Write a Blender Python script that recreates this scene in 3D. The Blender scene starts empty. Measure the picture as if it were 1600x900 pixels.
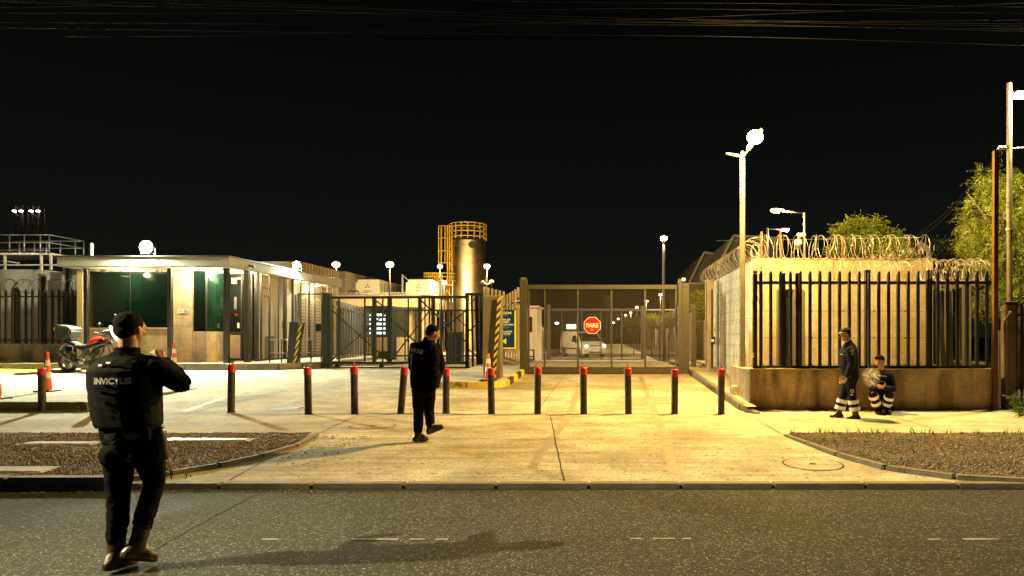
import bpy, bmesh, math, random
from math import sin, cos, pi, radians as R
from mathutils import Vector as V, Matrix, noise
from mathutils.bvhtree import BVHTree
random.seed(7)
F = 1600 * 24 / 36.0
HC = 1.58
scene = bpy.context.scene
COL = scene.collection

def X(px, Y): return (px - 950) * Y / F
def Z(py, Y): return HC - (py - 526) * Y / F
def lerp(a, b, t): return a + (b - a) * t
def G(Y):
    k = [(-99, .0), (7.15, .035), (9.5, .10), (13.05, .10), (22, .50), (28, .50), (46, .03), (900, .03)]
    if Y <= k[0][0]: return 0
    for (a, za), (b, zb) in zip(k, k[1:]):
        if Y <= b: return lerp(za, zb, (Y - a) / (b - a))
    return .03

# ---------------------------------------------------------------- meshes
class MB:
    def __init__(s): s.bm = bmesh.new()
    def box(s, x0, x1, y0, y1, z0, z1, rot=None, at=None):
        xs = sorted((x0, x1)); ys = sorted((y0, y1)); zs = sorted((z0, z1))
        v = []
        for x in xs:
            for y in ys:
                for z in zs:
                    p = V((x, y, z))
                    if rot is not None: p = rot @ (p - V(at)) + V(at)
                    v.append(s.bm.verts.new(p))
        for f in ((0,1,3,2),(4,6,7,5),(0,4,5,1),(2,3,7,6),(0,2,6,4),(1,5,7,3)):
            s.bm.faces.new([v[i] for i in f])
        return s
    def bar(s, a, b, w, d=None):
        """rectangular bar from a to b, w wide, d deep"""
        a = V(a); b = V(b); d = d or w
        t = (b - a).normalized(); up = V((0,1,0)) if abs(t.y) < .9 else V((0,0,1))
        u = t.cross(up).normalized(); n = u.cross(t)
        c = [(-w/2,-d/2),(w/2,-d/2),(w/2,d/2),(-w/2,d/2)]
        p = [s.bm.verts.new(a + u*x + n*y) for x, y in c]; q = [s.bm.verts.new(b + u*x + n*y) for x, y in c]
        for i in range(4): s.bm.faces.new((p[i], p[(i+1)%4], q[(i+1)%4], q[i]))
        s.bm.faces.new(p[::-1]); s.bm.faces.new(q)
        return s
    def tube(s, pts, r, seg=8, cap=True, closed=False):
        pts = [V(p) for p in pts]; n = len(pts)
        rr = r if isinstance(r, (list, tuple)) else [r]*n
        t0 = (pts[1]-pts[0]).normalized()
        up = V((0,0,1)) if abs(t0.z) < .9 else V((1,0,0))
        u = t0.cross(up).normalized(); rings = []
        for i, p in enumerate(pts):
            if closed: t = (pts[(i+1)%n]-pts[i-1])
            else: t = pts[min(i+1,n-1)]-pts[max(i-1,0)]
            if t.length < 1e-9: t = t0
            t = t.normalized(); u = (u - t*u.dot(t))
            u = u.normalized() if u.length > 1e-6 else t.orthogonal().normalized()
            w = t.cross(u); a = rr[i]
            ax, ay = a if isinstance(a, (tuple, list)) else (a, a)
            rings.append([s.bm.verts.new(p + u*cos(2*pi*k/seg)*ax + w*sin(2*pi*k/seg)*ay) for k in range(seg)])
        m = n if closed else n-1
        for i in range(m):
            A = rings[i]; B = rings[(i+1)%n]
            for k in range(seg): s.bm.faces.new((A[k], A[(k+1)%seg], B[(k+1)%seg], B[k]))
        if cap and not closed:
            s.bm.faces.new(rings[0][::-1]); s.bm.faces.new(rings[-1])
        return s
    def cyl(s, a, b, r, r2=None, seg=12): return s.tube([a, b], [r, r if r2 is None else r2], seg)
    def limb(s, pts, rad, seg=14):
        """tapered tube with round ends (for bodies, to be remeshed)"""
        P = [V(p) for p in pts]; Rr = list(rad)
        def sc(a, k): return tuple(q*k for q in a) if isinstance(a, (tuple, list)) else a*k
        def mx(a): return max(a) if isinstance(a, (tuple, list)) else a
        d0 = (P[0]-P[1]).normalized(); d1 = (P[-1]-P[-2]).normalized()
        pp = []; rr = []
        for t in (.98, .8, .45): pp.append(P[0]+d0*mx(Rr[0])*t); rr.append(sc(Rr[0], math.sqrt(1-t*t)))
        pp += P; rr += Rr
        for t in (.45, .8, .98): pp.append(P[-1]+d1*mx(Rr[-1])*t); rr.append(sc(Rr[-1], math.sqrt(1-t*t)))
        return s.tube(pp, rr, seg)
    def rings(s, rs, seg=18):
        """stack of horizontal ellipses (cx,cy,z,rx,ry,yaw)"""
        L = []
        for (cx, cy, z, rx, ry, yaw) in rs:
            c, sn = cos(yaw), sin(yaw); ring = []
            for k in range(seg):
                a = 2*pi*k/seg; ex = math.copysign(abs(cos(a))**.85, cos(a))*rx; ey = math.copysign(abs(sin(a))**.85, sin(a))*ry
                ring.append(s.bm.verts.new((cx+ex*c-ey*sn, cy+ex*sn+ey*c, z)))
            L.append(ring)
        for A, B in zip(L, L[1:]):
            for k in range(seg): s.bm.faces.new((A[k], A[(k+1)%seg], B[(k+1)%seg], B[k]))
        s.bm.faces.new(L[0][::-1]); s.bm.faces.new(L[-1]); return s
    def ball(s, c, r, M=None, seg=14):
        r = r if isinstance(r, (tuple, list)) else (r, r, r)
        m = Matrix.Translation(V(c)) @ ((M.to_4x4()) if M is not None else Matrix()) @ Matrix.Diagonal((*r, 1))
        bmesh.ops.create_uvsphere(s.bm, u_segments=seg, v_segments=max(6, seg*2//3), radius=1, matrix=m); return s
    def lathe(s, prof, c=(0,0,0), seg=20, axis='z'):
        L = []
        for r, z in prof:
            ring = []
            for k in range(seg):
                a = 2*pi*k/seg
                if axis == 'z': p = (c[0]+r*cos(a), c[1]+r*sin(a), c[2]+z)
                elif axis == 'y': p = (c[0]+r*cos(a), c[1]+z, c[2]+r*sin(a))
                else: p = (c[0]+z, c[1]+r*cos(a), c[2]+r*sin(a))
                ring.append(s.bm.verts.new(p))
            L.append(ring)
        for A, B in zip(L, L[1:]):
            for k in range(seg): s.bm.faces.new((A[k], A[(k+1)%seg], B[(k+1)%seg], B[k]))
        s.bm.faces.new(L[0][::-1]); s.bm.faces.new(L[-1]); return s
    def prism(s, pts, axis, a, b):
        """polygon pts (2D) extruded along axis from a to b"""
        def mk(p, t):
            if axis == 'x': return (t, p[0], p[1])
            if axis == 'y': return (p[0], t, p[1])
            return (p[0], p[1], t)
        A = [s.bm.verts.new(mk(p, a)) for p in pts]; B = [s.bm.verts.new(mk(p, b)) for p in pts]
        n = len(pts)
        for i in range(n): s.bm.faces.new((A[i], A[(i+1)%n], B[(i+1)%n], B[i]))
        s.bm.faces.new(A[::-1]); s.bm.faces.new(B); return s
    def quad(s, *p): s.bm.faces.new([s.bm.verts.new(q) for q in p]); return s
    def grid(s, f, nu, nv):
        g = [[s.bm.verts.new(f(i/nu, j/nv)) for j in range(nv+1)] for i in range(nu+1)]
        for i in range(nu):
            for j in range(nv): s.bm.faces.new((g[i][j], g[i+1][j], g[i+1][j+1], g[i][j+1]))
        return s

def wloc(o):
    p = V((0,0,0))
    while o is not None: p += o.location; o = o.parent
    return p

def link(name, me, parent=None, loc=None):
    o = bpy.data.objects.new(name, me); COL.objects.link(o)
    if parent is not None: o.parent = parent
    elif loc is not None: o.location = loc
    base = wloc(o)
    if me is not None and base.length > 0: me.transform(Matrix.Translation(-base))
    return o

def obj(name, mb, m, parent=None, smooth=None, bevel=0, loc=None, normals=True):
    me = bpy.data.meshes.new(name)
    bm = mb.bm
    if normals: bmesh.ops.recalc_face_normals(bm, faces=bm.faces)
    if bevel:
        ed = [e for e in bm.edges if len(e.link_faces) == 2 and e.calc_face_angle(0) > .6]
        try: bmesh.ops.bevel(bm, geom=ed, offset=bevel, segments=1 if bevel < .012 else 2, affect='EDGES', clamp_overlap=True)
        except Exception: pass
    bm.to_mesh(me); bm.free()
    me.materials.append(M[m] if isinstance(m, str) else m)
    if smooth:
        me.polygons.foreach_set('use_smooth', [True]*len(me.polygons))
        if smooth != 'all':
            try: me.set_sharp_from_angle(angle=R(smooth if smooth > 1 else 35))
            except Exception: pass
    return link(name, me, parent, loc)

def thing(name, label, cat, loc=(0,0,0), group=None):
    o = bpy.data.objects.new(name, None); COL.objects.link(o); o.location = loc
    o.empty_display_size = .2
    return tag(o, label, cat, group)
def tag(o, label, cat, group=None, kind=None):
    o['label'] = label; o['category'] = cat
    if group: o['group'] = group
    if kind: o['kind'] = kind
    return o
def struct(name, mb, m, **k):
    o = obj(name, mb, m, **k); o['kind'] = 'structure'; return o
def dup(root, loc, label, rot=(0,0,0), scale=None):
    def cp(o, par):
        c = o.copy(); COL.objects.link(c); c.parent = par
        for ch in kids[o]: cp(ch, c)
        return c
    kids = {}
    def walk(o):
        kids[o] = [c for c in bpy.data.objects if c.parent == o]
        for c in kids[o]: walk(c)
    walk(root)
    r = cp(root, None); r.location = loc; r.rotation_euler = rot; r['label'] = label
    if scale: r.scale = scale
    return r

def remesh(mb, name, m, parent, voxel=.01, smooth=4, wr=None, loc=None):
    """fuse overlapping closed shapes into one continuous skin"""
    me = bpy.data.meshes.new('tmp')
    bmesh.ops.recalc_face_normals(mb.bm, faces=mb.bm.faces)
    mb.bm.to_mesh(me); mb.bm.free()
    t = bpy.data.objects.new('tmp', me); COL.objects.link(t)
    r = t.modifiers.new('r', 'REMESH'); r.mode = 'VOXEL'; r.voxel_size = voxel
    sm = t.modifiers.new('s', 'SMOOTH'); sm.iterations = smooth; sm.factor = .5
    dg = bpy.context.evaluated_depsgraph_get(); dg.update()
    out = bpy.data.meshes.new_from_object(t.evaluated_get(dg)); out.name = name
    bpy.data.objects.remove(t); bpy.data.meshes.remove(me)
    if wr: wrinkle(out, *wr)
    out.polygons.foreach_set('use_smooth', [True]*len(out.polygons))
    out.materials.clear(); out.materials.append(M[m] if isinstance(m, str) else m)
    return link(name, out, parent, loc)

def wrinkle(me, amp, freq, seed=0, zf=2.2):
    ns = [v.normal.copy() for v in me.vertices]
    for v, n in zip(me.vertices, ns):
        p = v.co
        w = noise.noise(V((p.x*1.1, p.y*1.1, p.z*.25))*freq*.35 + V((seed, 0, 0)))*1.2
        q = V((p.x*freq + w*2, p.y*freq, p.z*freq*zf + w*5 + p.x*freq*.8)) + V((0, seed*3.1, 0))
        a = 1 - abs(noise.noise(q))*2.6
        b = noise.noise(p*freq*.5 + V((seed, 5, 1)))
        v.co = p + n*(amp*(a*.6 + b*.8))

_tc = {}
def text(s, width, height=None, offs=0.0, extrude=0.0):
    """mesh of a word, centred on 0, `width` wide, lying in the XZ plane and read from -Y"""
    cu = bpy.data.curves.new('t', 'FONT'); cu.body = s; cu.size = 1; cu.align_x = 'CENTER'; cu.align_y = 'CENTER'
    cu.offset = offs; cu.extrude = extrude; cu.resolution_u = 3
    t = bpy.data.objects.new('t', cu); COL.objects.link(t)
    dg = bpy.context.evaluated_depsgraph_get(); dg.update()
    me = bpy.data.meshes.new_from_object(t.evaluated_get(dg))
    bpy.data.objects.remove(t); bpy.data.curves.remove(cu)
    xs = [v.co.x for v in me.vertices]; ys = [v.co.y for v in me.vertices]
    w = max(xs)-min(xs); h = max(ys)-min(ys); cx = (max(xs)+min(xs))/2; cy = (max(ys)+min(ys))/2
    k = width/w; kz = (height/h) if height else k
    for v in me.vertices: v.co = V(((v.co.x-cx)*k, -v.co.z, (v.co.y-cy)*kz))
    return me
def text_obj(name, s, width, height, m, parent, at, offs=.02, rot=None):
    me = text(s, width, height, offs)
    if rot is not None: me.transform(rot.to_4x4())
    me.transform(Matrix.Translation(V(at)))
    me.materials.append(M[m])
    return link(name, me, parent)

# ---------------------------------------------------------------- materials
M = {}
def nd(nt, t, **k):
    n = nt.nodes.new(t)
    for a, b in k.items():
        if hasattr(n, a): setattr(n, a, b)
        else: n.inputs[a.replace('_', ' ')].default_value = b
    return n
def mat(name, col, rough=.8, metal=0, var=.25, scale=5, bump=.15, bscale=45, spec=.4, stain=0, sscale=.7,
        scol=None, streak=False, speck=0, coat=0, coords='Object', sheen=0, dist=.01, island=0, lines=0, grain=None):
    m = bpy.data.materials.new(name); m.use_nodes = True; nt = m.node_tree; L = nt.links.new
    b = nt.nodes['Principled BSDF']
    b.inputs['Roughness'].default_value = rough; b.inputs['Metallic'].default_value = metal
    b.inputs['Specular IOR Level'].default_value = spec; b.inputs['Coat Weight'].default_value = coat
    if sheen: b.inputs['Sheen Weight'].default_value = sheen
    tc = nd(nt, 'ShaderNodeTexCoord'); src = tc.outputs['Object' if coords == 'World' else coords]
    if coords == 'World':
        src = nd(nt, 'ShaderNodeNewGeometry').outputs['Position']
    n1 = nd(nt, 'ShaderNodeTexNoise', Scale=scale, Detail=9, Roughness=.62); L(src, n1.inputs['Vector'])
    mr = nd(nt, 'ShaderNodeMapRange', From_Min=.3, From_Max=.7, To_Min=1-var, To_Max=1+var); L(n1.outputs['Fac'], mr.inputs['Value'])
    c = nd(nt, 'ShaderNodeVectorMath', operation='SCALE'); c.inputs[0].default_value = col; L(mr.outputs[0], c.inputs['Scale'])
    out = c.outputs[0]
    if stain:
        mp = nd(nt, 'ShaderNodeMapping'); mp.inputs['Scale'].default_value = (1.0, 1.0, .18) if streak else (1, 1, 1)
        L(src, mp.inputs['Vector'])
        n2 = nd(nt, 'ShaderNodeTexNoise', Scale=sscale, Detail=7, Roughness=.6, Distortion=.6); L(mp.outputs[0], n2.inputs['Vector'])
        m2 = nd(nt, 'ShaderNodeMapRange', From_Min=.45, From_Max=.68, To_Min=0, To_Max=stain); L(n2.outputs['Fac'], m2.inputs['Value'])
        mx = nd(nt, 'ShaderNodeMix', data_type='RGBA'); L(m2.outputs[0], mx.inputs['Factor']); L(out, mx.inputs['A'])
        mx.inputs['B'].default_value = (*(scol or [q*.35 for q in col]), 1); out = mx.outputs['Result']
    if speck:
        n3 = nd(nt, 'ShaderNodeTexVoronoi', Scale=bscale*1.3); L(src, n3.inputs['Vector'])
        m3 = nd(nt, 'ShaderNodeMapRange', From_Min=.0, From_Max=.8, To_Min=1-speck, To_Max=1+speck); L(n3.outputs['Color'], m3.inputs['Value'])
        c3 = nd(nt, 'ShaderNodeVectorMath', operation='SCALE'); L(out, c3.inputs[0]); L(m3.outputs[0], c3.inputs['Scale']); out = c3.outputs[0]
    if island:
        gi = nd(nt, 'ShaderNodeNewGeometry'); mi = nd(nt, 'ShaderNodeMapRange', From_Min=0, From_Max=1, To_Min=1-island, To_Max=1+island); L(gi.outputs['Random Per Island'], mi.inputs['Value'])
        ci = nd(nt, 'ShaderNodeVectorMath', operation='SCALE'); L(out, ci.inputs[0]); L(mi.outputs[0], ci.inputs['Scale']); out = ci.outputs[0]
    if grain:
        g3 = nd(nt, 'ShaderNodeTexVoronoi', Scale=grain[0]); L(src, g3.inputs['Vector'])
        gs = nd(nt, 'ShaderNodeSeparateColor'); L(g3.outputs['Color'], gs.inputs[0])
        gm_ = nd(nt, 'ShaderNodeMapRange', From_Min=grain[1], From_Max=1, To_Min=0, To_Max=1); L(gs.outputs[0], gm_.inputs['Value'])
        gx = nd(nt, 'ShaderNodeMix', data_type='RGBA'); L(gm_.outputs[0], gx.inputs['Factor']); L(out, gx.inputs['A']); gx.inputs['B'].default_value = (*grain[2], 1); out = gx.outputs['Result']
    if lines:
        ml = nd(nt, 'ShaderNodeMapping'); ml.inputs['Scale'].default_value = (.35, 5.5, 1); L(src, ml.inputs['Vector'])
        nl = nd(nt, 'ShaderNodeTexNoise', Scale=1.6, Detail=8, Roughness=.7); L(ml.outputs[0], nl.inputs['Vector'])
        rl = nd(nt, 'ShaderNodeMapRange', From_Min=.32, From_Max=.62, To_Min=1-lines, To_Max=1+lines*.4); L(nl.outputs['Fac'], rl.inputs['Value'])
        cl = nd(nt, 'ShaderNodeVectorMath', operation='SCALE'); L(out, cl.inputs[0]); L(rl.outputs[0], cl.inputs['Scale']); out = cl.outputs[0]
    L(out, b.inputs['Base Color'])
    m4 = nd(nt, 'ShaderNodeMapRange', From_Min=.3, From_Max=.7, To_Min=max(.02, rough-.12), To_Max=min(1, rough+.12)); L(n1.outputs['Fac'], m4.inputs['Value'])
    L(m4.outputs[0], b.inputs['Roughness'])
    if bump:
        n5 = nd(nt, 'ShaderNodeTexNoise', Scale=bscale, Detail=5, Roughness=.7); L(src, n5.inputs['Vector'])
        bp = nd(nt, 'ShaderNodeBump', Strength=bump, Distance=dist); L(n5.outputs['Fac'], bp.inputs['Height']); L(bp.outputs[0], b.inputs['Normal'])
    M[name] = m; return m
def emit(name, col, s):
    m = bpy.data.materials.new(name); m.use_nodes = True; nt = m.node_tree
    b = nt.nodes['Principled BSDF']; b.inputs['Base Color'].default_value = (*col, 1)
    b.inputs['Emission Color'].default_value = (*col, 1); b.inputs['Emission Strength'].default_value = s
    M[name] = m; return m
def veil(name, col, a, rough=.5, metal=0, spec=.4, gridsize=None, width=.1):
    """thin sheet that lets part of the light through; with gridsize: a wire grid"""
    m = mat(name, col, rough, metal, var=.15, scale=2, bump=0, spec=spec); nt = m.node_tree; b = nt.nodes['Principled BSDF']; L = nt.links.new
    b.inputs['Alpha'].default_value = a
    if gridsize:
        tc = nd(nt, 'ShaderNodeTexCoord'); sp = nd(nt, 'ShaderNodeSeparateXYZ'); L(tc.outputs['Object'], sp.inputs[0])
        add = nd(nt, 'ShaderNodeMath', operation='ADD'); L(sp.outputs[0], add.inputs[0]); L(sp.outputs[1], add.inputs[1])
        outs = []
        for o in (add.outputs[0], sp.outputs[2]):
            d = nd(nt, 'ShaderNodeMath', operation='DIVIDE'); L(o, d.inputs[0]); d.inputs[1].default_value = gridsize
            f = nd(nt, 'ShaderNodeMath', operation='FRACT'); L(d.outputs[0], f.inputs[0])
            l = nd(nt, 'ShaderNodeMath', operation='LESS_THAN'); L(f.outputs[0], l.inputs[0]); l.inputs[1].default_value = width
            outs.append(l.outputs[0])
        mxx = nd(nt, 'ShaderNodeMath', operation='MAXIMUM'); L(outs[0], mxx.inputs[0]); L(outs[1], mxx.inputs[1])
        mul = nd(nt, 'ShaderNodeMath', operation='MULTIPLY'); L(mxx.outputs[0], mul.inputs[0]); mul.inputs[1].default_value = a
        L(mul.outputs[0], b.inputs['Alpha'])
    return m

mat('asphalt', (.022, .0225, .0155), .88, grain=(85, .85, (.20, .195, .145)), var=.34, scale=.9, bump=.8, bscale=75, spec=.16, speck=.95, lines=.16, coords='World', dist=.012, stain=.45, sscale=.35, scol=(.030,.030,.028))
mat('crack', (.012, .011, .010), .95, bump=0)
mat('tyre_black', (.29, .25, .185), .7, var=.3, scale=6, bump=.1, coords='World')
mat('tar', (.020, .019, .017), .6, bump=.2)
mat('plaza', (.42, .38, .30), .88, var=.30, scale=1.7, bump=.8, bscale=42, spec=.15, stain=.75, sscale=.55, scol=(.19,.155,.10), coords='World', speck=.32, lines=.3, grain=(28, .965, (.10, .085, .06)))
mat('walk', (.42, .37, .29), .85, lines=.3, var=.32, scale=2.0, bump=.3, bscale=60, stain=.4, sscale=.9, scol=(.20,.17,.12), coords='World', speck=.12)
mat('kerbstone', (.17, .15, .11), .85, var=.3, scale=4, bump=.6, bscale=30, stain=.6, sscale=1.5, scol=(.07,.06,.045), coords='World')
mat('soil', (.075, .060, .038), .95, var=.4, scale=7, bump=.8, bscale=50, coords='World', dist=.03)
mat('dirt', (.055, .048, .036), .95, var=.4, scale=1.5, bump=.5, bscale=20, coords='World')
mat('pebble', (.21, .165, .10), .75, island=.75, var=.3, scale=9, bump=.0, coords='World')
mat('weed', (.06, .10, .025), .6, var=.3, scale=5, bump=0)
mat('iron', (.13, .11, .085), .6, metal=.35, var=.25, scale=8, bump=.3, bscale=60, coords='World')
mat('worn_white', (.22, .21, .17), .7, var=.3, scale=20, bump=.2, stain=.75, sscale=6, scol=(.07,.07,.065), coords='World')
mat('yellow_kerb', (.62, .48, .06), .7, var=.25, scale=5, bump=.3, stain=.5, sscale=3, scol=(.22,.18,.1), coords='World')
mat('chip_kerb', (.42, .36, .12), .85, var=.3, scale=5, bump=.7, bscale=22, stain=1, sscale=5, scol=(.07,.06,.04), coords='World', dist=.03)
mat('black_paint', (.014, .012, .010), .5, stain=.8, sscale=7, scol=(.075, .05, .032), var=.35, scale=14, bump=.15, bscale=60, spec=.5)
mat('red_paint', (.48, .012, .010), .45, stain=.6, sscale=14, scol=(.12, .02, .015), var=.25, scale=20, bump=.12, spec=.5)
mat('cone_orange', (.75, .085, .015), .45, var=.12, scale=9, bump=.05)
mat('band_white', (.75, .72, .66), .4, var=.15, scale=30, bump=.05)
mat('rubber', (.02, .02, .02), .7, var=.3, scale=12, bump=.2)
mat('fascia', (.34, .33, .27), .8, var=.12, scale=2, bump=.2, stain=.25, sscale=1.2)
mat('soffit', (.70, .62, .46), .85, var=.06, scale=2, bump=.05)
mat('cream_wall', (.55, .46, .32), .85, var=.14, scale=1.6, bump=.25, bscale=30, stain=.3, sscale=1.6, scol=(.34,.26,.16), streak=True)
mat('smooth_cream', (.70, .60, .42), .7, var=.06, scale=1.5, bump=.05)
mat('frame_dark', (.028, .030, .028), .45, metal=.3, var=.2, scale=10, bump=.08)
mat('frame_green', (.030, .045, .038), .42, metal=.25, var=.25, scale=10, bump=.08)
mat('gate_olive', (.060, .056, .042), .5, metal=.2, var=.25, scale=8, bump=.12)
mat('fence_black', (.020, .018, .016), .5, metal=.2, var=.3, scale=12, bump=.12)
mat('rust', (.10, .042, .016), .8, var=.45, scale=8, bump=.5, bscale=60)
mat('dark_rust', (.03, .008, .006), .8, var=.3, bump=0)
mat('galv', (.26, .26, .24), .42, metal=.75, var=.2, scale=10, bump=.12)
mat('pole_paint', (.11, .10, .08), .5, metal=.2, var=.15, scale=6, bump=.08)
mat('razor', (.34, .31, .26), .45, metal=.6, var=.2, scale=10, bump=0)
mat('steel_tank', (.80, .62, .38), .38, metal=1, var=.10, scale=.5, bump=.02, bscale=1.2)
mat('yellow_steel', (.50, .32, .02), .5, var=.2, scale=8, bump=.08)
mat('chiller', (.66, .64, .56), .55, var=.1, scale=2, bump=.05)
mat('ink', (.03, .05, .045), .6, bump=0)
mat('dark_panel', (.030, .033, .032), .5, metal=.3, var=.25, scale=3, bump=.08)
mat('grey_block', (.13, .12, .095), .9, var=.2, scale=1.5, bump=.2, stain=.3, sscale=1)
mat('room_green', (.11, .14, .105), .8, var=.3, scale=1.5, bump=.1)
mat('warehouse', (.24, .22, .18), .9, var=.15, scale=1, bump=.1, stain=.4, sscale=.5)
mat('beige_block', (.40, .33, .22), .85, var=.18, scale=1.2, bump=.2, stain=.3, sscale=1)
mat('sign_teal', (.001, .034, .13), .4, var=.1, scale=4, bump=0)
mat('sign_yellow', (.75, .62, .03), .45, var=.08, bump=0)
mat('sign_white', (.82, .82, .78), .45, var=.05, bump=0)
mat('sign_green', (.05, .35, .2), .5, bump=0)
mat('sign_red', (.42, .006, .010), .38, var=.08, bump=0)
mat('booth', (.74, .68, .55), .6, var=.07, scale=3, bump=.05)
mat('cloth_black', (.0028, .0032, .0033), .9, var=.35, scale=22, bump=.45, bscale=220, spec=.06)
mat('cloth_vest', (.0026, .0038, .0035), .75, var=.4, scale=16, bump=.5, bscale=180, spec=.07)
mat('cloth_navy', (.008, .011, .024), .85, var=.3, scale=22, bump=.4, bscale=200, spec=.15)
mat('leather', (.035, .018, .012), .38, var=.4, scale=16, bump=.3, bscale=80, spec=.6)
mat('boot_black', (.012, .011, .010), .35, var=.3, scale=16, bump=.2, spec=.6)
mat('skin', (.42, .23, .14), .5, var=.1, scale=20, bump=.06)
mat('hair', (.005, .0045, .004), .92, spec=.1, var=.4, scale=60, bump=.6, bscale=160)
mat('lettering', (.42, .44, .40), .6, var=.15, scale=40, bump=0)
mat('reflective', (.80, .80, .84), .35, var=.1, scale=40, bump=.1)
mat('bike_red', (.60, .012, .010), .22, var=.05, bump=0, coat=.6)
mat('bike_black', (.018, .018, .018), .35, var=.3, scale=14, bump=.1)
mat('bike_metal', (.16, .15, .14), .4, metal=.85, var=.25, scale=16, bump=.1)
mat('bike_box', (.022, .024, .02), .45, var=.2, scale=10, bump=.15)
mat('bronze', (.38, .24, .11), .35, metal=.8, var=.2, scale=16, bump=.1)
mat('van_white', (.50, .48, .43), .3, var=.06, scale=2, bump=0, coat=.5)
mat('glass_dark', (.010, .013, .012), .06, var=.1, bump=0, spec=.9)
mat('glass_green', (.006, .024, .017), .07, var=.5, scale=1.1, bump=.02, bscale=2, spec=.55)
mat('trunk', (.10, .07, .045), .9, var=.35, scale=14, bump=.6, bscale=40)
mat('leaf', (.17, .19, .022), .5, island=.5, var=.3, scale=3, bump=0, spec=.35)
mat('leaf_dark', (.035, .045, .012), .6, island=.4, var=.3, scale=3, bump=0, spec=.3)
mat('cable', (.006, .0055, .005), .9, spec=.04, metal=0, var=.2, scale=3, bump=0)
mat('wire_grey', (.25, .25, .24), .5, metal=.5, bump=0)
veil('glass_window', (.003, .011, .008), .72, rough=.05, spec=.7)
veil('glass_clear', (.25, .30, .27), .12, rough=.05, spec=.8)
veil('mesh_gate', (.12, .10, .06), .8, rough=.6, gridsize=.032, width=.085)
for m_ in ('leaf', 'leaf_dark', 'weed'):
    M[m_].node_tree.nodes['Principled BSDF'].inputs['Transmission Weight'].default_value = 0
    nt_ = M[m_].node_tree; b_n = nt_.nodes['Principled BSDF']; tr_ = nd(nt_, 'ShaderNodeBsdfTranslucent'); ms_ = nd(nt_, 'ShaderNodeMixShader'); ms_.inputs[0].default_value = .45
    nt_.links.new(b_n.inputs['Base Color'].links[0].from_socket, tr_.inputs['Color']); nt_.links.new(b_n.outputs[0], ms_.inputs[1]); nt_.links.new(tr_.outputs[0], ms_.inputs[2])
    nt_.links.new(ms_.outputs[0], nt_.nodes['Material Output'].inputs['Surface'])

def stripes(name, a, b, size, ax=(0, .6, 1), rough=.5):
    m = mat(name, a, rough, var=.1, bump=0); nt = m.node_tree; L = nt.links.new; bs = nt.nodes['Principled BSDF']
    tc = nd(nt, 'ShaderNodeTexCoord'); dt = nd(nt, 'ShaderNodeVectorMath', operation='DOT_PRODUCT'); L(tc.outputs['Object'], dt.inputs[0]); dt.inputs[1].default_value = ax
    d = nd(nt, 'ShaderNodeMath', operation='DIVIDE'); L(dt.outputs['Value'], d.inputs[0]); d.inputs[1].default_value = size
    f = nd(nt, 'ShaderNodeMath', operation='FRACT'); L(d.outputs[0], f.inputs[0])
    l = nd(nt, 'ShaderNodeMath', operation='LESS_THAN'); L(f.outputs[0], l.inputs[0]); l.inputs[1].default_value = .5
    mx = nd(nt, 'ShaderNodeMix', data_type='RGBA'); L(l.outputs[0], mx.inputs['Factor']); mx.inputs['A'].default_value = (*a, 1); mx.inputs['B'].default_value = (*b, 1)
    L(mx.outputs['Result'], bs.inputs['Base Color'])
stripes('hazard', (.50, .40, .02), (.02, .02, .02), .19, ax=(1.2, 0, -1))
stripes('hazard_board', (.60, .55, .04), (.018, .018, .018), .20, ax=(1.6, 0, -1))
stripes('island_kerb', (.62, .46, .04), (.05, .045, .035), .9, ax=(1, 0.6, 0), rough=.8)

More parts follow.
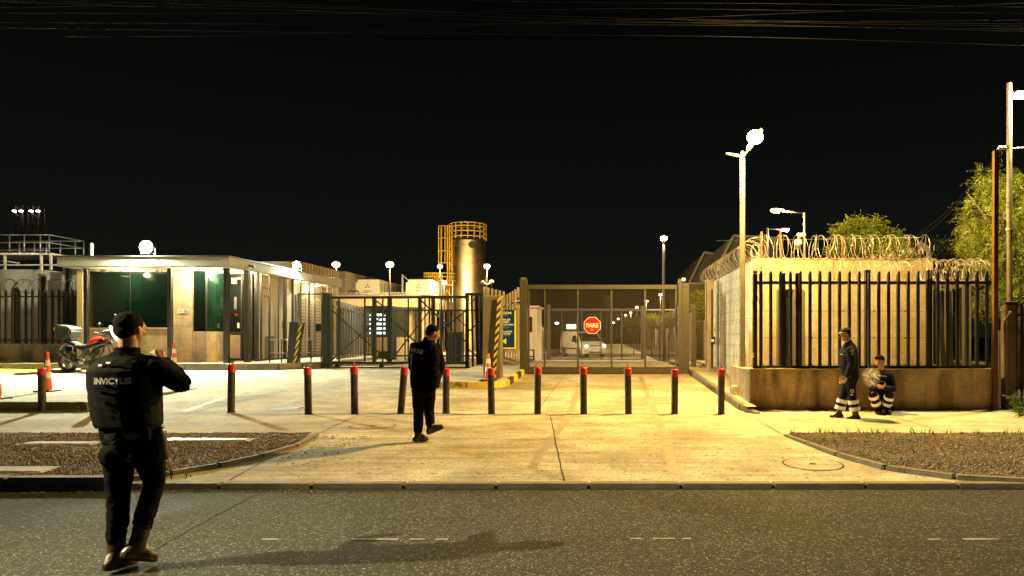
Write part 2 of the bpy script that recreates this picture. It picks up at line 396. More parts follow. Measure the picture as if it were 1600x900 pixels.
def board_concrete(name, col, joint_z, joint_x, hole=None, hole_d=.030, hole_ylim=None):
    """cast concrete with panel joints and tie holes"""
    m = mat(name, col, .82, var=.26, scale=3.2, bump=.7, bscale=30, stain=.7, sscale=1.5, scol=[q*.5 for q in col], streak=True, speck=.2, coords='World')
    nt = m.node_tree; L = nt.links.new; bs = nt.nodes['Principled BSDF']
    cur = bs.inputs['Base Color'].links[0].from_socket
    geo = nd(nt, 'ShaderNodeNewGeometry'); sp = nd(nt, 'ShaderNodeSeparateXYZ'); L(geo.outputs['Position'], sp.inputs[0])
    def fr(sock, size, off=0):
        a = nd(nt, 'ShaderNodeMath', operation='ADD'); L(sock, a.inputs[0]); a.inputs[1].default_value = off
        d = nd(nt, 'ShaderNodeMath', operation='DIVIDE'); L(a.outputs[0], d.inputs[0]); d.inputs[1].default_value = size
        f = nd(nt, 'ShaderNodeMath', operation='FRACT'); L(d.outputs[0], f.inputs[0])
        s_ = nd(nt, 'ShaderNodeMath', operation='SUBTRACT'); L(f.outputs[0], s_.inputs[0]); s_.inputs[1].default_value = .5
        ab = nd(nt, 'ShaderNodeMath', operation='ABSOLUTE'); L(s_.outputs[0], ab.inputs[0])
        mu = nd(nt, 'ShaderNodeMath', operation='MULTIPLY'); L(ab.outputs[0], mu.inputs[0]); mu.inputs[1].default_value = size
        return mu.outputs[0]
    sumxy = nd(nt, 'ShaderNodeMath', operation='ADD'); L(sp.outputs[0], sumxy.inputs[0]); L(sp.outputs[1], sumxy.inputs[1])
    masks = []
    for sock, size in ((sp.outputs[2], joint_z), (sumxy.outputs[0], joint_x)):
        l = nd(nt, 'ShaderNodeMath', operation='LESS_THAN'); L(fr(sock, size), l.inputs[0]); l.inputs[1].default_value = .008
        masks.append((l.outputs[0], .55))
    if hole:
        a, b = fr(sumxy.outputs[0], hole[0]), fr(sp.outputs[2], hole[1])
        cb = nd(nt, 'ShaderNodeCombineXYZ'); L(a, cb.inputs[0]); L(b, cb.inputs[1])
        ln = nd(nt, 'ShaderNodeVectorMath', operation='LENGTH'); L(cb.outputs[0], ln.inputs[0])
        l = nd(nt, 'ShaderNodeMath', operation='LESS_THAN'); L(ln.outputs['Value'], l.inputs[0]); l.inputs[1].default_value = hole_d
        o = l.outputs[0]
        if hole_ylim:
            g = nd(nt, 'ShaderNodeMath', operation='GREATER_THAN'); L(sp.outputs[1], g.inputs[0]); g.inputs[1].default_value = hole_ylim
            mu = nd(nt, 'ShaderNodeMath', operation='MULTIPLY'); L(o, mu.inputs[0]); L(g.outputs[0], mu.inputs[1]); o = mu.outputs[0]
        masks.append((o, .92))
    for o, k in masks:
        f = nd(nt, 'ShaderNodeMath', operation='MULTIPLY'); L(o, f.inputs[0]); f.inputs[1].default_value = k
        mx = nd(nt, 'ShaderNodeMix', data_type='RGBA'); L(f.outputs[0], mx.inputs['Factor']); L(cur, mx.inputs['A']); mx.inputs['B'].default_value = (.02, .016, .01, 1)
        cur = mx.outputs['Result']
    L(cur, bs.inputs['Base Color']); return m
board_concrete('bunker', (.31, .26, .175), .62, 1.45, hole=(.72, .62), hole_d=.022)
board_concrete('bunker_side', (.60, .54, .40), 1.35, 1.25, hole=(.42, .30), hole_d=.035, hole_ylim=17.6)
board_concrete('house_wall', (.56, .47, .33), 1.30, .98, hole=None)
mat('low_wall', (.36, .28, .17), .88, speck=.2, var=.34, scale=2.5, bump=.4, bscale=40, stain=.95, sscale=2.6, scol=(.12,.085,.045), streak=True, coords='World')
emit('lamp_gold', (1, .62, .18), 40)
emit('lamp_warm', (1, .70, .30), 5)
emit('lamp_orange', (1, .52, .10), 3.2)
emit('lamp_white', (.80, 1, .90), 40)
emit('lamp_cool', (1, .95, .80), 40)
emit('soffit_glow', (1, .80, .50), 5)
emit('slot_glow', (.70, .85, 1), 1.6)
emit('headlight', (1, .84, .55), 30)
emit('window_lit', (1, .85, .55), 2.2)
emit('far_blue', (.5, .6, 1), 6)
# ================================================================ ground
def strip(x0f, x1f, ys, dz, nx=1):
    mb = MB()
    rows = []
    for y in ys:
        a, b = (x0f(y) if callable(x0f) else x0f), (x1f(y) if callable(x1f) else x1f)
        rows.append([mb.bm.verts.new((lerp(a, b, i/nx), y, G(y)+dz)) for i in range(nx+1)])
    for A, B in zip(rows, rows[1:]):
        for i in range(nx): mb.bm.faces.new((A[i], A[i+1], B[i+1], B[i]))
    return mb
def path(pts):
    """piecewise-linear x(y) through (x, y) points"""
    P = sorted(pts, key=lambda p: p[1])
    def f(y):
        if y <= P[0][1]: return P[0][0]
        for (xa, ya), (xb, yb) in zip(P, P[1:]):
            if y <= yb: return lerp(xa, xb, (y-ya)/(yb-ya) if yb > ya else 0)
        return P[-1][0]
    return f
YS = [7.2, 9.5, 13.05, 16, 19, 22, 28, 34, 40, 46, 60]
g = MB(); rows = []
for y in [-120, -9, 7.16, 7.2, 9.5, 13.05, 22, 28, 46, 100, 900]:
    z = (-.03 if y <= 7.16 else G(y) - .04)
    rows.append([g.bm.verts.new((x, y, z)) for x in (-600, -60, 0, 60, 600)])
for A, B in zip(rows, rows[1:]):
    for i in range(4): g.bm.faces.new((A[i], A[i+1], B[i+1], B[i]))
struct('ground', g, 'dirt')
rd = MB(); rd.grid(lambda u, v: (lerp(-60, 60, u), lerp(-8, 7.16, v), 0), 6, 4); road = struct('road', rd, 'asphalt')
# seams, cracks, worn lane dashes and tar on the road
def ribbon(pts, w, z=.004, jit=.012, seed=1):
    """flat crooked line on a surface; z number or function of y"""
    rnd = random.Random(seed); P = []
    for (a, b) in zip(pts, pts[1:]):
        n = max(2, int((V((*b, 0))-V((*a, 0))).length/.16))
        for i in range(n): P.append((lerp(a[0], b[0], i/n)+rnd.uniform(-jit, jit), lerp(a[1], b[1], i/n)+rnd.uniform(-jit, jit)))
    P.append(pts[-1]); mb = MB(); L = []
    for i, p in enumerate(P):
        q = P[min(i+1, len(P)-1)]; o = P[max(i-1, 0)]
        t = V((q[0]-o[0], q[1]-o[1])).normalized(); n = V((-t.y, t.x))*(w*rnd.uniform(.6, 1.25)/2)
        zz = z(p[1]) if callable(z) else z
        L.append((mb.bm.verts.new((p[0]+n.x, p[1]+n.y, zz)), mb.bm.verts.new((p[0]-n.x, p[1]-n.y, zz))))
    for A, B in zip(L, L[1:]): mb.bm.faces.new((A[0], B[0], B[1], A[1]))
    return mb
def gp(px, py, h=HC): Y = F*h/(py-526); return (X(px, Y), Y)
rr = [([gp(235, 862), gp(330, 808), gp(405, 770)], .022), ([gp(-40, 812), gp(40, 790), gp(112, 770)], .016), ([gp(888, 772), gp(905, 800)], .02)]
for i, (p, w) in enumerate(rr): obj('seam', ribbon(p, w, .004, seed=i), 'crack', road)
rnd = random.Random(4)
def dash(px0, px1, py, wid=.05, seed=0):
    a, b = gp(px0, py), gp(px1, py)
    obj('lane_marking', ribbon([a, b], wid, .004, jit=.004, seed=seed), 'worn_white', road)
for i, (a, b, y) in enumerate([(548, 622, 843), (640, 664, 843), (680, 700, 843), (1020, 1055, 842), (1066, 1080, 842), (1505, 1562, 843), (408, 434, 843), (1450, 1470, 843), (985, 1002, 842)]): dash(a, b, y, .035, i)
obj('paint_trace', ribbon([gp(504, 763), gp(524, 763)], .06, .004, seed=9), 'worn_white', road)

# paved plaza
struct('driveway', strip(-45, path([(4.7, 7.2), (3.75, 7.4), (3.2, 7.88), (2.9, 8.6), (2.75, 9.4), (2.66, 10.2), (2.62, 60)]), [7.2, 7.4, 7.88, 8.6, 9.4, 10.2, 13.05, 16, 19, 22, 28, 34, 40, 46, 60], 0, 4), 'plaza')
def RG(dz=.004): return lambda y: G(y)+dz
dw = bpy.data.objects['driveway']
J = [([( -30, 13.06), (2.68, 13.06)], .022), ([(-4.3, 9.87), (2.6, 9.87)], .016),
     ([gp(860, 650, 1.48), gp(868, 690, 1.48), gp(881, 750, 1.53)], .014),
     ([(-4.72, 12.9), (-4.4, 10.3), (-4.2, 8.4), (-4.05, 7.3)], .02),
     ([(-8.1, 13.1), (-7.6, 20.5)], .02), ([(-1.4, 13.1), (-1.3, 20.5)], .014), ([(-12, 16.8), (2.5, 16.8)], .012), ([(-11.2, 13.1), (-10.6, 21.8)], .014), ([(-4.9, 13.1), (-4.7, 17)], .012), ([(-7.6, 10.35), (-8.0, 13)], .012), ([(-11.2, 10.35), (-11.6, 13)], .012)]
for i, (p, w) in enumerate(J): obj('joint', ribbon(p, w, RG(), .006, seed=i+20), 'crack', dw)
for i, p in enumerate([[(-.9, 7.6), (-.75, 12), (-.7, 20)], [(.75, 7.6), (.9, 12), (.95, 20)], [(-6.6, 13.4), (-7.4, 18), (-7.2, 23)], [(-8.3, 13.4), (-9.1, 18), (-8.9, 23)]]):
    obj('tyre_mark', ribbon(p, .15, RG(.0025), .012, seed=70+i), 'tyre_black', dw)
# left raised slab
def slabz(y): return .285 if y < 17 else G(y)+.004
mb = MB(); L = []
for y in (13.66, 15, 16, 17, 17.05): L.append([mb.bm.verts.new((x, y, slabz(y) if y < 17 else .285)) for x in (-34, -10.5)])
for A, B in zip(L, L[1:]): mb.bm.faces.new((A[0], A[1], B[1], B[0]))
struct('side_slab', mb, 'plaza')
k = MB(); k.box(-34, -10.28, 13.5, 13.66, 0, .288); struct('slab_kerb', k, 'chip_kerb', bevel=.015)
k = MB(); k.prism([(-10.48, .0), (-10.28, .0), (-10.28, .288), (-10.48, .288)], 'y', 13.662, 17.2); struct('slab_side_kerb', k, 'kerbstone', bevel=.012)

# street kerbs: low lip along the driveway, full height beside the gravel
def kerb_run(pts, w, top, name='kerb', m='kerbstone', depth=.2, seg=1.0, smooth=None):
    P = [V(p).to_3d() if len(p) == 2 else V(p) for p in pts]
    mb = MB()
    for a, b in zip(P, P[1:]):
        n = max(1, round((b-a).length/seg))
        for i in range(n):
            p = a.lerp(b, i/n); q = a.lerp(b, (i+1)/n); t = (q-p).normalized(); s = V((-t.y, t.x, 0))*w/2; g_ = t*.006
            p = p+g_; q = q-g_; za, zb = top(p.y), top(q.y)
            vs = [p-s, p+s, q+s, q-s]
            lo = [mb.bm.verts.new((v.x, v.y, za-depth if j in (0, 1) else zb-depth)) for j, v in enumerate(vs)]
            hi = [mb.bm.verts.new((v.x, v.y, za if j in (0, 1) else zb)) for j, v in enumerate(vs)]
            for j in range(4): mb.bm.faces.new((lo[j], lo[(j+1)%4], hi[(j+1)%4], hi[j]))
            mb.bm.faces.new(hi); mb.bm.faces.new(lo[::-1])
    return struct(name, mb, m, bevel=.014)
kerb_run([(-5.0, 7.16), (4.6, 7.16)], .14, lambda y: .052)
kerb_run([(-30, 7.14), (-5.05, 7.14)], .16, lambda y: .12, seg=1.2)
LV = [(-5.1, 7.30), (-4.85, 7.55), (-4.55, 7.95), (-4.33, 8.5), (-4.22, 9.2), (-4.3, 9.9), (-4.42, 10.32)]
kerb_run([(-5.35, 7.22)] + LV, .10, lambda y: G(y)+.05 - .03*max(0, (y-8.2)/2.2), seg=.6, name='verge_kerb')
RV = [(4.6, 7.16), (3.75, 7.38), (3.2, 7.85), (2.9, 8.6), (2.75, 9.4), (2.66, 10.2)]
kerb_run(RV[::-1], .10, lambda y: G(y)+.05 - .03*max(0, (y-8.4)/2.2), seg=.6, name='verge_kerb')
kerb_run([(4.6, 7.14), (30, 7.14)], .16, lambda y: .11, seg=1.2)

# gravel verges: soil sheet with loose stones
lvx = path([(a-.06, b) for a, b in LV]); rvx = path([(a+.06, b) for a, b in RV[:]])
ysv = [7.24, 7.5, 7.8, 8.2, 8.7, 9.2, 9.8, 10.32]
lsoil = strip(-30, lvx, ysv, .012, 40); rsoil = strip(rvx, 30, ysv, .012, 40)
for mb in (lsoil, rsoil):
    for v in mb.bm.verts: v.co.z += noise.noise(v.co*1.7)*.014 + .014
struct('verge_soil', lsoil, 'soil'); struct('verge_soil', rsoil, 'soil')
def stones(name, inside, bounds, n, label, smin=.007, smax=.018, m='pebble', zf=None, seed=3):
    rn = random.Random(seed); vs = []; fs = []
    base = [(1,0,0),(0,1,0),(-1,0,0),(0,-1,0),(0,0,1),(0,0,-.6)]
    ff = [(0,1,4),(1,2,4),(2,3,4),(3,0,4),(1,0,5),(2,1,5),(3,2,5),(0,3,5)]
    k = 0
    while k < n:
        x = rn.uniform(bounds[0], bounds[1]); y = rn.uniform(bounds[2], bounds[3])
        if not inside(x, y): continue
        if noise.noise(V((x*1.3, y*1.3, seed))) < rn.uniform(-1.1, .1) - .0: k += 0
        s = rn.uniform(smin, smax)*(1.5 if rn.random() < .08 else 1); a = rn.uniform(0, 6.28); c, d = cos(a), sin(a)
        z = (zf(y) if zf else G(y)+.03) + noise.noise(V((x, y, 0))*1.7)*.014
        o = len(vs)
        for bx, by, bz in base:
            bx *= rn.uniform(.7, 1.3); by *= rn.uniform(.6, 1.1)
            vs.append((x+(bx*c-by*d)*s, y+(bx*d+by*c)*s, z+bz*s*rn.uniform(.5, .9)))
        fs += [tuple(o+i for i in f) for f in ff]; k += 1
    me = bpy.data.meshes.new(name); me.from_pydata(vs, [], fs); me.materials.append(M[m])
    o = link(name, me); tag(o, label, 'gravel', kind='stuff'); return o
KEEP = []   # plates in the verge stay clear
plates = [(gp(95, 695, 1.48), 1.05, .30), (gp(325, 690, 1.48), 1.25, .26), (gp(20, 729, 1.47), .95, .36), (gp(-60, 700, 1.48), .8, .3)]
def in_l(x, y): return x < lvx(y)-.02 and not any(abs(x-c[0]) < w/2+.02 and abs(y-c[1]) < d/2+.02 for c, w, d in plates)
def in_r(x, y): return x > rvx(y)+.02
stones('gravel', in_l, (-14, -4.1, 7.25, 10.33), 24000, 'loose brown gravel on the verge behind the near person', seed=3)
stones('gravel', in_r, (2.6, 8.5, 7.25, 10.33), 17000, 'loose brown gravel on the verge in front of the two crouching and standing guards', seed=5)
stones('gravel', lambda x, y: y < 7.07+.02*sin(x*3), (-14, -2.8, 6.86, 7.06), 1500, 'grit and fallen gravel in the gutter along the left kerb', smin=.004, smax=.011, zf=lambda y: .003, seed=8)
stones('gravel', lambda x, y: True, (-4.35, -3.4, 8.0, 10.2), 260, 'small stones spilled from the left verge onto the driveway', smin=.005, smax=.012, zf=lambda y: G(y)+.004, seed=9)
stones('gravel', lambda x, y: True, (2.9, 8.6, 13.34, 13.58), 900, 'small stones along the foot of the low fence wall', smin=.008, smax=.02, zf=lambda y: G(y)+.008, seed=10)
stones('gravel', lambda x, y: True, (-12, 4, 7.4, 12.9), 330, 'scattered grit on the concrete driveway', smin=.003, smax=.008, zf=lambda y: G(y)+.003, seed=11)
lab = ['long flat utility cover in the left verge, behind the near person at the left', 'pale metal utility cover in the left verge, to the right of the near person', 'cracked concrete utility cover beside the street kerb at the left edge', 'utility cover in the verge off the left edge']
for (c, w, d), l, m in zip(plates[:3], lab, ('walk', 'galv', 'walk')):
    t = thing('utility_cover', l, 'utility cover', (c[0], c[1], G(c[1])), 'utility covers set in the left verge')
    z = G(c[1]); obj('frame', MB().box(c[0]-w/2, c[0]+w/2, c[1]-d/2, c[1]+d/2, z-.02, z+.030), 'walk', t, bevel=.006)
    obj('lid', MB().box(c[0]-w/2+.05, c[0]+w/2-.05, c[1]-d/2+.04, c[1]+d/2-.04, z+.02, z+.038), m, t, bevel=.004)
def tuft(bounds, n, label, h=.1, seed=1, m='weed'):
    rn = random.Random(seed); mb = MB()
    for i in range(n):
        x = rn.uniform(bounds[0], bounds[1]); y = rn.uniform(bounds[2], bounds[3])
        if noise.noise(V((x*.9, y*2, seed))) < -.02: continue
        for q in range(rn.randint(3, 7)):
            a = rn.uniform(0, 6.28); hh = h*rn.uniform(.4, 1.2); w = .005; dx, dy = cos(a)*hh*.5, sin(a)*hh*.5; z = G(y)+.02
            mb.quad((x-w*sin(a), y+w*cos(a), z), (x+w*sin(a), y-w*cos(a), z), (x+dx*.5+w*.6*sin(a), y+dy*.5, z+hh*.7), (x+dx*.5-w*.6*sin(a), y+dy*.5, z+hh*.7))
            mb.quad((x+dx*.5+w*.6*sin(a), y+dy*.5, z+hh*.7), (x+dx*.5-w*.6*sin(a), y+dy*.5, z+hh*.7), (x+dx, y+dy, z+hh), (x+dx, y+dy, z+hh*1.01))
    o = obj('weeds', mb, m, normals=False); return tag(o, label, 'weeds', kind='stuff')
tuft((2.7, 8, 10.1, 10.36), 70, 'thin weeds along the edge of the right sidewalk', .10, 2)
tuft((3, 8, 7.25, 9.9), 110, 'sparse weeds in the right gravel verge', .05, 5)
tuft((2.9, 8, 13.42, 13.58), 70, 'weeds at the foot of the low wall behind the guards', .09, 7)
tuft((-12, -4.5, 7.25, 7.4), 60, 'dry weeds along the left street kerb', .05, 8)

# right sidewalk and raised walkway beside the wall
struct('sidewalk', strip(path([(2.6, 10.3), (2.6, 13.6)]), 30, [10.34, 11.5, 13.05, 13.6], .006, 6), 'walk')
sw = bpy.data.objects['sidewalk']
for i, p in enumerate([[(5.2, 10.35), (5.25, 13.4)], [(7.4, 10.35), (7.45, 13.4)], [(2.68, 13.0), (2.62, 10.3)]]): obj('joint', ribbon(p, .012, RG(.011), .004, seed=i+50), 'crack', sw)
kx = path([(2.66, 13.15), (2.5, 21), (2.5, 60)])
mb = MB(); L = []
for y in (13.15, 13.61, 13.62, 16, 19, 22, 28): L.append([mb.bm.verts.new((x, y, G(y)+.128)) for x in (kx(y), 2.86 if y < 13.615 else (3.6 if y < 24 else 9))])
for A, B in zip(L, L[1:]): mb.bm.faces.new((A[0], A[1], B[1], B[0]))
struct('walkway', mb, 'walk')
kerb_run([(2.86, 13.0), (2.66, 13.5), (2.58, 17), (2.5, 20.9)], .13, lambda y: G(y)+.135 - (.1 if y < 13.2 else 0), seg=1.0, name='walkway_kerb')
kerb_run([(2.9, 21.4), (3.3, 23.5), (3.3, 30)], .13, lambda y: G(y)+.15, name='walkway_kerb')
kerb_run([(-3.5, 21.2), (-3.75, 25), (-3.8, 34)], .13, lambda y: G(y)+.16, name='lane_kerb')

# island with yellow and black kerb in front of the sign
IY = 17.2
isl = [(-4.75, IY), (-2.98, IY), (-2.62, 17.5), (-2.58, 21.0), (-3.45, 23.2), (-4.35, 23.6), (-4.45, 19), (-4.95, 17.9)]
mb = MB(); top = [mb.bm.verts.new((x, y, G(y)+.15)) for x, y in isl]; mb.bm.faces.new(top); struct('island', mb, 'walk')
mb = MB()
kerb_run([(-4.75, IY), (-3.55, IY)], .12, lambda y: G(y)+.156, name='island_kerb', m='chip_kerb', seg=.6)
kerb_run([(-3.55, IY), (-2.98, IY), (-2.62, 17.5)], .12, lambda y: G(y)+.156, name='island_kerb', m='yellow_kerb', seg=.6)
kerb_run([(-2.62, 17.5), (-2.58, 20.6)], .12, lambda y: G(y)+.156, name='island_kerb', m='island_kerb', seg=1)
kerb_run([(-4.95, 17.9), (-4.75, IY)], .12, lambda y: G(y)+.156, name='island_kerb', m='chip_kerb')
# forecourt beyond the left gate
mb = MB(); mb.box(-12.2, -8.2, 25.2, 30, .3, .60); struct('inner_pavement', mb, 'walk', bevel=.02)
kerb_run([(-8.6, 33), (-4.6, 33)], .2, lambda y: G(y)+.2, name='yellow_kerb', m='yellow_kerb', depth=.4)
mb = MB(); mb.box(-16, -4.4, 33.4, 62, 0, .45); struct('inner_slab', mb, 'walk')
# guardhouse platform
pl = [(-22, 22.0), (-11.6, 22.0), (-10.7, 22.15), (-10.2, 22.7), (-9.9, 23.6), (-9.9, 31.5), (-22, 31.5)]
mb = MB(); mb.prism(pl, 'z', .40, .70); struct('platform', mb, 'walk', bevel=.015)
kerb_run([(x, y) for x, y in pl[:5]], .14, lambda y: .712, name='platform_kerb', depth=.3, m='kerbstone', seg=.5)
mb = MB(); mb.quad((-25, 19.6, .42), (-17.6, 21.0, .475), (-17.6, 22.0, .52), (-25, 22.0, .66)); struct('painted_ramp', mb, 'yellow_kerb')
mb = MB(); mb.box(-17.55, -16.4, 21.3, 21.9, .46, .56); struct('wheel_stop', mb, 'walk', bevel=.03)

# manholes
def manhole(px, py, h, r, label, m='iron'):
    x, y = gp(px, py, h); t = thing('manhole_cover', label, 'manhole cover', (x, y, G(y)), 'round covers set in the concrete')
    z = G(y)
    tilt = math.atan2(G(y+.3)-G(y-.3), .6)
    mb = MB(); n = 40
    def P(rad, a, dz): return (x+rad*cos(a), y+rad*sin(a), z+dz+rad*sin(a)*math.tan(tilt))
    for k in range(n):
        a, b = 2*pi*k/n, 2*pi*(k+1)/n
        mb.quad(P(r, a, .006), P(r, b, .006), P(r-.018, b, .006), P(r-.018, a, .006))
    obj('ring', mb, 'crack', t, normals=False)
    mb = MB(); mb.bm.faces.new([mb.bm.verts.new(P(r-.02, 2*pi*k/n, .0045)) for k in range(n)]); obj('lid', mb, m, t, normals=False)
    mb = MB()
    for k in range(n):
        a, b = 2*pi*k/n, 2*pi*(k+1)/n
        mb.quad(P(r*.12, a, .007), P(r*.12, b, .007), P(r*.03, b, .007), P(r*.03, a, .007))
    obj('key_hole', mb, 'crack', t, normals=False)
manhole(1270, 719, 1.47, .355, 'round concrete-filled manhole cover beside the right gravel verge', 'plaza')
manhole(582, 666, 1.48, .37, 'round manhole cover in the sidewalk just left of the walking person', 'plaza')
manhole(447, 639, 1.46, .33, 'round iron manhole cover behind the bollards, between the fourth and fifth', 'iron')

# ================================================================ bollards
def bollard(px, py, top, kind, lean, label, Yb=None):
    Y = Yb or F*1.48/(py-526); x = X(px, Y); z0 = G(Y)
    t = thing('bollard', label, 'bollard', (x, Y, z0), 'black bollards with red tops across the entrance')
    H = Z(top, Y) - z0
    lean += .018*sin(px*1.7)
    def ax(h): return (x+lean*h, Y, z0+h)
    r = .066
    obj('post', MB().tube([ax(-.02), ax(.03), ax(H-.14)], r, 20), 'black_paint', t, smooth=35)
    obj('flange', MB().lathe([(r+.012, 0), (r+.012, .012), (r+.003, .014)], ax(.0), 20), 'black_paint', t, smooth=35)
    c = MB().tube([ax(H-.142), ax(H-.012), ax(H)], [r+.007, r+.007, r-.004], 20); obj('cap', c, 'red_paint', t, smooth=35)
    if kind == 'ring':
        pts = [ax(H-.02)]; pts = []
        for k in range(9):
            a = pi*k/8; p = V(ax(H)); pts.append(p+V((cos(a)*.042, 0, sin(a)*.075)))
        obj('handle', MB().tube(pts, .009, 8), 'red_paint', t, smooth='all')
    elif kind == 'lug':
        p = V(ax(H)); obj('handle', MB().box(p.x-.012, p.x+.012, Y-.03, Y+.03, p.z-.02, p.z+.08), 'red_paint', t, bevel=.006)
    elif kind == 'flatring':
        pts = []
        for k in range(9):
            a = pi*k/8; p = V(ax(H)); pts.append(p+V((cos(a)*.042, .01, sin(a)*.075)))
        obj('handle', MB().tube(pts, .006, 8), 'galv', t, smooth='all')
    return t
bollard(66, 643, 575, 'none', 0, 'bollard furthest left, in front of the tall cones')
bollard(154, 644, 573, 'none', 0, 'bollard mostly hidden behind the near person in the vest')
bollard(361, 645, 570, 'ring', .03, 'black bollard with red loop handle, first one right of the near person')
bollard(482, 647, 574, 'flatring', -.03, 'black bollard leaning slightly left, just right of the iron manhole cover')
bollard(554, 647, 573, 'lug', 0, 'black bollard with an upright red lug, left of the leaning one by the walking person')
bollard(626, 646, 574, 'flatring', .07, 'black bollard leaning right, immediately left of the walking person')
bollard(697, 646, 576, 'ring', .01, 'scuffed bollard partly behind the walking person, right side')
bollard(768, 647, 575, 'none', 0, 'bollard in front of the small striped cone on the island')
bollard(840, 647, 574, 'ring', -.01, 'bollard in line with the left post of the tall gate')
bollard(912, 647, 574, 'ring', .01, 'bollard below the left side of the red stop sign')
bollard(982, 647, 575, 'lug', .0, 'bollard with a red lug before the middle of the tall gate')
bollard(1054, 647, 577, 'flatring', -.01, 'bollard in line with the right end of the tall gate')
bollard(1127, 647, 576, 'lug', .01, 'bollard furthest right, beside the raised walkway kerb')

# ================================================================ cones
def cone(px, Y, z0, H, label, wide=.20, bands=2, top='cone_orange', lean=0):
    x = X(px, Y); t = thing('traffic_cone', label, 'traffic cone', (x, Y, z0), 'orange traffic cones')
    def rad(f): return lerp(wide*.5, .028, f)
    obj('base', MB().box(x-wide*.95, x+wide*.95, Y-wide*.95, Y+wide*.95, z0, z0+.035), 'rubber', t, bevel=.01)
    obj('body', MB().lathe([(wide*.62, .03), (rad(.05), .06), (rad(.92), H*.92), (.030, H*.95), (.034, H*.97), (.028, H)], (x, Y, z0), 24), 'cone_orange', t, smooth=35)
    for a, b in ([(.34, .50), (.64, .80)] if bands == 2 else []):
        obj('reflective_band', MB().tube([(x, Y, z0+H*a), (x, Y, z0+H*b)], [rad(a)+.003, rad(b)+.003], 24, cap=False), 'band_white', t, smooth=35)
    return t
cone(74, 16.1, .285, .94, 'tall slim orange cone standing between the first bollard and the red motorcycle')
cone(-6, 14.15, .285, .94, 'orange cone cut off by the left edge of the photo')
cone(272, 21.35, G(21.35), .92, 'slim orange cone on the pavement before the guardhouse wall')
cone(763, 17.45, G(17.45)+.156, .70, 'smaller cone with broad white bands on the concrete island', wide=.21)
# ================================================================ guardhouse
gh = thing('guardhouse', 'low concrete guardhouse with flat overhanging roof, green window and glazed side', 'guardhouse', (-15.5, 23.5, .70))
FZ = .70; ST = 3.88; RT = 4.20
# roof slab with recessed soffit
roof = obj('roof', MB().prism([(-18.05, 22.35), (-12.42, 22.35), (-12.42, 31.9), (-18.05, 31.9)], 'z', ST, RT), 'fascia', gh, bevel=.012)
obj('roof_capping', MB().prism([(-18.07, 22.33), (-12.40, 22.33), (-12.40, 31.92), (-18.07, 31.92)], 'z', RT+.002, RT+.035), 'dark_panel', roof)
obj('soffit', MB().box(-17.95, -12.52, 22.45, 31.8, ST-.02, ST-.004), 'soffit', gh)
# front wall: sill part, wide pier; window above the sill
WX0, WX1 = X(137, 23.5), X(268, 23.5)
PX1 = X(323, 23.5); CX = X(301, 23.5)
SZ = Z(514, 23.5); CZ = Z(518, 23.5)
obj('wall', MB().box(WX0, WX1, 23.5, 23.7, FZ, SZ), 'house_wall', gh, bevel=.008)
obj('wall', MB().box(WX1+.005, CX, 23.46, 23.7, FZ, ST-.03), 'house_wall', gh, bevel=.008)
obj('wall', MB().box(CX+.003, PX1, 23.48, 23.7, FZ, CZ), 'house_wall', gh, bevel=.008)
obj('wall', MB().box(PX1-.2, PX1, 23.702, 24.9, FZ, CZ), 'house_wall', gh, bevel=.008)
obj('wall', MB().box(WX0-.22, WX0-.01, 23.3, 31.5, FZ, ST-.03), 'smooth_cream', gh, bevel=.008)
obj('wall', MB().box(WX0, -13.8, 31.3, 31.5, FZ, ST-.03), 'house_wall', gh)
WT = Z(424, 23.5)
w = obj('window', MB().box(WX0+.04, WX1-.02, 23.53, 23.56, SZ+.04, WT), 'glass_window', gh)
obj('sill', MB().box(WX0, WX1, 23.44, 23.68, SZ+.002, SZ+.045), 'smooth_cream', w, bevel=.005)
obj('header', MB().box(WX0, WX1, 23.5, 23.7, WT+.002, ST-.03), 'soffit', gh)
for px in (203,):
    x = X(px, 23.5); obj('mullion', MB().box(x-.008, x+.008, 23.52, 23.532, SZ+.05, WT), 'frame_dark', w)
w = obj('corner_window', MB().box(CX+.02, PX1-.01, 23.52, 23.55, CZ+.01, WT), 'glass_window', gh)
obj('side_pane', MB().box(PX1-.05, PX1-.02, 23.56, 24.85, CZ+.01, WT), 'glass_green', w)
obj('frame', MB().bar((PX1-.02, 23.52, CZ), (PX1-.02, 23.52, WT+.02), .05), 'frame_dark', w)
# dim interior of the guard room
obj('room_wall', MB().box(WX0, PX1-.25, 26.2, 26.3, FZ, ST-.03), 'room_green', gh)
obj('room_partition', MB().box(X(190, 25.6), X(191.5, 25.6), 25.2, 26.19, FZ, ST-.03), 'room_green', gh)
obj('blind', MB().box(X(196, 25.4), X(258, 25.4), 25.38, 25.42, 2.15, 2.9), 'dark_panel', gh)
obj('counter', MB().box(WX0+.1, WX1-.3, 24.0, 24.5, SZ-.25, SZ-.12), 'room_green', gh)
for px in (150, 172, 222): x = X(px, 24.3); obj('monitor', MB().box(x-.22, x+.22, 24.25, 24.3, SZ-.1, SZ+.26), 'ink', gh, bevel=.01)
x = X(256, 24.6); obj('red_signal', MB().box(x-.05, x+.05, 24.6, 24.65, Z(494.5, 24.6), Z(493, 24.6)), 'sign_red', gh)
for px, py in ((146, 428), (196, 432)): x, z = X(px, 24.5), Z(py, 24.5); obj('strip_lamp', MB().box(x-.1, x+.1, 24.4, 24.6, z, z+.02), 'soffit_glow', gh)
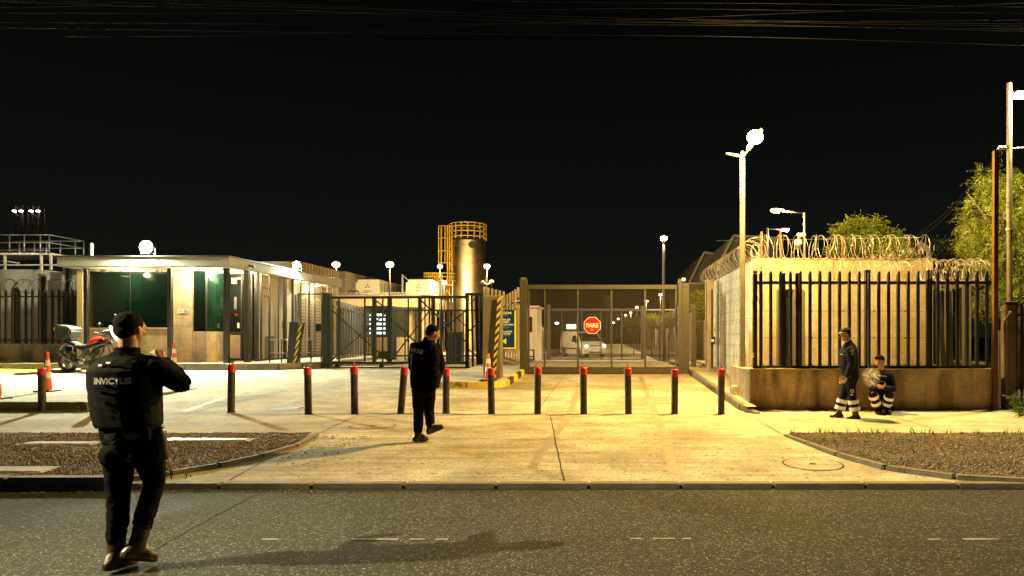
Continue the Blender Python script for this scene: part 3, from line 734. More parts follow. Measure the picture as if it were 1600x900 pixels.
# notice on the pier
sx, sz = X(286, 23.45), Z(486, 23.45)
s = obj('notice', MB().box(sx-.18, sx+.18, 23.435, 23.455, sz-.075, sz+.075), 'sign_white', gh)
ring = MB().tube([(sx+.10+.05*cos(2*pi*k/20), 23.43, sz+.05*sin(2*pi*k/20)) for k in range(20)], .006, 6, closed=True); obj('prohibition_ring', ring, 'ink', s)
obj('prohibition_bar', MB().bar((sx+.065, 23.43, sz+.035), (sx+.135, 23.43, sz-.035), .01), 'ink', s)
obj('cigarette_mark', MB().box(sx+.07, sx+.13, 23.428, 23.432, sz-.006, sz+.006), 'ink', s)
obj('caption', MB().box(sx-.15, sx-.02, 23.43, 23.434, sz-.01, sz+.01), 'ink', s)
# glazed entrance recess
DY = 24.9
DX0, DX1 = X(323, DY), X(394, DY)
DT = Z(427, DY)
gl = obj('entrance_glazing', MB().box(DX0, DX1, DY, DY+.03, FZ+.02, DT), 'glass_dark', gh)
obj('header', MB().box(DX0, DX1, DY, DY+.2, DT+.01, ST-.03), 'cream_wall', gh)
for px, w_ in ((327, .10), (333, .03), (378, .05), (393, .08)):
    x = X(px, DY); obj('frame_post', MB().box(x-w_/2, x+w_/2, DY-.04, DY+.005, FZ, DT), 'frame_dark', gl, bevel=.005)
obj('kick_panel', MB().box(X(334, DY), X(376, DY), DY-.03, DY-.004, Z(560, DY), Z(523, DY)), 'beige_block', gl, bevel=.005)
obj('frame_rail', MB().box(DX0+.1, DX1-.05, DY-.05, DY-.006, Z(522, DY), Z(518, DY)), 'frame_dark', gl)
for px, py in ((344, 508), (373, 509)):
    x, z = X(px, DY), Z(py, DY); obj('card_reader', MB().box(x-.04, x+.04, DY-.03, DY-.006, z-.09, z+.09), 'sign_white', gl, bevel=.006)
x, z = X(343, DY), Z(517, DY); obj('plate', MB().box(x-.11, x+.11, DY-.065, DY-.051, z-.05, z+.05), 'ink', gl)
obj('plate_text', MB().box(x-.07, x+.07, DY-.068, DY-.066, z-.02, z+.02), 'sign_white', gl)
x, z = X(370, DY), Z(492, DY); obj('alarm', MB().lathe([(.05, 0), (.05, -.03)], (x, DY-.004, z), 12, 'y'), 'sign_red', gl)
for px in (335, 346, 357, 368): # hanging blinds behind the glass seen as pale strips
    x = X(px, DY); obj('blind_strip', MB().box(x-.05, x+.05, DY-.012, DY-.006, Z(483, DY), Z(464, DY)), 'grey_block', gl)
# cream back wall of the vestibule and inner side wall
obj('vestibule_wall', MB().box(X(394, DY)+.005, -12.62, 27.0, 27.2, FZ, ST-.03), 'smooth_cream', gh)
obj('inner_wall', MB().box(-13.35, -13.2, 27.2, 31.3, FZ, ST-.03), 'beige_block', gh)
obj('inner_wall', MB().box(DX1, DX1+.12, DY+.2, 27, FZ, ST-.03), 'smooth_cream', gh)
def col_(px, Y, w, d=None, top=ST-.022, m='frame_dark'):
    x = X(px, Y); return obj('column', MB().box(x-w/2, x+w/2, Y-(d or w)/2, Y+(d or w)/2, FZ, top), m, gh, bevel=.006)
col_(135, 22.75, .12); col_(266, 22.75, .13); col_(354, 22.75, .15); col_(386, 23.6, .17)
# side curtain: posts along the side line with clear panes
SXc = -12.60
def sy(px): return SXc*F/(px-950)
posts = [(401, .14), (408, .07), (421, .07), (435, .05), (445, .13), (457, .12), (470, .05), (483, .09), (492, .05), (503, .06), (512, .09), (520, .06)]
for px, w_ in posts:
    Y = sy(px); obj('mullion', MB().box(SXc-w_*.4, SXc+w_*.4, Y-w_/2, Y+w_/2, FZ, ST-.022), 'frame_dark', gh, bevel=.005)
for zz in (3.05, 3.35): obj('transom', MB().box(SXc-.02, SXc+.02, sy(408), sy(421), zz, zz+.035), 'frame_dark', gh)
obj('bottom_rail', MB().box(SXc-.04, SXc+.04, sy(401), sy(525), FZ+.01, FZ+.07), 'frame_dark', gh)
obj('side_glass', MB().box(SXc-.006, SXc+.006, sy(408), sy(525), FZ+.07, ST-.03), 'glass_clear', gh)
# perforated pale panels deeper inside
for i in range(4):
    y0 = 28.2+i*.8; p = obj('perforated_panel', MB().box(-13.19, -13.14, y0, y0+.62, .95, 3.3), 'smooth_cream', gh)
    mb = MB()
    for a in range(16):
        for b in range(3): mb.box(-13.138, -13.134, y0+.1+b*.17, y0+.19+b*.17, 1.02+a*.14, 1.07+a*.14)
    obj('slots', mb, 'grey_block', p)
obj('wall_phone', MB().box(-12.9, -12.8, 26.93, 26.995, 1.9, 2.2), 'ink', gh)
obj('sign_plate', MB().box(-13.1, -12.95, 26.95, 26.995, 2.9, 3.05), 'ink', gh)
obj('hand_dryer', MB().ball((-12.95, 26.95, 1.55), (.1, .06, .05)), 'sign_white', gh, smooth='all')
# turnstile behind the side glass
obj('turnstile', MB().box(-13.1, -12.8, 25.6, 26.2, FZ+.003, 1.6), 'galv', gh, bevel=.02)
# sensor boxes below the soffit
for px, py, Y in ((162, 421, 23.2), (248, 421, 23.2), (328, 423, 23.4), (456-90, 440, 24.7)):
    x, z = X(px, Y), Z(py, Y); obj('sensor_box', MB().box(x-.08, x+.08, Y-.06, Y+.06, z-.09, min(ST-.025, z+.12)), 'galv', gh, bevel=.01)
for px, Y in ((196, 23.0), (300, 22.95), (340, 23.9), (384, 24.3)):
    x = X(px, Y)
    f = obj('ceiling_light', MB().lathe([(.10, -.03), (.10, 0)], (x, Y, ST-.021), 20), 'galv', gh, smooth=35)
    obj('lens', MB().lathe([(.08, -.036), (.08, -.031)], (x, Y, ST-.021), 20), 'soffit_glow', f)
for x, Y in ((-12.95, 25.8), (-12.95, 28.2), (-12.95, 30.2)):
    f = obj('ceiling_light', MB().box(x-.1, x+.1, Y-.3, Y+.3, ST-.05, ST-.022), 'galv', gh)
    obj('lens', MB().box(x-.08, x+.08, Y-.28, Y+.28, ST-.056, ST-.052), 'soffit_glow', f)
obj('vent_pipe', MB().cyl((X(143.5, 25), 25, RT), (X(143.5, 25), 25, Z(380, 25)), .055), 'galv', gh, smooth=35)
# camera on fascia
t = thing('security_camera', 'small white bullet camera on the guardhouse fascia below the smaller floodlight', 'camera', (-12.40, 23.7, 3.98))
obj('bracket', MB().bar((-12.41, 23.7, 3.98), (-12.28, 23.6, 4.0), .03), 'galv', t)
obj('housing', MB().limb([(-12.36, 23.55, 4.03), (-12.1, 23.3, 3.95)], [.045, .045], 12), 'galv', t, smooth='all')
obj('lens', MB().lathe([(.03, 0), (.03, -.02)], (-12.06, 23.26, 3.94), 12, 'y'), 'ink', t)

# annex behind guardhouse
ax_ = thing('annex_block', 'ribbed pale annex rising behind the guardhouse roof', 'building', (-13.5, 30, .5))
obj('wall', MB().box(-17, -13.42, 29.8, 34, .4, 4.86), 'beige_block', ax_)
mb = MB()
for i in range(14): mb.box(-13.417, -13.36, 29.9+i*.3, 30.0+i*.3, 4.0, 4.84)
obj('ribs', mb, 'beige_block', ax_)
t2 = thing('service_block', 'dark plain block behind the annex, left of the white cooling units', 'building', (-18, 50, .3))
obj('wall', MB().box(X(527, 50), X(556, 50), 48, 60, 0, Z(428, 50)), 'grey_block', t2)

# ================================================================ floodlights on the roof
def flood(px, py, Y, tilt_to, label, mat_, sz=.34):
    x, z = X(px, Y), Z(py, Y)
    t = thing('floodlight', label, 'floodlight', (x, Y, RT+.04), 'white floodlights on the guardhouse roof')
    obj('mast', MB().cyl((x, Y+.12, RT), (x, Y+.12, z-.1), .03), 'galv', t, smooth=35)
    obj('yoke', MB().bar((x-sz*.55, Y+.08, z-.02), (x-sz*.55, Y+.12, z-.2), .02).bar((x+sz*.55, Y+.08, z-.02), (x+sz*.55, Y+.12, z-.2), .02).bar((x-sz*.55, Y+.12, z-.2), (x+sz*.55, Y+.12, z-.2), .025), 'galv', t)
    h = obj('housing', MB().lathe([(sz*.52, .0), (sz*.5, .10), (sz*.3, .16)], (x, Y, z), 24, 'y'), 'dark_panel', t, smooth=35)
    obj('lens', MB().lathe([(sz*.47, -.002), (sz*.42, -.05), (sz*.25, -.09), (.02, -.10)], (x, Y, z), 24, 'y'), mat_, h, smooth='all')
    return (x, Y, z)
FL1 = flood(228, 386, 22.62, None, 'large blazing white floodlight on the front edge of the guardhouse roof', 'lamp_white', .42)
FL2 = flood(463, 414, 27.2, None, 'smaller white floodlight above the glazed side of the guardhouse', 'lamp_white', .30)

# ================================================================ left fence and dark building behind
t = thing('low_wall', 'plain concrete wall under the dark picket fence at the left edge', 'wall', (-22.5, 24, .5))
obj('wall', MB().box(-36, X(92, 24.4), 24.1, 24.4, .3, Z(537, 24.1)), 'house_wall', t, bevel=.01)
def pale_mb(x, y, z0, z1, w, ax='x'):
    """folded steel pale with a pointed top"""
    mb = MB(); d = w*.35; P = []
    prof = [(-w/2, 0), (-w*.22, -d), (w*.22, -d), (w/2, 0)]
    hs = [z1-w*1.3, z1-w*.05, z1-w*.05, z1-w*1.3]
    hs = [z1-w*1.7, z1-.004, z1-.004, z1-w*1.7]
    T = .006
    for s, (a, b) in enumerate(zip(prof, prof[1:])):
        za = z1-w*1.6*abs(a[0])/(w/2); zb = z1-w*1.6*abs(b[0])/(w/2)
        q = []
        for dd in (0, T):
            for (u, v), zt in ((a, za), (b, zb)):
                for zz in (z0, zt):
                    p = (x+u, y+v+dd, zz) if ax == 'x' else (x+v+dd, y+u, zz)
                    q.append(mb.bm.verts.new(p))
        for f in ((0,2,3,1),(4,5,7,6),(0,1,5,4),(2,6,7,3),(1,3,7,5),(0,4,6,2)): mb.bm.faces.new([q[i] for i in f])
    return mb
def share_pale(parent, name, xs, y, z0, z1, w, m, ax='x', others=None):
    """one pale mesh, copied with its own object per pale"""
    first = None
    base = wloc(parent)
    for i, x in enumerate(xs):
        px_, py_ = (x, y) if ax == 'x' else (y, x)
        if first is None:
            mb = pale_mb(0, 0, 0, z1-z0, w, ax); me = bpy.data.meshes.new(name); bmesh.ops.recalc_face_normals(mb.bm, faces=mb.bm.faces)
            mb.bm.to_mesh(me); mb.bm.free(); me.materials.append(M[m]); first = me
        o = bpy.data.objects.new(name, first); COL.objects.link(o); o.parent = parent
        o.location = V((px_, py_, z0 + (0 if not others else others(i)))) - base
lf = thing('palisade_fence', 'dark steel picket fence on the low wall at the left edge', 'fence', (-22.5, 24.2, 1.3))
zt, zb = Z(449, 24.2), Z(537, 24.2)
share_pale(lf, 'pale', [-30+i*.235 for i in range(51)], 24.16, zb, zt, .10, 'fence_black')
for z in (zb+.1, zt-.35): obj('rail', MB().box(-30, X(133, 24.2), 24.2, 24.24, z, z+.05), 'fence_black', lf)
for px in (97, 68-56):
    x = X(px, 24.0); obj('post', MB().box(x-.07, x+.07, 24.23, 24.35, .5, Z(415, 24.2) if px > 50 else zt), 'frame_dark', lf)
x = X(13, 24.1); obj('stay', MB().bar((x, 24.3, zb), (x, 24.3, Z(447, 24.1)), .035).bar((x, 24.3, Z(447, 24.1)), (x+.16, 24.3, Z(441, 24.1)), .035), 'galv', lf)
db = thing('dark_warehouse', 'large dark warehouse behind the left picket fence', 'building', (-28, 32, .3))
obj('wall', MB().box(-60, X(64, 33), 33, 60, .3, Z(421, 33)), 'warehouse', db)
obj('wall', MB().box(X(64, 31.5), X(94, 31.5), 31.8, 60, .3, Z(424, 31.5)), 'warehouse', db)
obj('cladding_panel', MB().box(X(98, 30), X(133, 30), 30, 30.2, .5, Z(418, 30)), 'dark_panel', db)
for i in range(9):
    x = X(99+i*4.2, 29.9); obj('batten', MB().box(x-.03, x+.03, 29.86, 29.99, .5, Z(430, 29.9)), 'grey_block', db)
obj('roof_light', MB().bar((X(2, 32.8), 32.8, Z(407, 32.8)), (X(30, 32.8), 32.8, Z(411, 32.8)), .06), 'galv', db)
# stair tower
stt = thing('access_platform', 'railed steel access platform above the dark warehouse at the left edge', 'platform', (-27, 32, 4))
def P3(px, py, Y): return V((X(px, Y), Y, Z(py, Y)))
Yp = 32.0
fl = obj('deck', MB().box(X(-40, Yp), X(78, Yp), Yp, Yp+2.2, Z(398, Yp), Z(395, Yp)), 'galv', stt)
mb = MB()
for yy in (Yp, Yp+2.1):
    for py in (367, 379, 391): mb.tube([(X(-40, Yp), yy, Z(py, Yp)), (X(77, Yp), yy, Z(py, Yp))], .025, 6)
for px in (-30, -5, 15, 38, 63, 77):
    for yy in (Yp, Yp+2.1): mb.tube([(X(px, Yp), yy, Z(397, Yp)), (X(px, Yp), yy, Z(367, Yp))], .028, 6)
for py in (367, 379): mb.tube([(X(77, Yp), Yp, Z(py, Yp)), (X(77, Yp), Yp+2.1, Z(py, Yp))], .025, 6)
obj('railing', mb, 'galv', stt, smooth='all')
mb = MB()
for px in (5, 62, 77): mb.bar((X(px, Yp), Yp+.1, Z(421, Yp)), (X(px, Yp), Yp+.1, Z(398, Yp)), .08)
mb.bar((X(0, Yp), Yp, Z(414, Yp)), (X(88, Yp), Yp, Z(414, Yp)), .06)
obj('frame', mb, 'galv', stt)
for i, (px, l) in enumerate(((35, 'dim red chimney mast furthest left beyond the warehouse'), (61, 'dim red chimney mast second from the left beyond the warehouse'))):
    t = thing('chimney_mast', l, 'mast', (X(px, 75), 75, .2), 'dim masts beyond the warehouse')
    mb = MB(); w = .45
    for sx in (-w, w):
        for sy_ in (-w, w): mb.bar((X(px, 75)+sx, 75+sy_, .1), (X(px, 75)+sx*.8, 75+sy_*.8, Z(322, 75)), .1)
    for k in range(14):
        z = Z(322, 75)-k*.9; mb.bar((X(px, 75)-w, 75-w, z), (X(px, 75)+w, 75-w, z-.45), .06)
    obj('lattice', mb, 'dark_rust', t)
    for s in (-1, 1):
        x = X(px+s*5, 75); obj('beacon', MB().box(x-.14, x+.14, 74.3, 74.5, Z(332, 75), Z(330.6, 75)), 'lamp_cool', t)

# ================================================================ razor wire
def coil(name, path_, rad, n, r, m, label, group=None, kinds=2, flat=1.0, jitter=.12, seed=1, barbs=True):
    """concertina coil: helix about a path with small barbs"""
    P = [V(p) for p in path_]; ln = [0]
    for a, b in zip(P, P[1:]): ln.append(ln[-1]+(b-a).length)
    def at(s):
        s = max(0, min(ln[-1], s))
        for i in range(len(P)-1):
            if s <= ln[i+1] or i == len(P)-2:
                t = (s-ln[i])/(ln[i+1]-ln[i]); return P[i].lerp(P[i+1], t), (P[i+1]-P[i]).normalized()
    rn = random.Random(seed); mb = MB()
    for q in range(kinds):
        pts = []; N = 16
        wob = [rn.uniform(-1, 1) for _ in range(n+2)]
        for i in range(n*N+1):
            f = i/(n*N); a = 2*pi*i/N*(1 if q == 0 else -1) + q*2.1; k = int(f*n)
            adv = f*ln[-1] + .35*ln[-1]/n*sin(a*.5+wob[k]*jitter*4)
            p, t = at(adv); u = t.cross(V((0,0,1))).normalized(); rr_ = rad*(1+jitter*lerp(wob[k], wob[k+1], f*n-k)*.5)
            pts.append(p + u*cos(a)*rr_*flat + V((0,0,1))*sin(a)*rr_)
        mb.tube(pts, r, 4)
        if barbs:
            for i in range(0, len(pts), 2):
                p = pts[i]; d = V((rn.uniform(-1,1), rn.uniform(-1,1), rn.uniform(-1,1))).normalized()
                e = (pts[min(i+1, len(pts)-1)]-p); e = e.normalized() if e.length > 0 else V((1,0,0))
                mb.quad(p-d*r*4.5, p+e*r*2, p+d*r*4.5, p-e*r*2)
    o = obj(name, mb, m, normals=False); return tag(o, label, 'razor wire', group)
coil('razor_wire', [(-26, 24.25, zt+.05), (X(128, 24.2), 24.25, zt+.02)], .26, 26, .011, 'razor', 'razor wire coil on top of the left picket fence', 'coils of razor wire', kinds=1, seed=4, barbs=False)

# ================================================================ barrier board, handrail, pedestrian gate
t = thing('striped_board', 'leaning dark board with a yellow striped edge before the handrail', 'board', (-11, 22.5, .70))
Yb = 22.6
a = [P3(453, 503, Yb), P3(476, 504, Yb), P3(464, 569, Yb), P3(449, 568, Yb)]
mb = MB(); mb.prism([(p.x, p.z) for p in a], 'y', Yb-.04, Yb+.04); obj('panel', mb, 'dark_panel', t)
b = [P3(468.5, 504, Yb), P3(473.5, 504, Yb), P3(463, 569, Yb), P3(458.5, 569, Yb)]
mb = MB(); mb.prism([(p.x, p.z) for p in b], 'y', Yb-.05, Yb-.043); obj('edge_stripe', mb, 'hazard_board', t)
t = thing('handrail', 'low galvanised handrail along the path beside the guardhouse', 'handrail', (-11.3, 22.9, .70))
Yh = 22.95
mb = MB()
for py in (531, 552): mb.tube([P3(421, py, Yh), P3(503, py-1, Yh+.5)], .022, 8)
obj('rails', mb, 'galv', t, smooth='all')
for px in (421, 440, 468, 486, 502): obj('post', MB().bar(P3(px, 531, Yh+.2), (X(px, Yh+.2), Yh+.2, .70), .03), 'frame_dark', t)
t = thing('pedestrian_gate', 'pale framed pedestrian gate with a dark lock box, left of the sliding gate', 'gate', (-10.5, 23.7, .70))
Yg = 23.7
f = MB(); f.bar(P3(465, 459.5, Yg), P3(506, 459.5, Yg), .05).bar(P3(467, 460, Yg), (X(467, Yg), Yg, .70), .07).bar(P3(462, 460, Yg), (X(462, Yg), Yg, .70), .05)
obj('frame', f, 'galv', t)
obj('infill', MB().quad(P3(468, 461, Yg+.02), P3(505, 461, Yg+.02), (X(505, Yg), Yg+.02, .78), (X(468, Yg), Yg+.02, .78)), 'glass_clear', t, normals=False)
obj('lock_box', MB().box(X(493, Yg-.1), X(501, Yg-.1), Yg-.1, Yg-.02, Z(518, Yg), Z(506, Yg)), 'dark_panel', t, bevel=.01)
t = thing('gate_post', 'thick dark green steel post between the pedestrian gate and the sliding gate', 'gate post', (X(512, 23.5), 23.5, .5))
for px in (508.5, 515): obj('post', MB().box(X(px, 23.5)-.075, X(px, 23.5)+.065, 23.4, 23.6, .48, Z(458, 23.5)), 'frame_green', t, bevel=.01)

# ================================================================ left sliding gate (braced truss)
YG = 23.55
lg = thing('sliding_gate', 'long dark braced sliding gate with crossed diagonals, left entrance', 'gate', (-7, YG, .5))
def gb(name, a, b, w, m='frame_green', dy=0, d=None): return obj(name, MB().bar(P3(*a, YG+dy), P3(*b, YG+dy), w, d), m, lg)
gb('top_rail', (518, 465), (728, 464), .085, m='frame_dark'); gb('bottom_rail', (518, 567), (733, 567), .09)
for px, w_ in ((530, .045), (570, .045), (585, .12), (598, .045), (609, .13), (638, .045), (656, .11), (677, .11), (671, .045), (711, .045), (664, .04), (690, .04), (700, .04)):
    gb('upright', (px, 465), (px, 567), w_, dy=.03)
for a, b in (((518, 484), (609, 566)), ((518, 563), (609, 484)), ((585, 468), (609, 486)), ((609, 496), (656, 541)), ((609, 566), (677, 478)), ((656, 468), (728, 534)), ((658, 541), (728, 486)), ((585, 562), (600, 548))):
    gb('diagonal', a, b, .045, dy=-.03, d=.03)
for px in (527, 596): obj('wheel', MB().lathe([(.07, -.03), (.09, 0), (.07, .03)], (X(px, YG), YG, Z(572, YG)), 16, 'y'), 'rubber', lg, smooth=35)
obj('motor_box', MB().box(X(592, YG), X(609, YG), YG-.08, YG+.1, Z(560, YG), Z(549, YG)), 'dark_panel', lg, bevel=.015)
obj('rail_track', MB().bar((X(505, YG), YG, G(YG)+.012), (X(745, YG), YG, G(YG)+.012), .05, .02), 'frame_dark', lg)
tw = thing('roller_tower', 'tall black roller frame with double uprights at the right end of the sliding gate', 'gate tower', (X(742, 23.3), 23.3, .5))
for px in (730, 737, 745, 752): obj('upright', MB().bar(P3(px, 459, 23.3+(.25 if px in (737, 745) else 0)), (X(px, 23.3), 23.3+(.25 if px in (737, 745) else 0), .47), .11 if px != 737 else .06), 'frame_dark', tw)
obj('head', MB().bar(P3(728, 460, 23.4), P3(754, 460, 23.4), .09, .4), 'frame_dark', tw)
for a, b in (((730, 478), (745, 464)), ((730, 545), (745, 555)), ((730, 520), (752, 500))): obj('brace', MB().bar(P3(*a, 23.28), P3(*b, 23.28), .04), 'frame_dark', tw)

# ================================================================ palisade row in depth behind the left gate
bf = thing('palisade_fence', 'dark picket fence running away behind the left sliding gate', 'fence', (-10.6, 28, .6))
def yline(px, xa, ya, xb, yb):   # depth on a plan line for a pixel column
    k = (px-950)/F; t = (k*ya-xa)/((xb-xa)-k*(yb-ya)); return lerp(xa, xb, t), lerp(ya, yb, t)
for i in range(15):
    px = 527 + i*4.1; x, y = yline(px, -10.3, 25.6, -12.2, 36)
    obj('pale', MB().bar((x, y, .58), (x, y, 2.95), .075, .035), 'gate_olive', bf)
for z in (.8, 2.7): obj('rail', MB().bar((-10.3, 25.6, z), (-12.2, 36, z), .05), 'gate_olive', bf)
gf = thing('mesh_fence', 'light green railed fence before the steel tank', 'fence', (-6.5, 29, .5))
for px, w_ in ((616, .16), (690-1, .09), (704, .07), (724, .05), (650, .05), (633, .05), (706, .05), (738, .05)): obj('post', MB().bar(P3(px, 484, 29), (X(px, 29), 29, .5), w_), 'frame_green', gf)
for py in (485, 556): obj('rail', MB().bar(P3(614, py, 29), P3(756, py, 29), .07), 'frame_green', gf)
obj('diagonal', MB().bar(P3(704, 488, 29), P3(740, 520, 29), .035), 'frame_green', gf)
obj('meter_cabinet', MB().box(X(700, 30), X(724, 30), 29.6, 30, .5, Z(519, 30)), 'dark_panel', gf, bevel=.01)

# louvred gatehouse, canopy building with cooling units
lv = thing('louvre_cabin', 'dark cabin with rows of lit louvres behind the sliding gate', 'cabin', (-13, 38, .5))
Yl = 38.0
obj('wall', MB().box(X(570, Yl), X(612, Yl), Yl, Yl+3, Z(527, Yl), Z(478, Yl)), 'dark_panel', lv)
obj('plinth', MB().box(X(570, Yl), X(612, Yl), Yl+.002, Yl+3, .2, Z(527, Yl)), 'beige_block', lv)
for r_ in range(5):
    for a, b in ((575, 583.5), (588.5, 602)):
        z = Z(492+r_*7.1, Yl); obj('louvre', MB().box(X(a, Yl), X(b, Yl), Yl-.03, Yl-.003, z-.06, z+.06), 'slot_glow', lv)
cb = thing('plant_building', 'pale building with a thick roof band under the white cooling units', 'building', (-12, 46, .3))
Yc = 46.0
obj('roof_band', MB().box(X(528, Yc), X(665, Yc), Yc-1, Yc+26, Z(481, Yc), Z(463, Yc)), 'beige_block', cb, bevel=.02)
obj('wall', MB().box(X(600, Yc), X(612, Yc), Yc+1, Yc+2, .3, Z(481, Yc)), 'beige_block', cb)
for px, w_ in ((626, .75), (661, .2)): obj('column', MB().box(X(px, Yc)-w_, X(px, Yc)+w_, Yc, Yc+.6, .3, Z(481, Yc)), 'beige_block', cb)
obj('recess', MB().box(X(528, Yc), X(665, Yc), Yc+2.5, Yc+3, .3, Z(482, Yc)), 'beige_block', cb)
obj('yellow_line', MB().box(X(605, 33.2), X(690, 33.2), 33.3, 33.34, .45, .55), 'yellow_kerb', cb)
mb = MB()
for px in (530, 552, 575, 603, 640, 668): mb.bar(P3(px, 462, Yc-.9), P3(px, 457, Yc-.9), .05)
for py in (457.5, 460): mb.bar(P3(528, py, Yc-.9), P3(668, py, Yc-.9), .05)
obj('roof_rail', mb, 'galv', cb)
mb = MB()
for x_ in (548, 556):
    c = P3(x_, 461, Yc-.4); mb.tube([c+V((.22*cos(a*pi/8), 0, .28*sin(a*pi/8))) for a in range(9)], .05, 8)
obj('pipe_bend', mb, 'frame_dark', cb, smooth='all')
def chiller(x0, x1, label, y1=9):
    Yq = 50.0; t = thing('cooling_unit', label, 'cooling unit', (X((x0+x1)/2, Yq), Yq, Z(462, Yq)), 'white cooling units on the plant roof')
    a, b = X(x0, Yq), X(x1, Yq); z0, z1 = Z(460, Yq), Z(441, Yq)
    obj('casing', MB().box(a, b, Yq, Yq+y1, z0, z1), 'chiller', t, bevel=.02)
    obj('fan_deck', MB().box(a+.12, b-.02, Yq+.1, Yq+y1-.1, z1, Z(436.5, Yq)), 'chiller', t, bevel=.02)
    for k in range(3): obj('fan_cowl', MB().lathe([(.42, 0), (.38, .16)], (lerp(a, b, .5), Yq+.8+k*1.6, Z(436.5, Yq)), 20), 'dark_panel', t, smooth=35)
    mb = MB()
    for k in range(11): mb.box(b+.002, b+.03, Yq+.4+k*.75, Yq+.48+k*.75, z0+.05, z1-.05)
    obj('side_ribs', mb, 'grey_block', t)
    cx = lerp(a, b, .52); zc = lerp(z0, z1, .66)
    mb = MB()
    for k in range(3):
        an = pi/2+k*2*pi/3; p = V((cx+.115*cos(an), Yq-.01, zc+.115*sin(an)))
        mb.prism([(p.x+.085*cos(an+q), p.z+.085*sin(an+q)) for q in (0, 2.0, 4.28)], 'y', Yq-.012, Yq-.006)
    obj('emblem', mb, 'ink', t)
    text_obj('brand_lettering', 'VERTIV', .62, .13, 'ink', t, (cx, Yq-.012, zc-.36), .01)
    obj('stand_pipe', MB().bar(P3(x0-5, 460, Yq-.3), P3(x0-5, 429, Yq-.3), .10).bar(P3(x0-5, 430, Yq-.3), P3(x0+4, 438, Yq-.3), .07), 'galv', t)
    return t
chiller(555, 592, 'white cooling unit on the plant roof, the left one of the two')
chiller(634, 673, 'white cooling unit on the plant roof, half behind the yellow stair of the tank')

# ================================================================ steel tank with yellow access steel
tk = thing('steel_tank', 'tall shiny steel tank with yellow guard rail, cage ladder and platform', 'tank', (X(726, 55), 55, .3))
Yt = 55.0; cx = X(726, Yt); r = 27*Yt/F; cy = Yt+r; zT = Z(374, Yt)
sh = [(r, 0)]
z = 0; Ht = zT-.3
k = 0
while z < Ht-1.6:
    z += 1.45; sh += [(r, z-.02), (r+.025, z), (r, z+.02)]
sh += [(r, Ht), (r*.55, Ht+.35), (.1, Ht+.5)]
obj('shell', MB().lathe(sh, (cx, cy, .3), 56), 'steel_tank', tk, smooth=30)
obj('manhole', MB().lathe([(.28, -.1), (.28, .1)], (X(737, Yt), cy-math.sqrt(r*r-(X(737, Yt)-cx)**2), Z(382, Yt)), 20, 'y'), 'frame_dark', tk, smooth=35)
mb = MB()
for py in (347, 352, 360, 368): mb.tube([(cx+(r+.1)*cos(a), cy+(r+.1)*sin(a), Z(py, Yt)+(0)) for a in [2*pi*i/40 for i in range(40)]], .05, 6, closed=True)
for i in range(18):
    a = 2*pi*i/18; mb.bar((cx+(r+.1)*cos(a), cy+(r+.1)*sin(a), Z(372, Yt)), (cx+(r+.1)*cos(a), cy+(r+.1)*sin(a), Z(347, Yt)), .06)
obj('guard_rail', mb, 'yellow_steel', tk)
mb = MB()
xl0, xl1 = X(684, Yt), X(695, Yt)
for px in (684, 688.5, 694): mb.bar((X(px, Yt), Yt+.3, Z(411, Yt)), (X(px, Yt), Yt+.3, Z(352, Yt)), .07)
for py in (352, 371, 391, 410): mb.bar((xl0, Yt+.3, Z(py, Yt)), (X(703, Yt), Yt+.3, Z(py, Yt)), .06).bar((xl0, Yt+.3, Z(py, Yt)), (xl0, Yt+1.0, Z(py, Yt)), .05)
for px in (684, 694): mb.bar((X(px, Yt), Yt+1., Z(411, Yt)), (X(px, Yt), Yt+1., Z(352, Yt)), .06)
obj('ladder_cage', mb, 'yellow_steel', tk)
mb = MB()
for px in (697, 700.5, 704): mb.bar((X(px, Yt), Yt+.5, Z(552, Yt)), (X(px, Yt), Yt+.5, Z(352, Yt)), .09)
for k in range(60): z = .6+k*.17; mb.bar((X(697, Yt), Yt+.5, z), (X(700.5, Yt), Yt+.5, z), .03)
obj('ladder', mb, 'yellow_steel', tk)
mb = MB()
a, b = X(666, Yt), X(711, Yt); zd = Z(445, Yt)
mb.box(a, b, Yt-.6, Yt+1.2, zd-.12, zd)
for py in (427.5, 433, 439): mb.tube([(a, Yt+1.2, Z(py, Yt)), (a, Yt-.6, Z(py, Yt)), (b-.9, Yt-.6, Z(py, Yt)), (b, Yt-.1, Z(py, Yt))], .04, 6)
for f_ in range(10): x_ = lerp(a, b-.9, f_/9); mb.bar((x_, Yt-.6, zd), (x_, Yt-.6, Z(427, Yt)), .06)
obj('platform', mb, 'yellow_steel', tk)
mb = MB()
mb.bar((X(676, Yt), Yt, zd), (X(686, Yt), Yt, Z(468, Yt)), .14); mb.bar((X(686, Yt), Yt, Z(468, Yt)), (X(692, Yt), Yt, Z(552, Yt)), .12)
mb.bar((X(693, Yt), Yt-.2, zd), (X(710, Yt), Yt+.3, Z(472, Yt)), .12); mb.bar((X(668, Yt), Yt+.2, zd), (X(678, Yt), Yt+.2, Z(462, Yt)), .1)
obj('bracing', mb, 'yellow_steel', tk)
mb = MB()
for px, rr_ in ((689, .09), (706.5, .11), (675, .12)): mb.cyl((X(px, Yt), Yt+.1, .3), (X(px, Yt), Yt+.1, Z(440, Yt)), rr_)
obj('pipes', mb, 'galv', tk, smooth=35)
for py in (381, 397, 412):
    obj('nozzle', MB().lathe([(.12, -.35), (.12, 0)], (X(701.5, Yt), Yt+.9, Z(py, Yt)), 14, 'y'), 'bronze', tk, smooth=35)

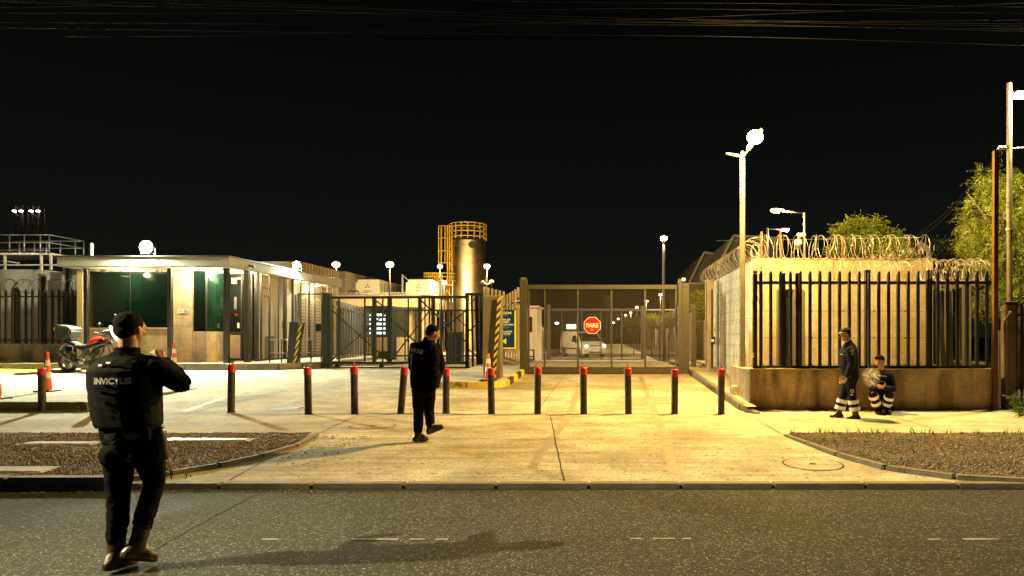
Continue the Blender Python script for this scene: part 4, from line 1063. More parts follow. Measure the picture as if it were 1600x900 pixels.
# ================================================================ pillar, hazard bar, info sign
YP = 18.1
t = thing('concrete_pillar', 'square grey concrete pillar standing on the island beside the sign', 'pillar', (X(768, YP), YP, G(YP)+.15))
obj('shaft', MB().box(X(755, YP), X(782, YP), YP, YP+.45, G(YP)+.10, Z(463, YP)), 'grey_block', t, bevel=.01)
obj('cap_strip', MB().box(X(755, YP)-.004, X(782, YP)+.004, YP-.004, YP+.454, Z(463, YP)+.001, Z(463, YP)+.018), 'fascia', t)
t = thing('hazard_bar', 'slim yellow and black striped bar leaning against the pillar corner', 'bar', (X(773, YP-.12), YP-.12, G(YP)+.15))
a, b = P3(780.5, 464, YP-.1), V((X(771.5, YP-.1), YP-.1, G(YP)+.155))
obj('bar', MB().bar(b, a, .085, .05), 'hazard', t)
obj('foot', MB().lathe([(.16, 0), (.15, .02)], (b.x+.02, b.y, G(YP)+.15), 20), 'rust', t, smooth=35)
YSg = 18.7
t = thing('information_sign', 'dark teal sign with white Spanish text and yellow arrow beside the pillar', 'sign', (X(790, YSg), YSg, G(YSg)+.15))
sx0, sx1 = X(770, YSg), X(804, YSg); sz0, sz1 = Z(543, YSg), Z(484, YSg)
obj('panel', MB().box(sx0, sx1, YSg, YSg+.03, sz0, sz1), 'sign_teal', t, bevel=.004)
obj('yellow_border', MB().box(sx1+.002, sx1+.035, YSg-.002, YSg+.032, sz0-.03, sz1-.02).box(sx0, sx1+.001, YSg-.002, YSg+.032, sz0-.032, sz0-.002), 'sign_yellow', t)
yt = YSg-.006; mid = X(791, YSg)
def line(s, px0, px1, py, h, m='sign_white'):
    w_ = (px1-px0)*YSg/F; text_obj('lettering', s, w_, h*YSg/F, m, t, (X((px0+px1)/2, YSg), yt, Z(py, YSg)), .012)
line('ATENCIÓN!', 773, 799, 488.5, 4.2); line('WARNING', 778, 794, 492.7, 1.9, 'sign_green')
line('ENTRADA DE', 774, 797, 499.4, 2.9); line('PEATONES', 775, 795, 503.2, 2.9); line('A LA RECEPCIÓN', 773, 802, 507, 2.9)
line('IDENTIFICACIÓN', 773, 800, 517.6, 2.9); line('OBLIGATORIA', 774, 798, 521.4, 2.9)
for a, b, py in ((776, 795, 510.6), (775, 796, 512.4), (775, 797, 524.6)): obj('small_print', MB().box(X(a, YSg), X(b, YSg), yt, YSg-.001, Z(py+.35, YSg), Z(py-.35, YSg)), 'sign_green', t)
obj('arrow', MB().prism([(X(784.5, YSg), Z(533.2, YSg)), (X(791, YSg), Z(528.6, YSg)), (X(791, YSg), Z(537.8, YSg))], 'y', yt, YSg-.001), 'sign_yellow', t)
sf = thing('palisade_fence', 'dark picket fence behind the teal sign, ending at the tall gate', 'fence', (-3.2, 21, .6))
for i in range(8):
    t_ = i/7; px = 784+i*4.3; Y = lerp(20.9, 27, (7-i)/7); x = X(px, Y)
    obj('pale', MB().bar((x, Y, G(Y)+.15), (x, Y, 3.15), .065, .04), 'beige_block', sf)
a0, a1 = (X(783, 27), 27), (X(815, 20.9), 20.9)
for z in (.78, 2.72): obj('rail', MB().bar((*a0, z), (*a1, z), .05), 'gate_olive', sf)
sf2 = thing('palisade_fence', 'row of pale posts between the roller frame and the pillar', 'fence', (-4.2, 25, .6))
for i in range(6):
    px = 757+i*6; Y = 26.5; obj('pale', MB().bar((X(px, Y), Y, .5), (X(px, Y), Y, Z(448+i*1.5, Y)), .09, .04), 'beige_block', sf2)
obj('rail', MB().bar((X(757, 26.5), 26.53, 2.5), (X(788, 26.5), 26.53, 2.5), .05), 'gate_olive', sf2)
# ================================================================ tall gate
YR = 20.8
rg = thing('tall_gate', 'tall olive sliding gate with wire mesh infill, right entrance', 'gate', (-.1, YR, G(YR)))
GB = G(YR)
def rb(name, a, b, w, d=.08, dy=0, m='gate_olive', bev=.006): 
    mb = MB().box(X(a[0], YR), X(b[0], YR), YR+dy-d/2, YR+dy+d/2, Z(a[1], YR), Z(b[1], YR)); return obj(name, mb, m, rg, bevel=bev)
rb('top_bar', (825, 452), (1058, 445), 0, .10); rb('bottom_bar', (825, 583), (1058, 573.5), 0, .12)
rb('side_bar', (825, 573.4), (827.5, 452.1), 0); rb('side_bar', (1055, 573.4), (1058, 452.1), 0)
for px, w_ in ((851, 2.6), (903, 2.6), (955.5, 2.8), (1008, 2.8)): rb('upright', (px-w_/2, 573.4), (px+w_/2, 452.1), 0, .06)
mm = MB().quad((X(827.5, YR), YR+.02, Z(573.3, YR)), (X(1055, YR), YR+.02, Z(573.3, YR)), (X(1055, YR), YR+.02, Z(452, YR)), (X(827.5, YR), YR+.02, Z(452, YR)))
obj('wire_mesh', mm, 'mesh_gate', rg, normals=False)
for px in (854, 1030): obj('wheel', MB().lathe([(.05, -.03), (.06, 0), (.05, .03)], (X(px, YR), YR, GB+.055), 14, 'y'), 'rubber', rg, smooth=35)
obj('floor_rail', MB().bar((X(822, YR), YR, GB+.012), (X(1066, YR), YR, GB+.012), .04, .02), 'frame_dark', rg)
t = thing('gate_post', 'olive steel post at the left end of the tall gate', 'gate post', (X(819, YR), YR, GB))
obj('post', MB().box(X(814, YR), X(824, YR), YR-.12, YR+.1, GB-.1, Z(437, YR)), 'gate_olive', t, bevel=.01)
obj('front_flange', MB().box(X(812.5, YR-.15), X(815.5, YR-.15), YR-.2, YR-.125, GB-.1, Z(434.5, YR)), 'gate_olive', t)
obj('cap', MB().box(X(815, YR)+.01, X(823, YR)-.01, YR-.08, YR+.06, Z(436.9, YR), Z(434, YR)), 'galv', t)
t = thing('gate_post', 'paired olive steel posts at the right end of the tall gate', 'gate post', (X(1066, YR), YR, GB))
obj('post', MB().box(X(1059, YR), X(1065, YR), YR-.14, YR-.02, GB-.1, Z(436, YR)), 'gate_olive', t, bevel=.01)
obj('post', MB().box(X(1066.5, YR), X(1077, YR), YR-.05, YR+.12, GB-.1, Z(442, YR)), 'gate_olive', t, bevel=.01)
obj('hose', MB().tube([P3(1058, 475, YR-.1), P3(1057, 490, YR-.2), P3(1058, 520, YR-.15)], .015, 6), 'rubber', t, smooth='all')
# stop sign
t = thing('stop_sign', 'red octagonal PARE stop sign fixed to the tall gate', 'stop sign', (X(925.5, YR-.1), YR-.1, Z(508, YR)))
c = (X(925.5, YR), Z(508.5, YR)); ro = .275
def octo(r_): return [(c[0]+r_*cos(pi/8+k*pi/4), c[1]+r_*sin(pi/8+k*pi/4)) for k in range(8)]
obj('border', MB().prism(octo(ro), 'y', YR-.09, YR-.07), 'sign_white', t)
obj('face', MB().prism(octo(ro*.93), 'y', YR-.096, YR-.091), 'sign_red', t)
text_obj('lettering', 'PARE', .37, .135, 'sign_white', t, (c[0], YR-.1, c[1]), .03)
text_obj('small_lettering', 'STOP', .10, .035, 'sign_white', t, (c[0]+.0, YR-.1, c[1]-.13), .02)
# side mesh panel between gate and wall, junction posts
t = thing('fence_panel', 'narrow mesh fence panel between the tall gate and the concrete wall', 'fence', (2.8, 21.4, .5))
Yp2 = 21.6
obj('frame', MB().bar(P3(1077, 443, Yp2), P3(1104, 443, Yp2), .04).bar(P3(1077, 484, Yp2), P3(1102, 484, Yp2), .03).bar(P3(1079, 562, Yp2), P3(1104, 562, Yp2), .04), 'gate_olive', t)
obj('wide_post', MB().box(X(1080, Yp2), X(1088, Yp2), Yp2, Yp2+.1, .5, Z(474, Yp2)), 'gate_olive', t, bevel=.01)
for px, w_, tp in ((1104, .09, 437), ): obj('post', MB().bar((X(px, Yp2), Yp2, .5), P3(px, tp, Yp2), w_), 'beige_block', t)
obj('wire_mesh', MB().quad(P3(1078, 562, Yp2+.05), P3(1104, 562, Yp2+.05), P3(1104, 444, Yp2+.05), P3(1078, 444, Yp2+.05)), 'mesh_gate', t, normals=False)
t = thing('concrete_post', 'pale concrete post with a dark slot at the far end of the perforated wall', 'post', (X(1109, 21.2), 21.2, .5))
obj('shaft', MB().box(X(1106, 21.2), X(1114.5, 21.2), 21.1, 21.4, .5, Z(438, 21.2)), 'beige_block', t, bevel=.015)
obj('slot', MB().box(X(1111.5, 21.05), X(1114, 21.05), 21.05, 21.099, .6, Z(452, 21.1)), 'dark_panel', t)
obj('plate', MB().box(X(1111, 21.03), X(1117, 21.03), 20.95, 21.03, Z(538, 21.03), Z(526, 21.03)), 'dark_panel', t)
obj('plate_label', MB().box(X(1111.5, 20.93), X(1116, 20.93), 20.94, 20.948, Z(534, 20.95), Z(530, 20.95)), 'sign_white', t)

# booth behind the gate
t = thing('gate_booth', 'small cream booth with a flat roof behind the tall gate, left side', 'booth', (-4, 34, .35))
Yk = 34.0
obj('wall', MB().box(X(812, Yk), X(835, Yk), Yk, Yk+2.2, G(34), Z(481, Yk)), 'booth', t, bevel=.01)
obj('corner', MB().box(X(835, Yk)+.005, X(839.5, Yk), Yk-.06, Yk+2.25, G(34), Z(481, Yk)), 'booth', t, bevel=.01)
obj('roof', MB().box(X(808, Yk), X(843, Yk), Yk-.35, Yk+2.5, Z(481, Yk)+.002, Z(478, Yk)), 'booth', t, bevel=.01)
obj('window', MB().box(X(826, Yk), X(831.5, Yk), Yk-.02, Yk-.003, Z(519, Yk), Z(495, Yk)), 'glass_dark', t)
t = thing('barrier_rail', 'small dark rail in front of the cream booth', 'rail', (-4, 30, .4))
mb = MB()
for py in (547, 557): mb.bar(P3(822, py, 28), P3(834, py, 28), .05)
mb.bar(P3(834, 546, 28), P3(834, 563, 28), .06).bar(P3(824, 546, 28), P3(824, 566, 28), .06)
obj('frame', mb, 'frame_dark', t)
# second gate further in
Y2 = 44.0; G2 = G(Y2)
t = thing('inner_gate', 'second mesh gate further up the lane, behind the tall gate', 'gate', (-1, Y2, G2))
mb = MB().bar(P3(858, 484, Y2), P3(1005, 484, Y2), .16).bar(P3(858, 561.5, Y2), P3(1005, 561.5, Y2), .10)
obj('frame', mb, 'gate_olive', t)
for px, w_ in ((878, .06), (909, .06), (939, .06), (971, .06), (897+75, .05)): obj('upright', MB().bar(P3(px, 561, Y2), P3(px, 485, Y2), w_), 'gate_olive', t)
for px, tp in ((857.5, 476), (1004, 478)): obj('post', MB().bar((X(px, Y2), Y2-.1, G2-.1), P3(px, tp, Y2-.1), .24), 'gate_olive', t)
obj('wire_mesh', MB().quad(P3(858, 561, Y2+.05), P3(1005, 561, Y2+.05), P3(1005, 485, Y2+.05), P3(858, 485, Y2+.05)), 'mesh_gate', t, normals=False)
t = thing('mesh_fence', 'mesh fence to the right of the inner gate under the tall lamp post', 'fence', (4, Y2, G2))
obj('rail', MB().bar(P3(1006, 484, Y2), P3(1062, 484, Y2), .09), 'galv', t)
for px in (1031, 1060): obj('post', MB().bar(P3(px, 561, Y2), P3(px, 484, Y2), .08), 'gate_olive', t)
obj('wire_mesh', MB().quad(P3(1006, 561, Y2+.05), P3(1062, 561, Y2+.05), P3(1062, 485, Y2+.05), P3(1006, 485, Y2+.05)), 'mesh_gate', t, normals=False)

# ================================================================ van
vx, vy = X(909, 49.5), 49.5
van = thing('van', 'white panel van with lit headlights waiting behind the inner gate', 'van', (0, 0, 0))
def vshell(y, w, zb, zt, tin):
    return [(-w, zb), (-w*1.0, zb+.25), (-w, 1.02), (-w*(1-tin*.35), zt-.22), (-w*(1-tin), zt), (w*(1-tin), zt), (w*(1-tin*.35), zt-.22), (w, 1.02), (w, zb+.25), (w, zb)]
secs = [(-2.45, .80, .42, .80, .03), (-2.38, .90, .30, .98, .03), (-2.05, .95, .26, 1.10, .03), (-1.62, .96, .26, 1.18, .05), (-.92, .96, .26, 1.86, .12), (-.55, .96, .26, 1.95, .13), (2.3, .96, .26, 1.96, .13), (2.42, .94, .30, 1.92, .14)]
mb = MB(); L = []
for y, w_, zb_, zt_, tin in secs:
    if zt_ < 1.3:
        pr = [(-w_, zb_), (-w_, zb_+.2), (-w_, zt_-.20), (-w_*.97, zt_-.07), (-w_*.86, zt_), (w_*.86, zt_), (w_*.97, zt_-.07), (w_, zt_-.20), (w_, zb_+.2), (w_, zb_)]
    else: pr = vshell(y, w_, zb_, zt_, tin)
    L.append([mb.bm.verts.new((a, y, b)) for a, b in pr])
for A, B in zip(L, L[1:]):
    for i in range(10): mb.bm.faces.new((A[i], A[(i+1)%10], B[(i+1)%10], B[i]))
mb.bm.faces.new(L[0][::-1]); mb.bm.faces.new(L[-1])
body = obj('body', mb, 'van_white', van, smooth=40)
obj('windscreen', MB().quad((-.84, -1.62, 1.20), (.84, -1.62, 1.20), (.74, -.98, 1.815), (-.74, -.98, 1.815)), 'glass_dark', van, normals=False)
obj('wiper', MB().bar((-.6, -1.64, 1.22), (.05, -1.40, 1.40), .02), 'rubber', van)
for s in (-1, 1):
    obj('side_window', MB().quad((s*.968, -1.28, 1.16), (s*.968, -.15, 1.16), (s*.915, -.25, 1.70), (s*.915, -.88, 1.70)), 'glass_dark', van, normals=False)
    m_ = obj('mirror', MB().ball((s*1.10, -1.25, 1.22), (.09, .06, .14)), 'bike_black', van, smooth='all')
    h = obj('headlight', MB().ball((s*.70, -2.33, .86), (.19, .10, .105)), 'galv', van, smooth='all')
    obj('lamp', MB().ball((s*.70, -2.42, .86), (.11, .03, .085)), 'headlight', h, smooth='all')
    obj('fog_lamp', MB().lathe([(.07, 0), (.06, -.02)], (s*.7, -2.40, .50), 14, 'y'), 'glass_dark', van)
    obj('door_handle', MB().box(s*.962, s*.985, -.35, -.18, .98, 1.02), 'van_white', van)
    obj('side_moulding', MB().box(s*.962, s*.975, -1.3, 2.2, .62, .72), 'rubber', van)
    for y in (-1.55, 1.5):
        w_ = obj('wheel', MB().lathe([(.30, -.10), (.33, -.08), (.33, .08), (.30, .10)], (s*.90, y, .33), 24, 'x'), 'rubber', van, smooth=35)
        obj('rim', MB().lathe([(.21, s*.105), (.19, s*.115)], (s*.90, y, .33), 16, 'x'), 'galv', w_)
        obj('wheel_arch', MB().lathe([(.40, s*.0), (.40, s*.01)], (s*.957, y, .36), 24, 'x'), 'rubber', van)
obj('grille', MB().box(-.45, .45, -2.425, -2.39, .74, .93), 'bike_black', van, bevel=.01)
obj('bumper', MB().box(-.86, .86, -2.50, -2.36, .34, .60), 'van_white', van, bevel=.05)
obj('air_intake', MB().box(-.5, .5, -2.51, -2.498, .38, .46), 'rubber', van)
obj('number_plate', MB().box(-.24, .24, -2.515, -2.502, .48, .58), 'sign_white', van)
obj('emblem', MB().lathe([(.06, 0), (.05, -.015)], (0, -2.427, .84), 14, 'y'), 'galv', van)
van.location = (vx, vy+2.2, G(47)+.0); van.rotation_euler = (0, 0, R(24))
VANL = [(vx+s*.70*cos(R(24))+2.45*sin(R(24)), vy+2.2+s*.70*sin(R(24))-2.45*cos(R(24)), .89) for s in (-1, 1)]

# ================================================================ far lane things
def lamp_post(px, py, Y, m, label, base_z=None, heads='single', r=.06, name='street_lamp', group='lamps along the inner lane', size=.28, lightcol=None, e=0, arm=0.0, polem='pole_paint'):
    x, z = X(px, Y), Z(py, Y); bz = G(Y) if base_z is None else base_z
    t = thing(name, label, 'street lamp', (x+arm, Y, bz), group)
    obj('pole', MB().cyl((x+arm, Y, bz-.02), (x+arm, Y, z-.05 if not arm else z+.05), r, r*.7, 12), polem, t, smooth=35)
    if arm: obj('arm', MB().tube([(x+arm, Y, z), (x+arm*.5, Y, z+.12), (x+size*.4, Y, z+.1)], r*.5, 8), polem, t, smooth='all')
    h = obj('lamp_head', MB().box(x-size*.55, x+size*.55, Y-size*.4, Y+size*.4, z+.0, z+.12), 'galv', t, bevel=.03)
    obj('lens', MB().ball((x, Y, z-.05), (size*.75, size*.6, size*.6)), m, h, smooth='all')
    if e: LAMPS.append(((x, Y-.0, z-.32), lightcol, e))
    if heads == 'camera':
        obj('camera_arm', MB().tube([(x-.28, Y, z-1.1), (x, Y, z-1.2), (x+.28, Y, z-1.1)], .05, 8).ball((x-.28, Y, z-1.05), .1).ball((x+.28, Y, z-1.05), .1), 'pole_paint', t, smooth='all')
    return t
LAMPS = []
WARM = (1, .70, .30); GOLD = (1, .60, .16)
lamp_post(525, 412, 41, 'lamp_warm', 'warm lamp post rising behind the guardhouse roof end', e=500, lightcol=WARM, size=.32)
lamp_post(-330, 300, 26.5, 'lamp_warm', 'added unseen lamp lighting the left compound, outside the left of the photo', e=420, lightcol=(1, .80, .50), size=.3, group='added lamps')  # unseen lamp post, added to brighten the left fence and warehouse
lamp_post(609, 412, 41, 'lamp_warm', 'warm lamp post between the two white cooling units', e=700, lightcol=WARM, size=.32)
lamp_post(687.5, 415, 44, 'lamp_warm', 'warm lamp post before the yellow ladder cage of the tank', e=900, lightcol=WARM, size=.24)
lamp_post(694, 440, 50, 'lamp_warm', 'lower warm lamp by the yellow platform of the tank', e=700, lightcol=WARM, size=.26)
lamp_post(761, 414.5, 42, 'lamp_warm', 'warm lamp post just right of the steel tank, with cross arm', e=900, lightcol=WARM, heads='camera', size=.26)
lamp_post(768, 439, 58, 'lamp_warm', 'smaller warm lamp post behind the concrete pillar', e=0, heads='camera', size=.26)
lamp_post(1037, 371, 40, 'lamp_cool', 'tall pale lamp post beyond the right end of the tall gate', r=.11, size=.26, e=1200, lightcol=(1, .86, .6))
L_ = ['nearest', 'second nearest', 'third nearest', 'fourth nearest', 'fifth nearest', 'sixth nearest', 'seventh nearest', 'furthest']
for i, (px, py, s) in enumerate([(1068, 435.5, .20), (1032, 459.5, .24), (1010.5, 470, .26), (995, 479.5, .3), (985.5, 488, .3), (977.5, 492, .34), (966, 498, .4), (958.5, 504, .5)]):
    Y = 4.3*F/(526-py)
    lamp_post(px, py, Y, 'lamp_warm', f'warm lamp on the right side of the inner lane, {L_[i]} of the receding row', size=s, e=[900, 1100, 900, 900, 800, 800, 0, 0][i], lightcol=WARM, r=.05)
t = thing('lattice_mast', 'faint dark lattice mast far beyond the tall gate', 'mast', (X(951, 150), 150, 0))
mb = MB()
for px in (948, 953): mb.bar((X(px, 150), 150, .02), P3(px, 462, 150), .18)
for k, py in enumerate((463, 468, 473, 478)): mb.bar(P3(945-k, py, 150), P3(956+k*.4, py, 150), .25)
obj('lattice', mb, 'galv', t)
# lane and ground beyond: verges with a long hedge-like wall and planters
mb = MB(); L = []
for y in (21.2, 26, 34, 46, 150): L.append([mb.bm.verts.new((x, y, G(y)+.006)) for x in (-3.55, 2.5 if y < 40 else 3.2)])
for A, B in zip(L, L[1:]): mb.bm.faces.new((A[0], A[1], B[1], B[0]))
struct('lane', mb, 'plaza')
t = thing('boundary_wall', 'long dark boundary wall running away on the right of the inner lane', 'wall', (8, 60, 0))
obj('wall', MB().box(7.2, 7.5, 46, 160, 0, 2.6), 'grey_block', t)
for i in range(14):
    y = 47+i*5.5; obj('panel_post', MB().box(7.05, 7.2, y, y+.4, 0, 2.9), 'beige_block', t)
hd = ['nearest', 'second', 'third', 'fourth', 'fifth', 'sixth']
rn = random.Random(12)
def crown(name, clumps, n, leaf, m, parent, seed=1, droop=0.0):
    rn = random.Random(seed); vs = []; fs = []
    for (cx_, cy_, cz, rx, ry, rz) in clumps:
        for i in range(n):
            while True:
                p = V((rn.uniform(-1, 1), rn.uniform(-1, 1), rn.uniform(-1, 1)))
                if .15 < p.length < 1: break
            p = p*(.55+.45*p.length)
            if noise.noise(V((p.x*2.2+cx_, p.y*2.2+cy_*3, p.z*2.2+cz*2))) < -.12: continue
            q = V((cx_+p.x*rx, cy_+p.y*ry, cz+p.z*rz))
            k = rn.randint(2, 5); d = V((rn.uniform(-1, 1), rn.uniform(-1, 1), rn.uniform(-.9, .5)-droop)).normalized()
            for j in range(k):
                u = (d+V((rn.uniform(-.6, .6), rn.uniform(-.6, .6), rn.uniform(-.6, .3)))).normalized(); w_ = u.cross(V((rn.uniform(-1, 1), rn.uniform(-1, 1), .4))).normalized()
                l_ = leaf*rn.uniform(.6, 1.3); o = len(vs); b_ = q+d*j*leaf*.7
                vs += [tuple(b_), tuple(b_+u*l_*.5+w_*l_*.2), tuple(b_+u*l_), tuple(b_+u*l_*.5-w_*l_*.2)]; fs.append((o, o+1, o+2, o+3))
    me = bpy.data.meshes.new(name); me.from_pydata(vs, [], fs); me.materials.append(M[m]); return link(name, me, parent)
def tree(label, x, Y, z0, zc, clumps, n, leaf, m='leaf', r=.09, seed=1, cat='tree', name='tree', droop=0, group=None):
    t = thing(name, label, cat, (x, Y, z0), group)
    tr = MB().tube([(x, Y, z0-.05), (x+r*.4, Y, lerp(z0, zc, .5)), (x-r*.3, Y, zc)], [r, r*.75, r*.5], 10)
    for c in clumps[:9]: tr.tube([(x, Y, lerp(z0, zc, .7)), (lerp(x, c[0], .5), lerp(Y, c[1], .5), lerp(zc, c[2], .45)), (c[0], c[1], c[2])], [r*.45, r*.3, r*.12], 6)
    obj('trunk', tr, 'trunk', t, smooth='all'); crown('crown', clumps, n, leaf, m, t, seed, droop); return t
def clumps_px(px0, px1, py0, py1, Y, n, s, seed, keep=lambda u, v: True):
    rn = random.Random(seed); out = []
    while len(out) < n:
        u, v = rn.random(), rn.random()
        if not keep(u, v): continue
        px, py = lerp(px0, px1, u), lerp(py0, py1, v); y = Y+rn.uniform(-.8, .8); k = s*rn.uniform(.6, 1.3)
        out.append((X(px, y), y, Z(py, y), k, k, k*.75))
    return out
disc = lambda u, v: (u-.5)**2+(v-.5)**2 < .22
tree('small sunlit-yellow bush seen between the tall gate and the perforated wall'.replace('sunlit-yellow', 'bright yellow-green'), X(1088, 30), 30, .5, 2.2, clumps_px(1073, 1103, 458, 498, 30, 16, .26, 3, disc), 150, .09, seed=3, r=.04, name='young_tree')
for i, (px, py, Y) in enumerate([(990, 503, 60), (1018, 500, 52), (1044, 497, 48)]):
    tree(f'low lit shrub beside the inner lane, {hd[i] if i else "leftmost"} in the row seen through the gate'.replace('second in', 'middle one in').replace('third in', 'rightmost in'), X(px, Y), Y, G(Y), 1.6, clumps_px(px-12, px+12, py-7, py+9, Y, 9, .42, 20+i, disc), 110, .14, seed=i+5, r=.05, name='shrub', cat='shrub', group='shrubs beside the inner lane')
# side building seen past the fence panel
t = thing('side_building', 'pale low building beyond the narrow fence panel', 'building', (6, 36, .4))
obj('wall', MB().box(X(1078, 34), X(1108, 34)+4, 34, 40, .3, Z(500, 34)), 'beige_block', t)
obj('roof', MB().prism([(X(1076, 33.8), Z(504, 33.8)), (X(1107, 33.8), Z(484, 33.8)), (X(1107, 33.8), Z(480, 33.8)), (X(1076, 33.8), Z(499, 33.8))], 'y', 33.7, 40), 'beige_block', t)
obj('door', MB().box(X(1087, 34), X(1099, 34), 33.95, 33.99, .3, Z(503, 34)), 'dark_panel', t)
obj('lit_strip', MB().box(X(1085, 33.9), X(1087, 33.9), 33.9, 33.94, 1.1, 1.9), 'booth', t)
t = thing('far_building', 'small far building with a lit front seen above the van', 'building', (X(892, 120), 120, 0))
obj('wall', MB().box(X(866, 120), X(903, 120), 120, 126, 0, Z(505, 120)), 'grey_block', t)
for a, b in ((885, 892), (893, 900)): obj('lit_window', MB().box(X(a, 119.9), X(b, 119.9), 119.9, 119.98, Z(514, 120), Z(507, 120)), 'window_lit', t)
t = thing('far_lamp', 'small bluish lamp far behind the cream booth', 'lamp', (X(870, 110), 110, 0))
obj('pole', MB().cyl((X(870, 110), 110, 0), P3(870, 506, 110), .1), 'galv', t); obj('lens', MB().ball(P3(870, 505, 110), (.35, .2, .2)), 'far_blue', t, smooth='all')
t = thing('storage_shed', 'low grey shed behind the cream booth at the lane side', 'shed', (X(846, 60), 60, 0))
obj('wall', MB().box(X(842, 60), X(850, 60), 60, 66, 0, Z(514, 60)), 'beige_block', t)
obj('roof', MB().prism([(X(841, 60), Z(512, 60)), (X(845, 60), Z(507, 60)), (X(852, 60), Z(516, 60)), (X(851, 60), Z(519, 60))], 'y', 59.8, 66.2), 'galv', t)
# gabled halls behind the perforated wall
for (a, b, pk, ye, yp, Y, l) in ((1078, 1128, 1100, 440, 395, 58, 'grey gabled hall just beyond the razor wire, left and lower of two'), (1124, 1215, 1146, 412, 369, 50, 'grey gabled hall behind the lamp post, taller one of two')):
    t = thing('gabled_hall', l, 'building', (X((a+b)/2, Y), Y, 0), 'gabled halls beyond the razor wire')
    obj('gable_wall', MB().prism([(X(a, Y), 0), (X(b, Y), 0), (X(b, Y), Z(yp+4, Y)), (X(pk, Y), Z(yp, Y)), (X(a, Y), Z(ye, Y))], 'y', Y, Y+20), 'grey_block', t)
    obj('roof_edge', MB().bar((X(a-1, Y), Y-.1, Z(ye+1, Y)), (X(pk, Y), Y-.1, Z(yp-.5, Y)), .16).bar((X(pk, Y), Y-.1, Z(yp-.5, Y)), (X(b, Y), Y-.1, Z(yp+3.5, Y)), .16), 'beige_block', t)

# ================================================================ concrete enclosure
t = thing('concrete_enclosure', 'cast concrete enclosure topped with razor wire, behind the front pickets', 'enclosure', (5.5, 17, .3))
BX0, BX1, BY0, BY1, BZ = 3.42, 7.52, 15.8, 23.4, 3.40
DXa, DXb, DZt = X(1213, BY0), X(1256, BY0), Z(452, BY0)
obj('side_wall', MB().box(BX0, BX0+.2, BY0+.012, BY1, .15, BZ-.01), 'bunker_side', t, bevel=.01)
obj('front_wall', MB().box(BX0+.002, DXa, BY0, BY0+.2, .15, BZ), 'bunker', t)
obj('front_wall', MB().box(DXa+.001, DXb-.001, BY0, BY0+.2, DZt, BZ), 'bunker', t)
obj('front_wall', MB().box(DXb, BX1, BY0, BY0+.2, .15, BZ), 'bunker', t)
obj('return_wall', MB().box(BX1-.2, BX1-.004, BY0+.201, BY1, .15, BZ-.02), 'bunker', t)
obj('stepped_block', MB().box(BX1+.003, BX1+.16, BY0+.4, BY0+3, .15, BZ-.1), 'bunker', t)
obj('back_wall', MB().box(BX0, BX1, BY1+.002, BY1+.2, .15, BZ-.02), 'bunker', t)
d = obj('door', MB().box(DXa+.1, DXb-.2, BY0+.12, BY0+.16, .2, DZt-.04), 'galv', t, bevel=.005)
obj('glass', MB().box(X(1225, BY0), X(1239, BY0), BY0+.10, BY0+.115, .9, DZt-.15), 'glass_dark', d)
mb = MB()
for px, w_ in ((1214.5, .045), (1223, .03), (1241, .05), (1249, .03), (1254.5, .04)): mb.box(X(px, BY0)-w_/2, X(px, BY0)+w_/2, BY0-.03, BY0+.12, .2, DZt)
obj('door_frame', mb, 'pole_paint', d)
mb = MB()
for px in (1217, 1245.5): mb.box(X(px, BY0)-.05, X(px, BY0)+.05, BY0+.0, BY0+.1, .2, DZt-.05)
obj('dark_reveal', mb, 'frame_dark', d)
obj('opening_back', MB().box(DXa, DXb, BY0+.201, BY0+.23, .15, DZt), 'smooth_cream', t)
G_ = 'coils of razor wire'
coil('razor_wire', [(BX0+.05, BY0+.1, BZ+.27), (BX1-.05, BY0+.1, BZ+.27)], .275, 19, .0052, 'razor', 'large open razor wire loops along the front top of the concrete enclosure', G_, kinds=2, seed=2)
coil('razor_wire', [(BX0+.02, BY0-.02, BZ+.22), (BX0+.05, BY1+.3, BZ+.25)], .28, 25, .0045, 'razor', 'dense razor wire running back along the perforated side wall', G_, kinds=2, seed=3)
coil('razor_wire', [(BX0-.05, BY0-.15, BZ+.25), (BX0+.0, BY0-.12, BZ-.65)], .13, 8, .006, 'razor', 'loose razor wire end hanging down the enclosure corner', G_, kinds=1, seed=6)
coil('razor_wire', [(BX1-.15, BY0+.1, BZ+.2), (BX1-1.3, BY0+.6, BZ+.02)], .10, 12, .006, 'razor', 'tangled razor wire strands by the grey bracket on the enclosure top', G_, kinds=2, seed=7)
mb_g = 'rusty stakes on the enclosure wall'
for i, (px, Y, tp, l) in enumerate([(1190, BY0+.25, 362, 'rusty stake on the enclosure at the left front corner'), (1219.5, BY0+1.0, 360, 'thick rusty stake just left of the dome camera'), (1317, BY0+.25, 368, 'rusty stake before the small yellow-green tree'), (1420.5, BY0+.25, 368, 'rusty stake near the right front corner of the enclosure')]):
    s = thing('stake', l, 'stake', (X(px, Y), Y, BZ), mb_g)
    obj('bar', MB().bar((X(px, Y), Y, BZ-.3), (X(px, Y), Y, Z(tp, Y)), .05, .03), 'rust', s)
s = thing('wire_bracket', 'pale angled bracket at the right end of the enclosure top', 'bracket', (X(1445, BY0), BY0, BZ))
obj('plate', MB().bar(P3(1452, 404, BY0+.1), P3(1450, 388, BY0+.1), .08).bar(P3(1450, 390, BY0+.1), P3(1435, 380, BY0+.1), .08, .2), 'galv', s)
s = thing('tension_wire', 'straight tension wire above the razor coils of the enclosure', 'wire', (5, BY0+1, Z(371, BY0+1)))
obj('wire', MB().cyl(P3(1120, 376, 21), P3(1440, 371, BY0+.3), .008, seg=6), 'wire_grey', s)
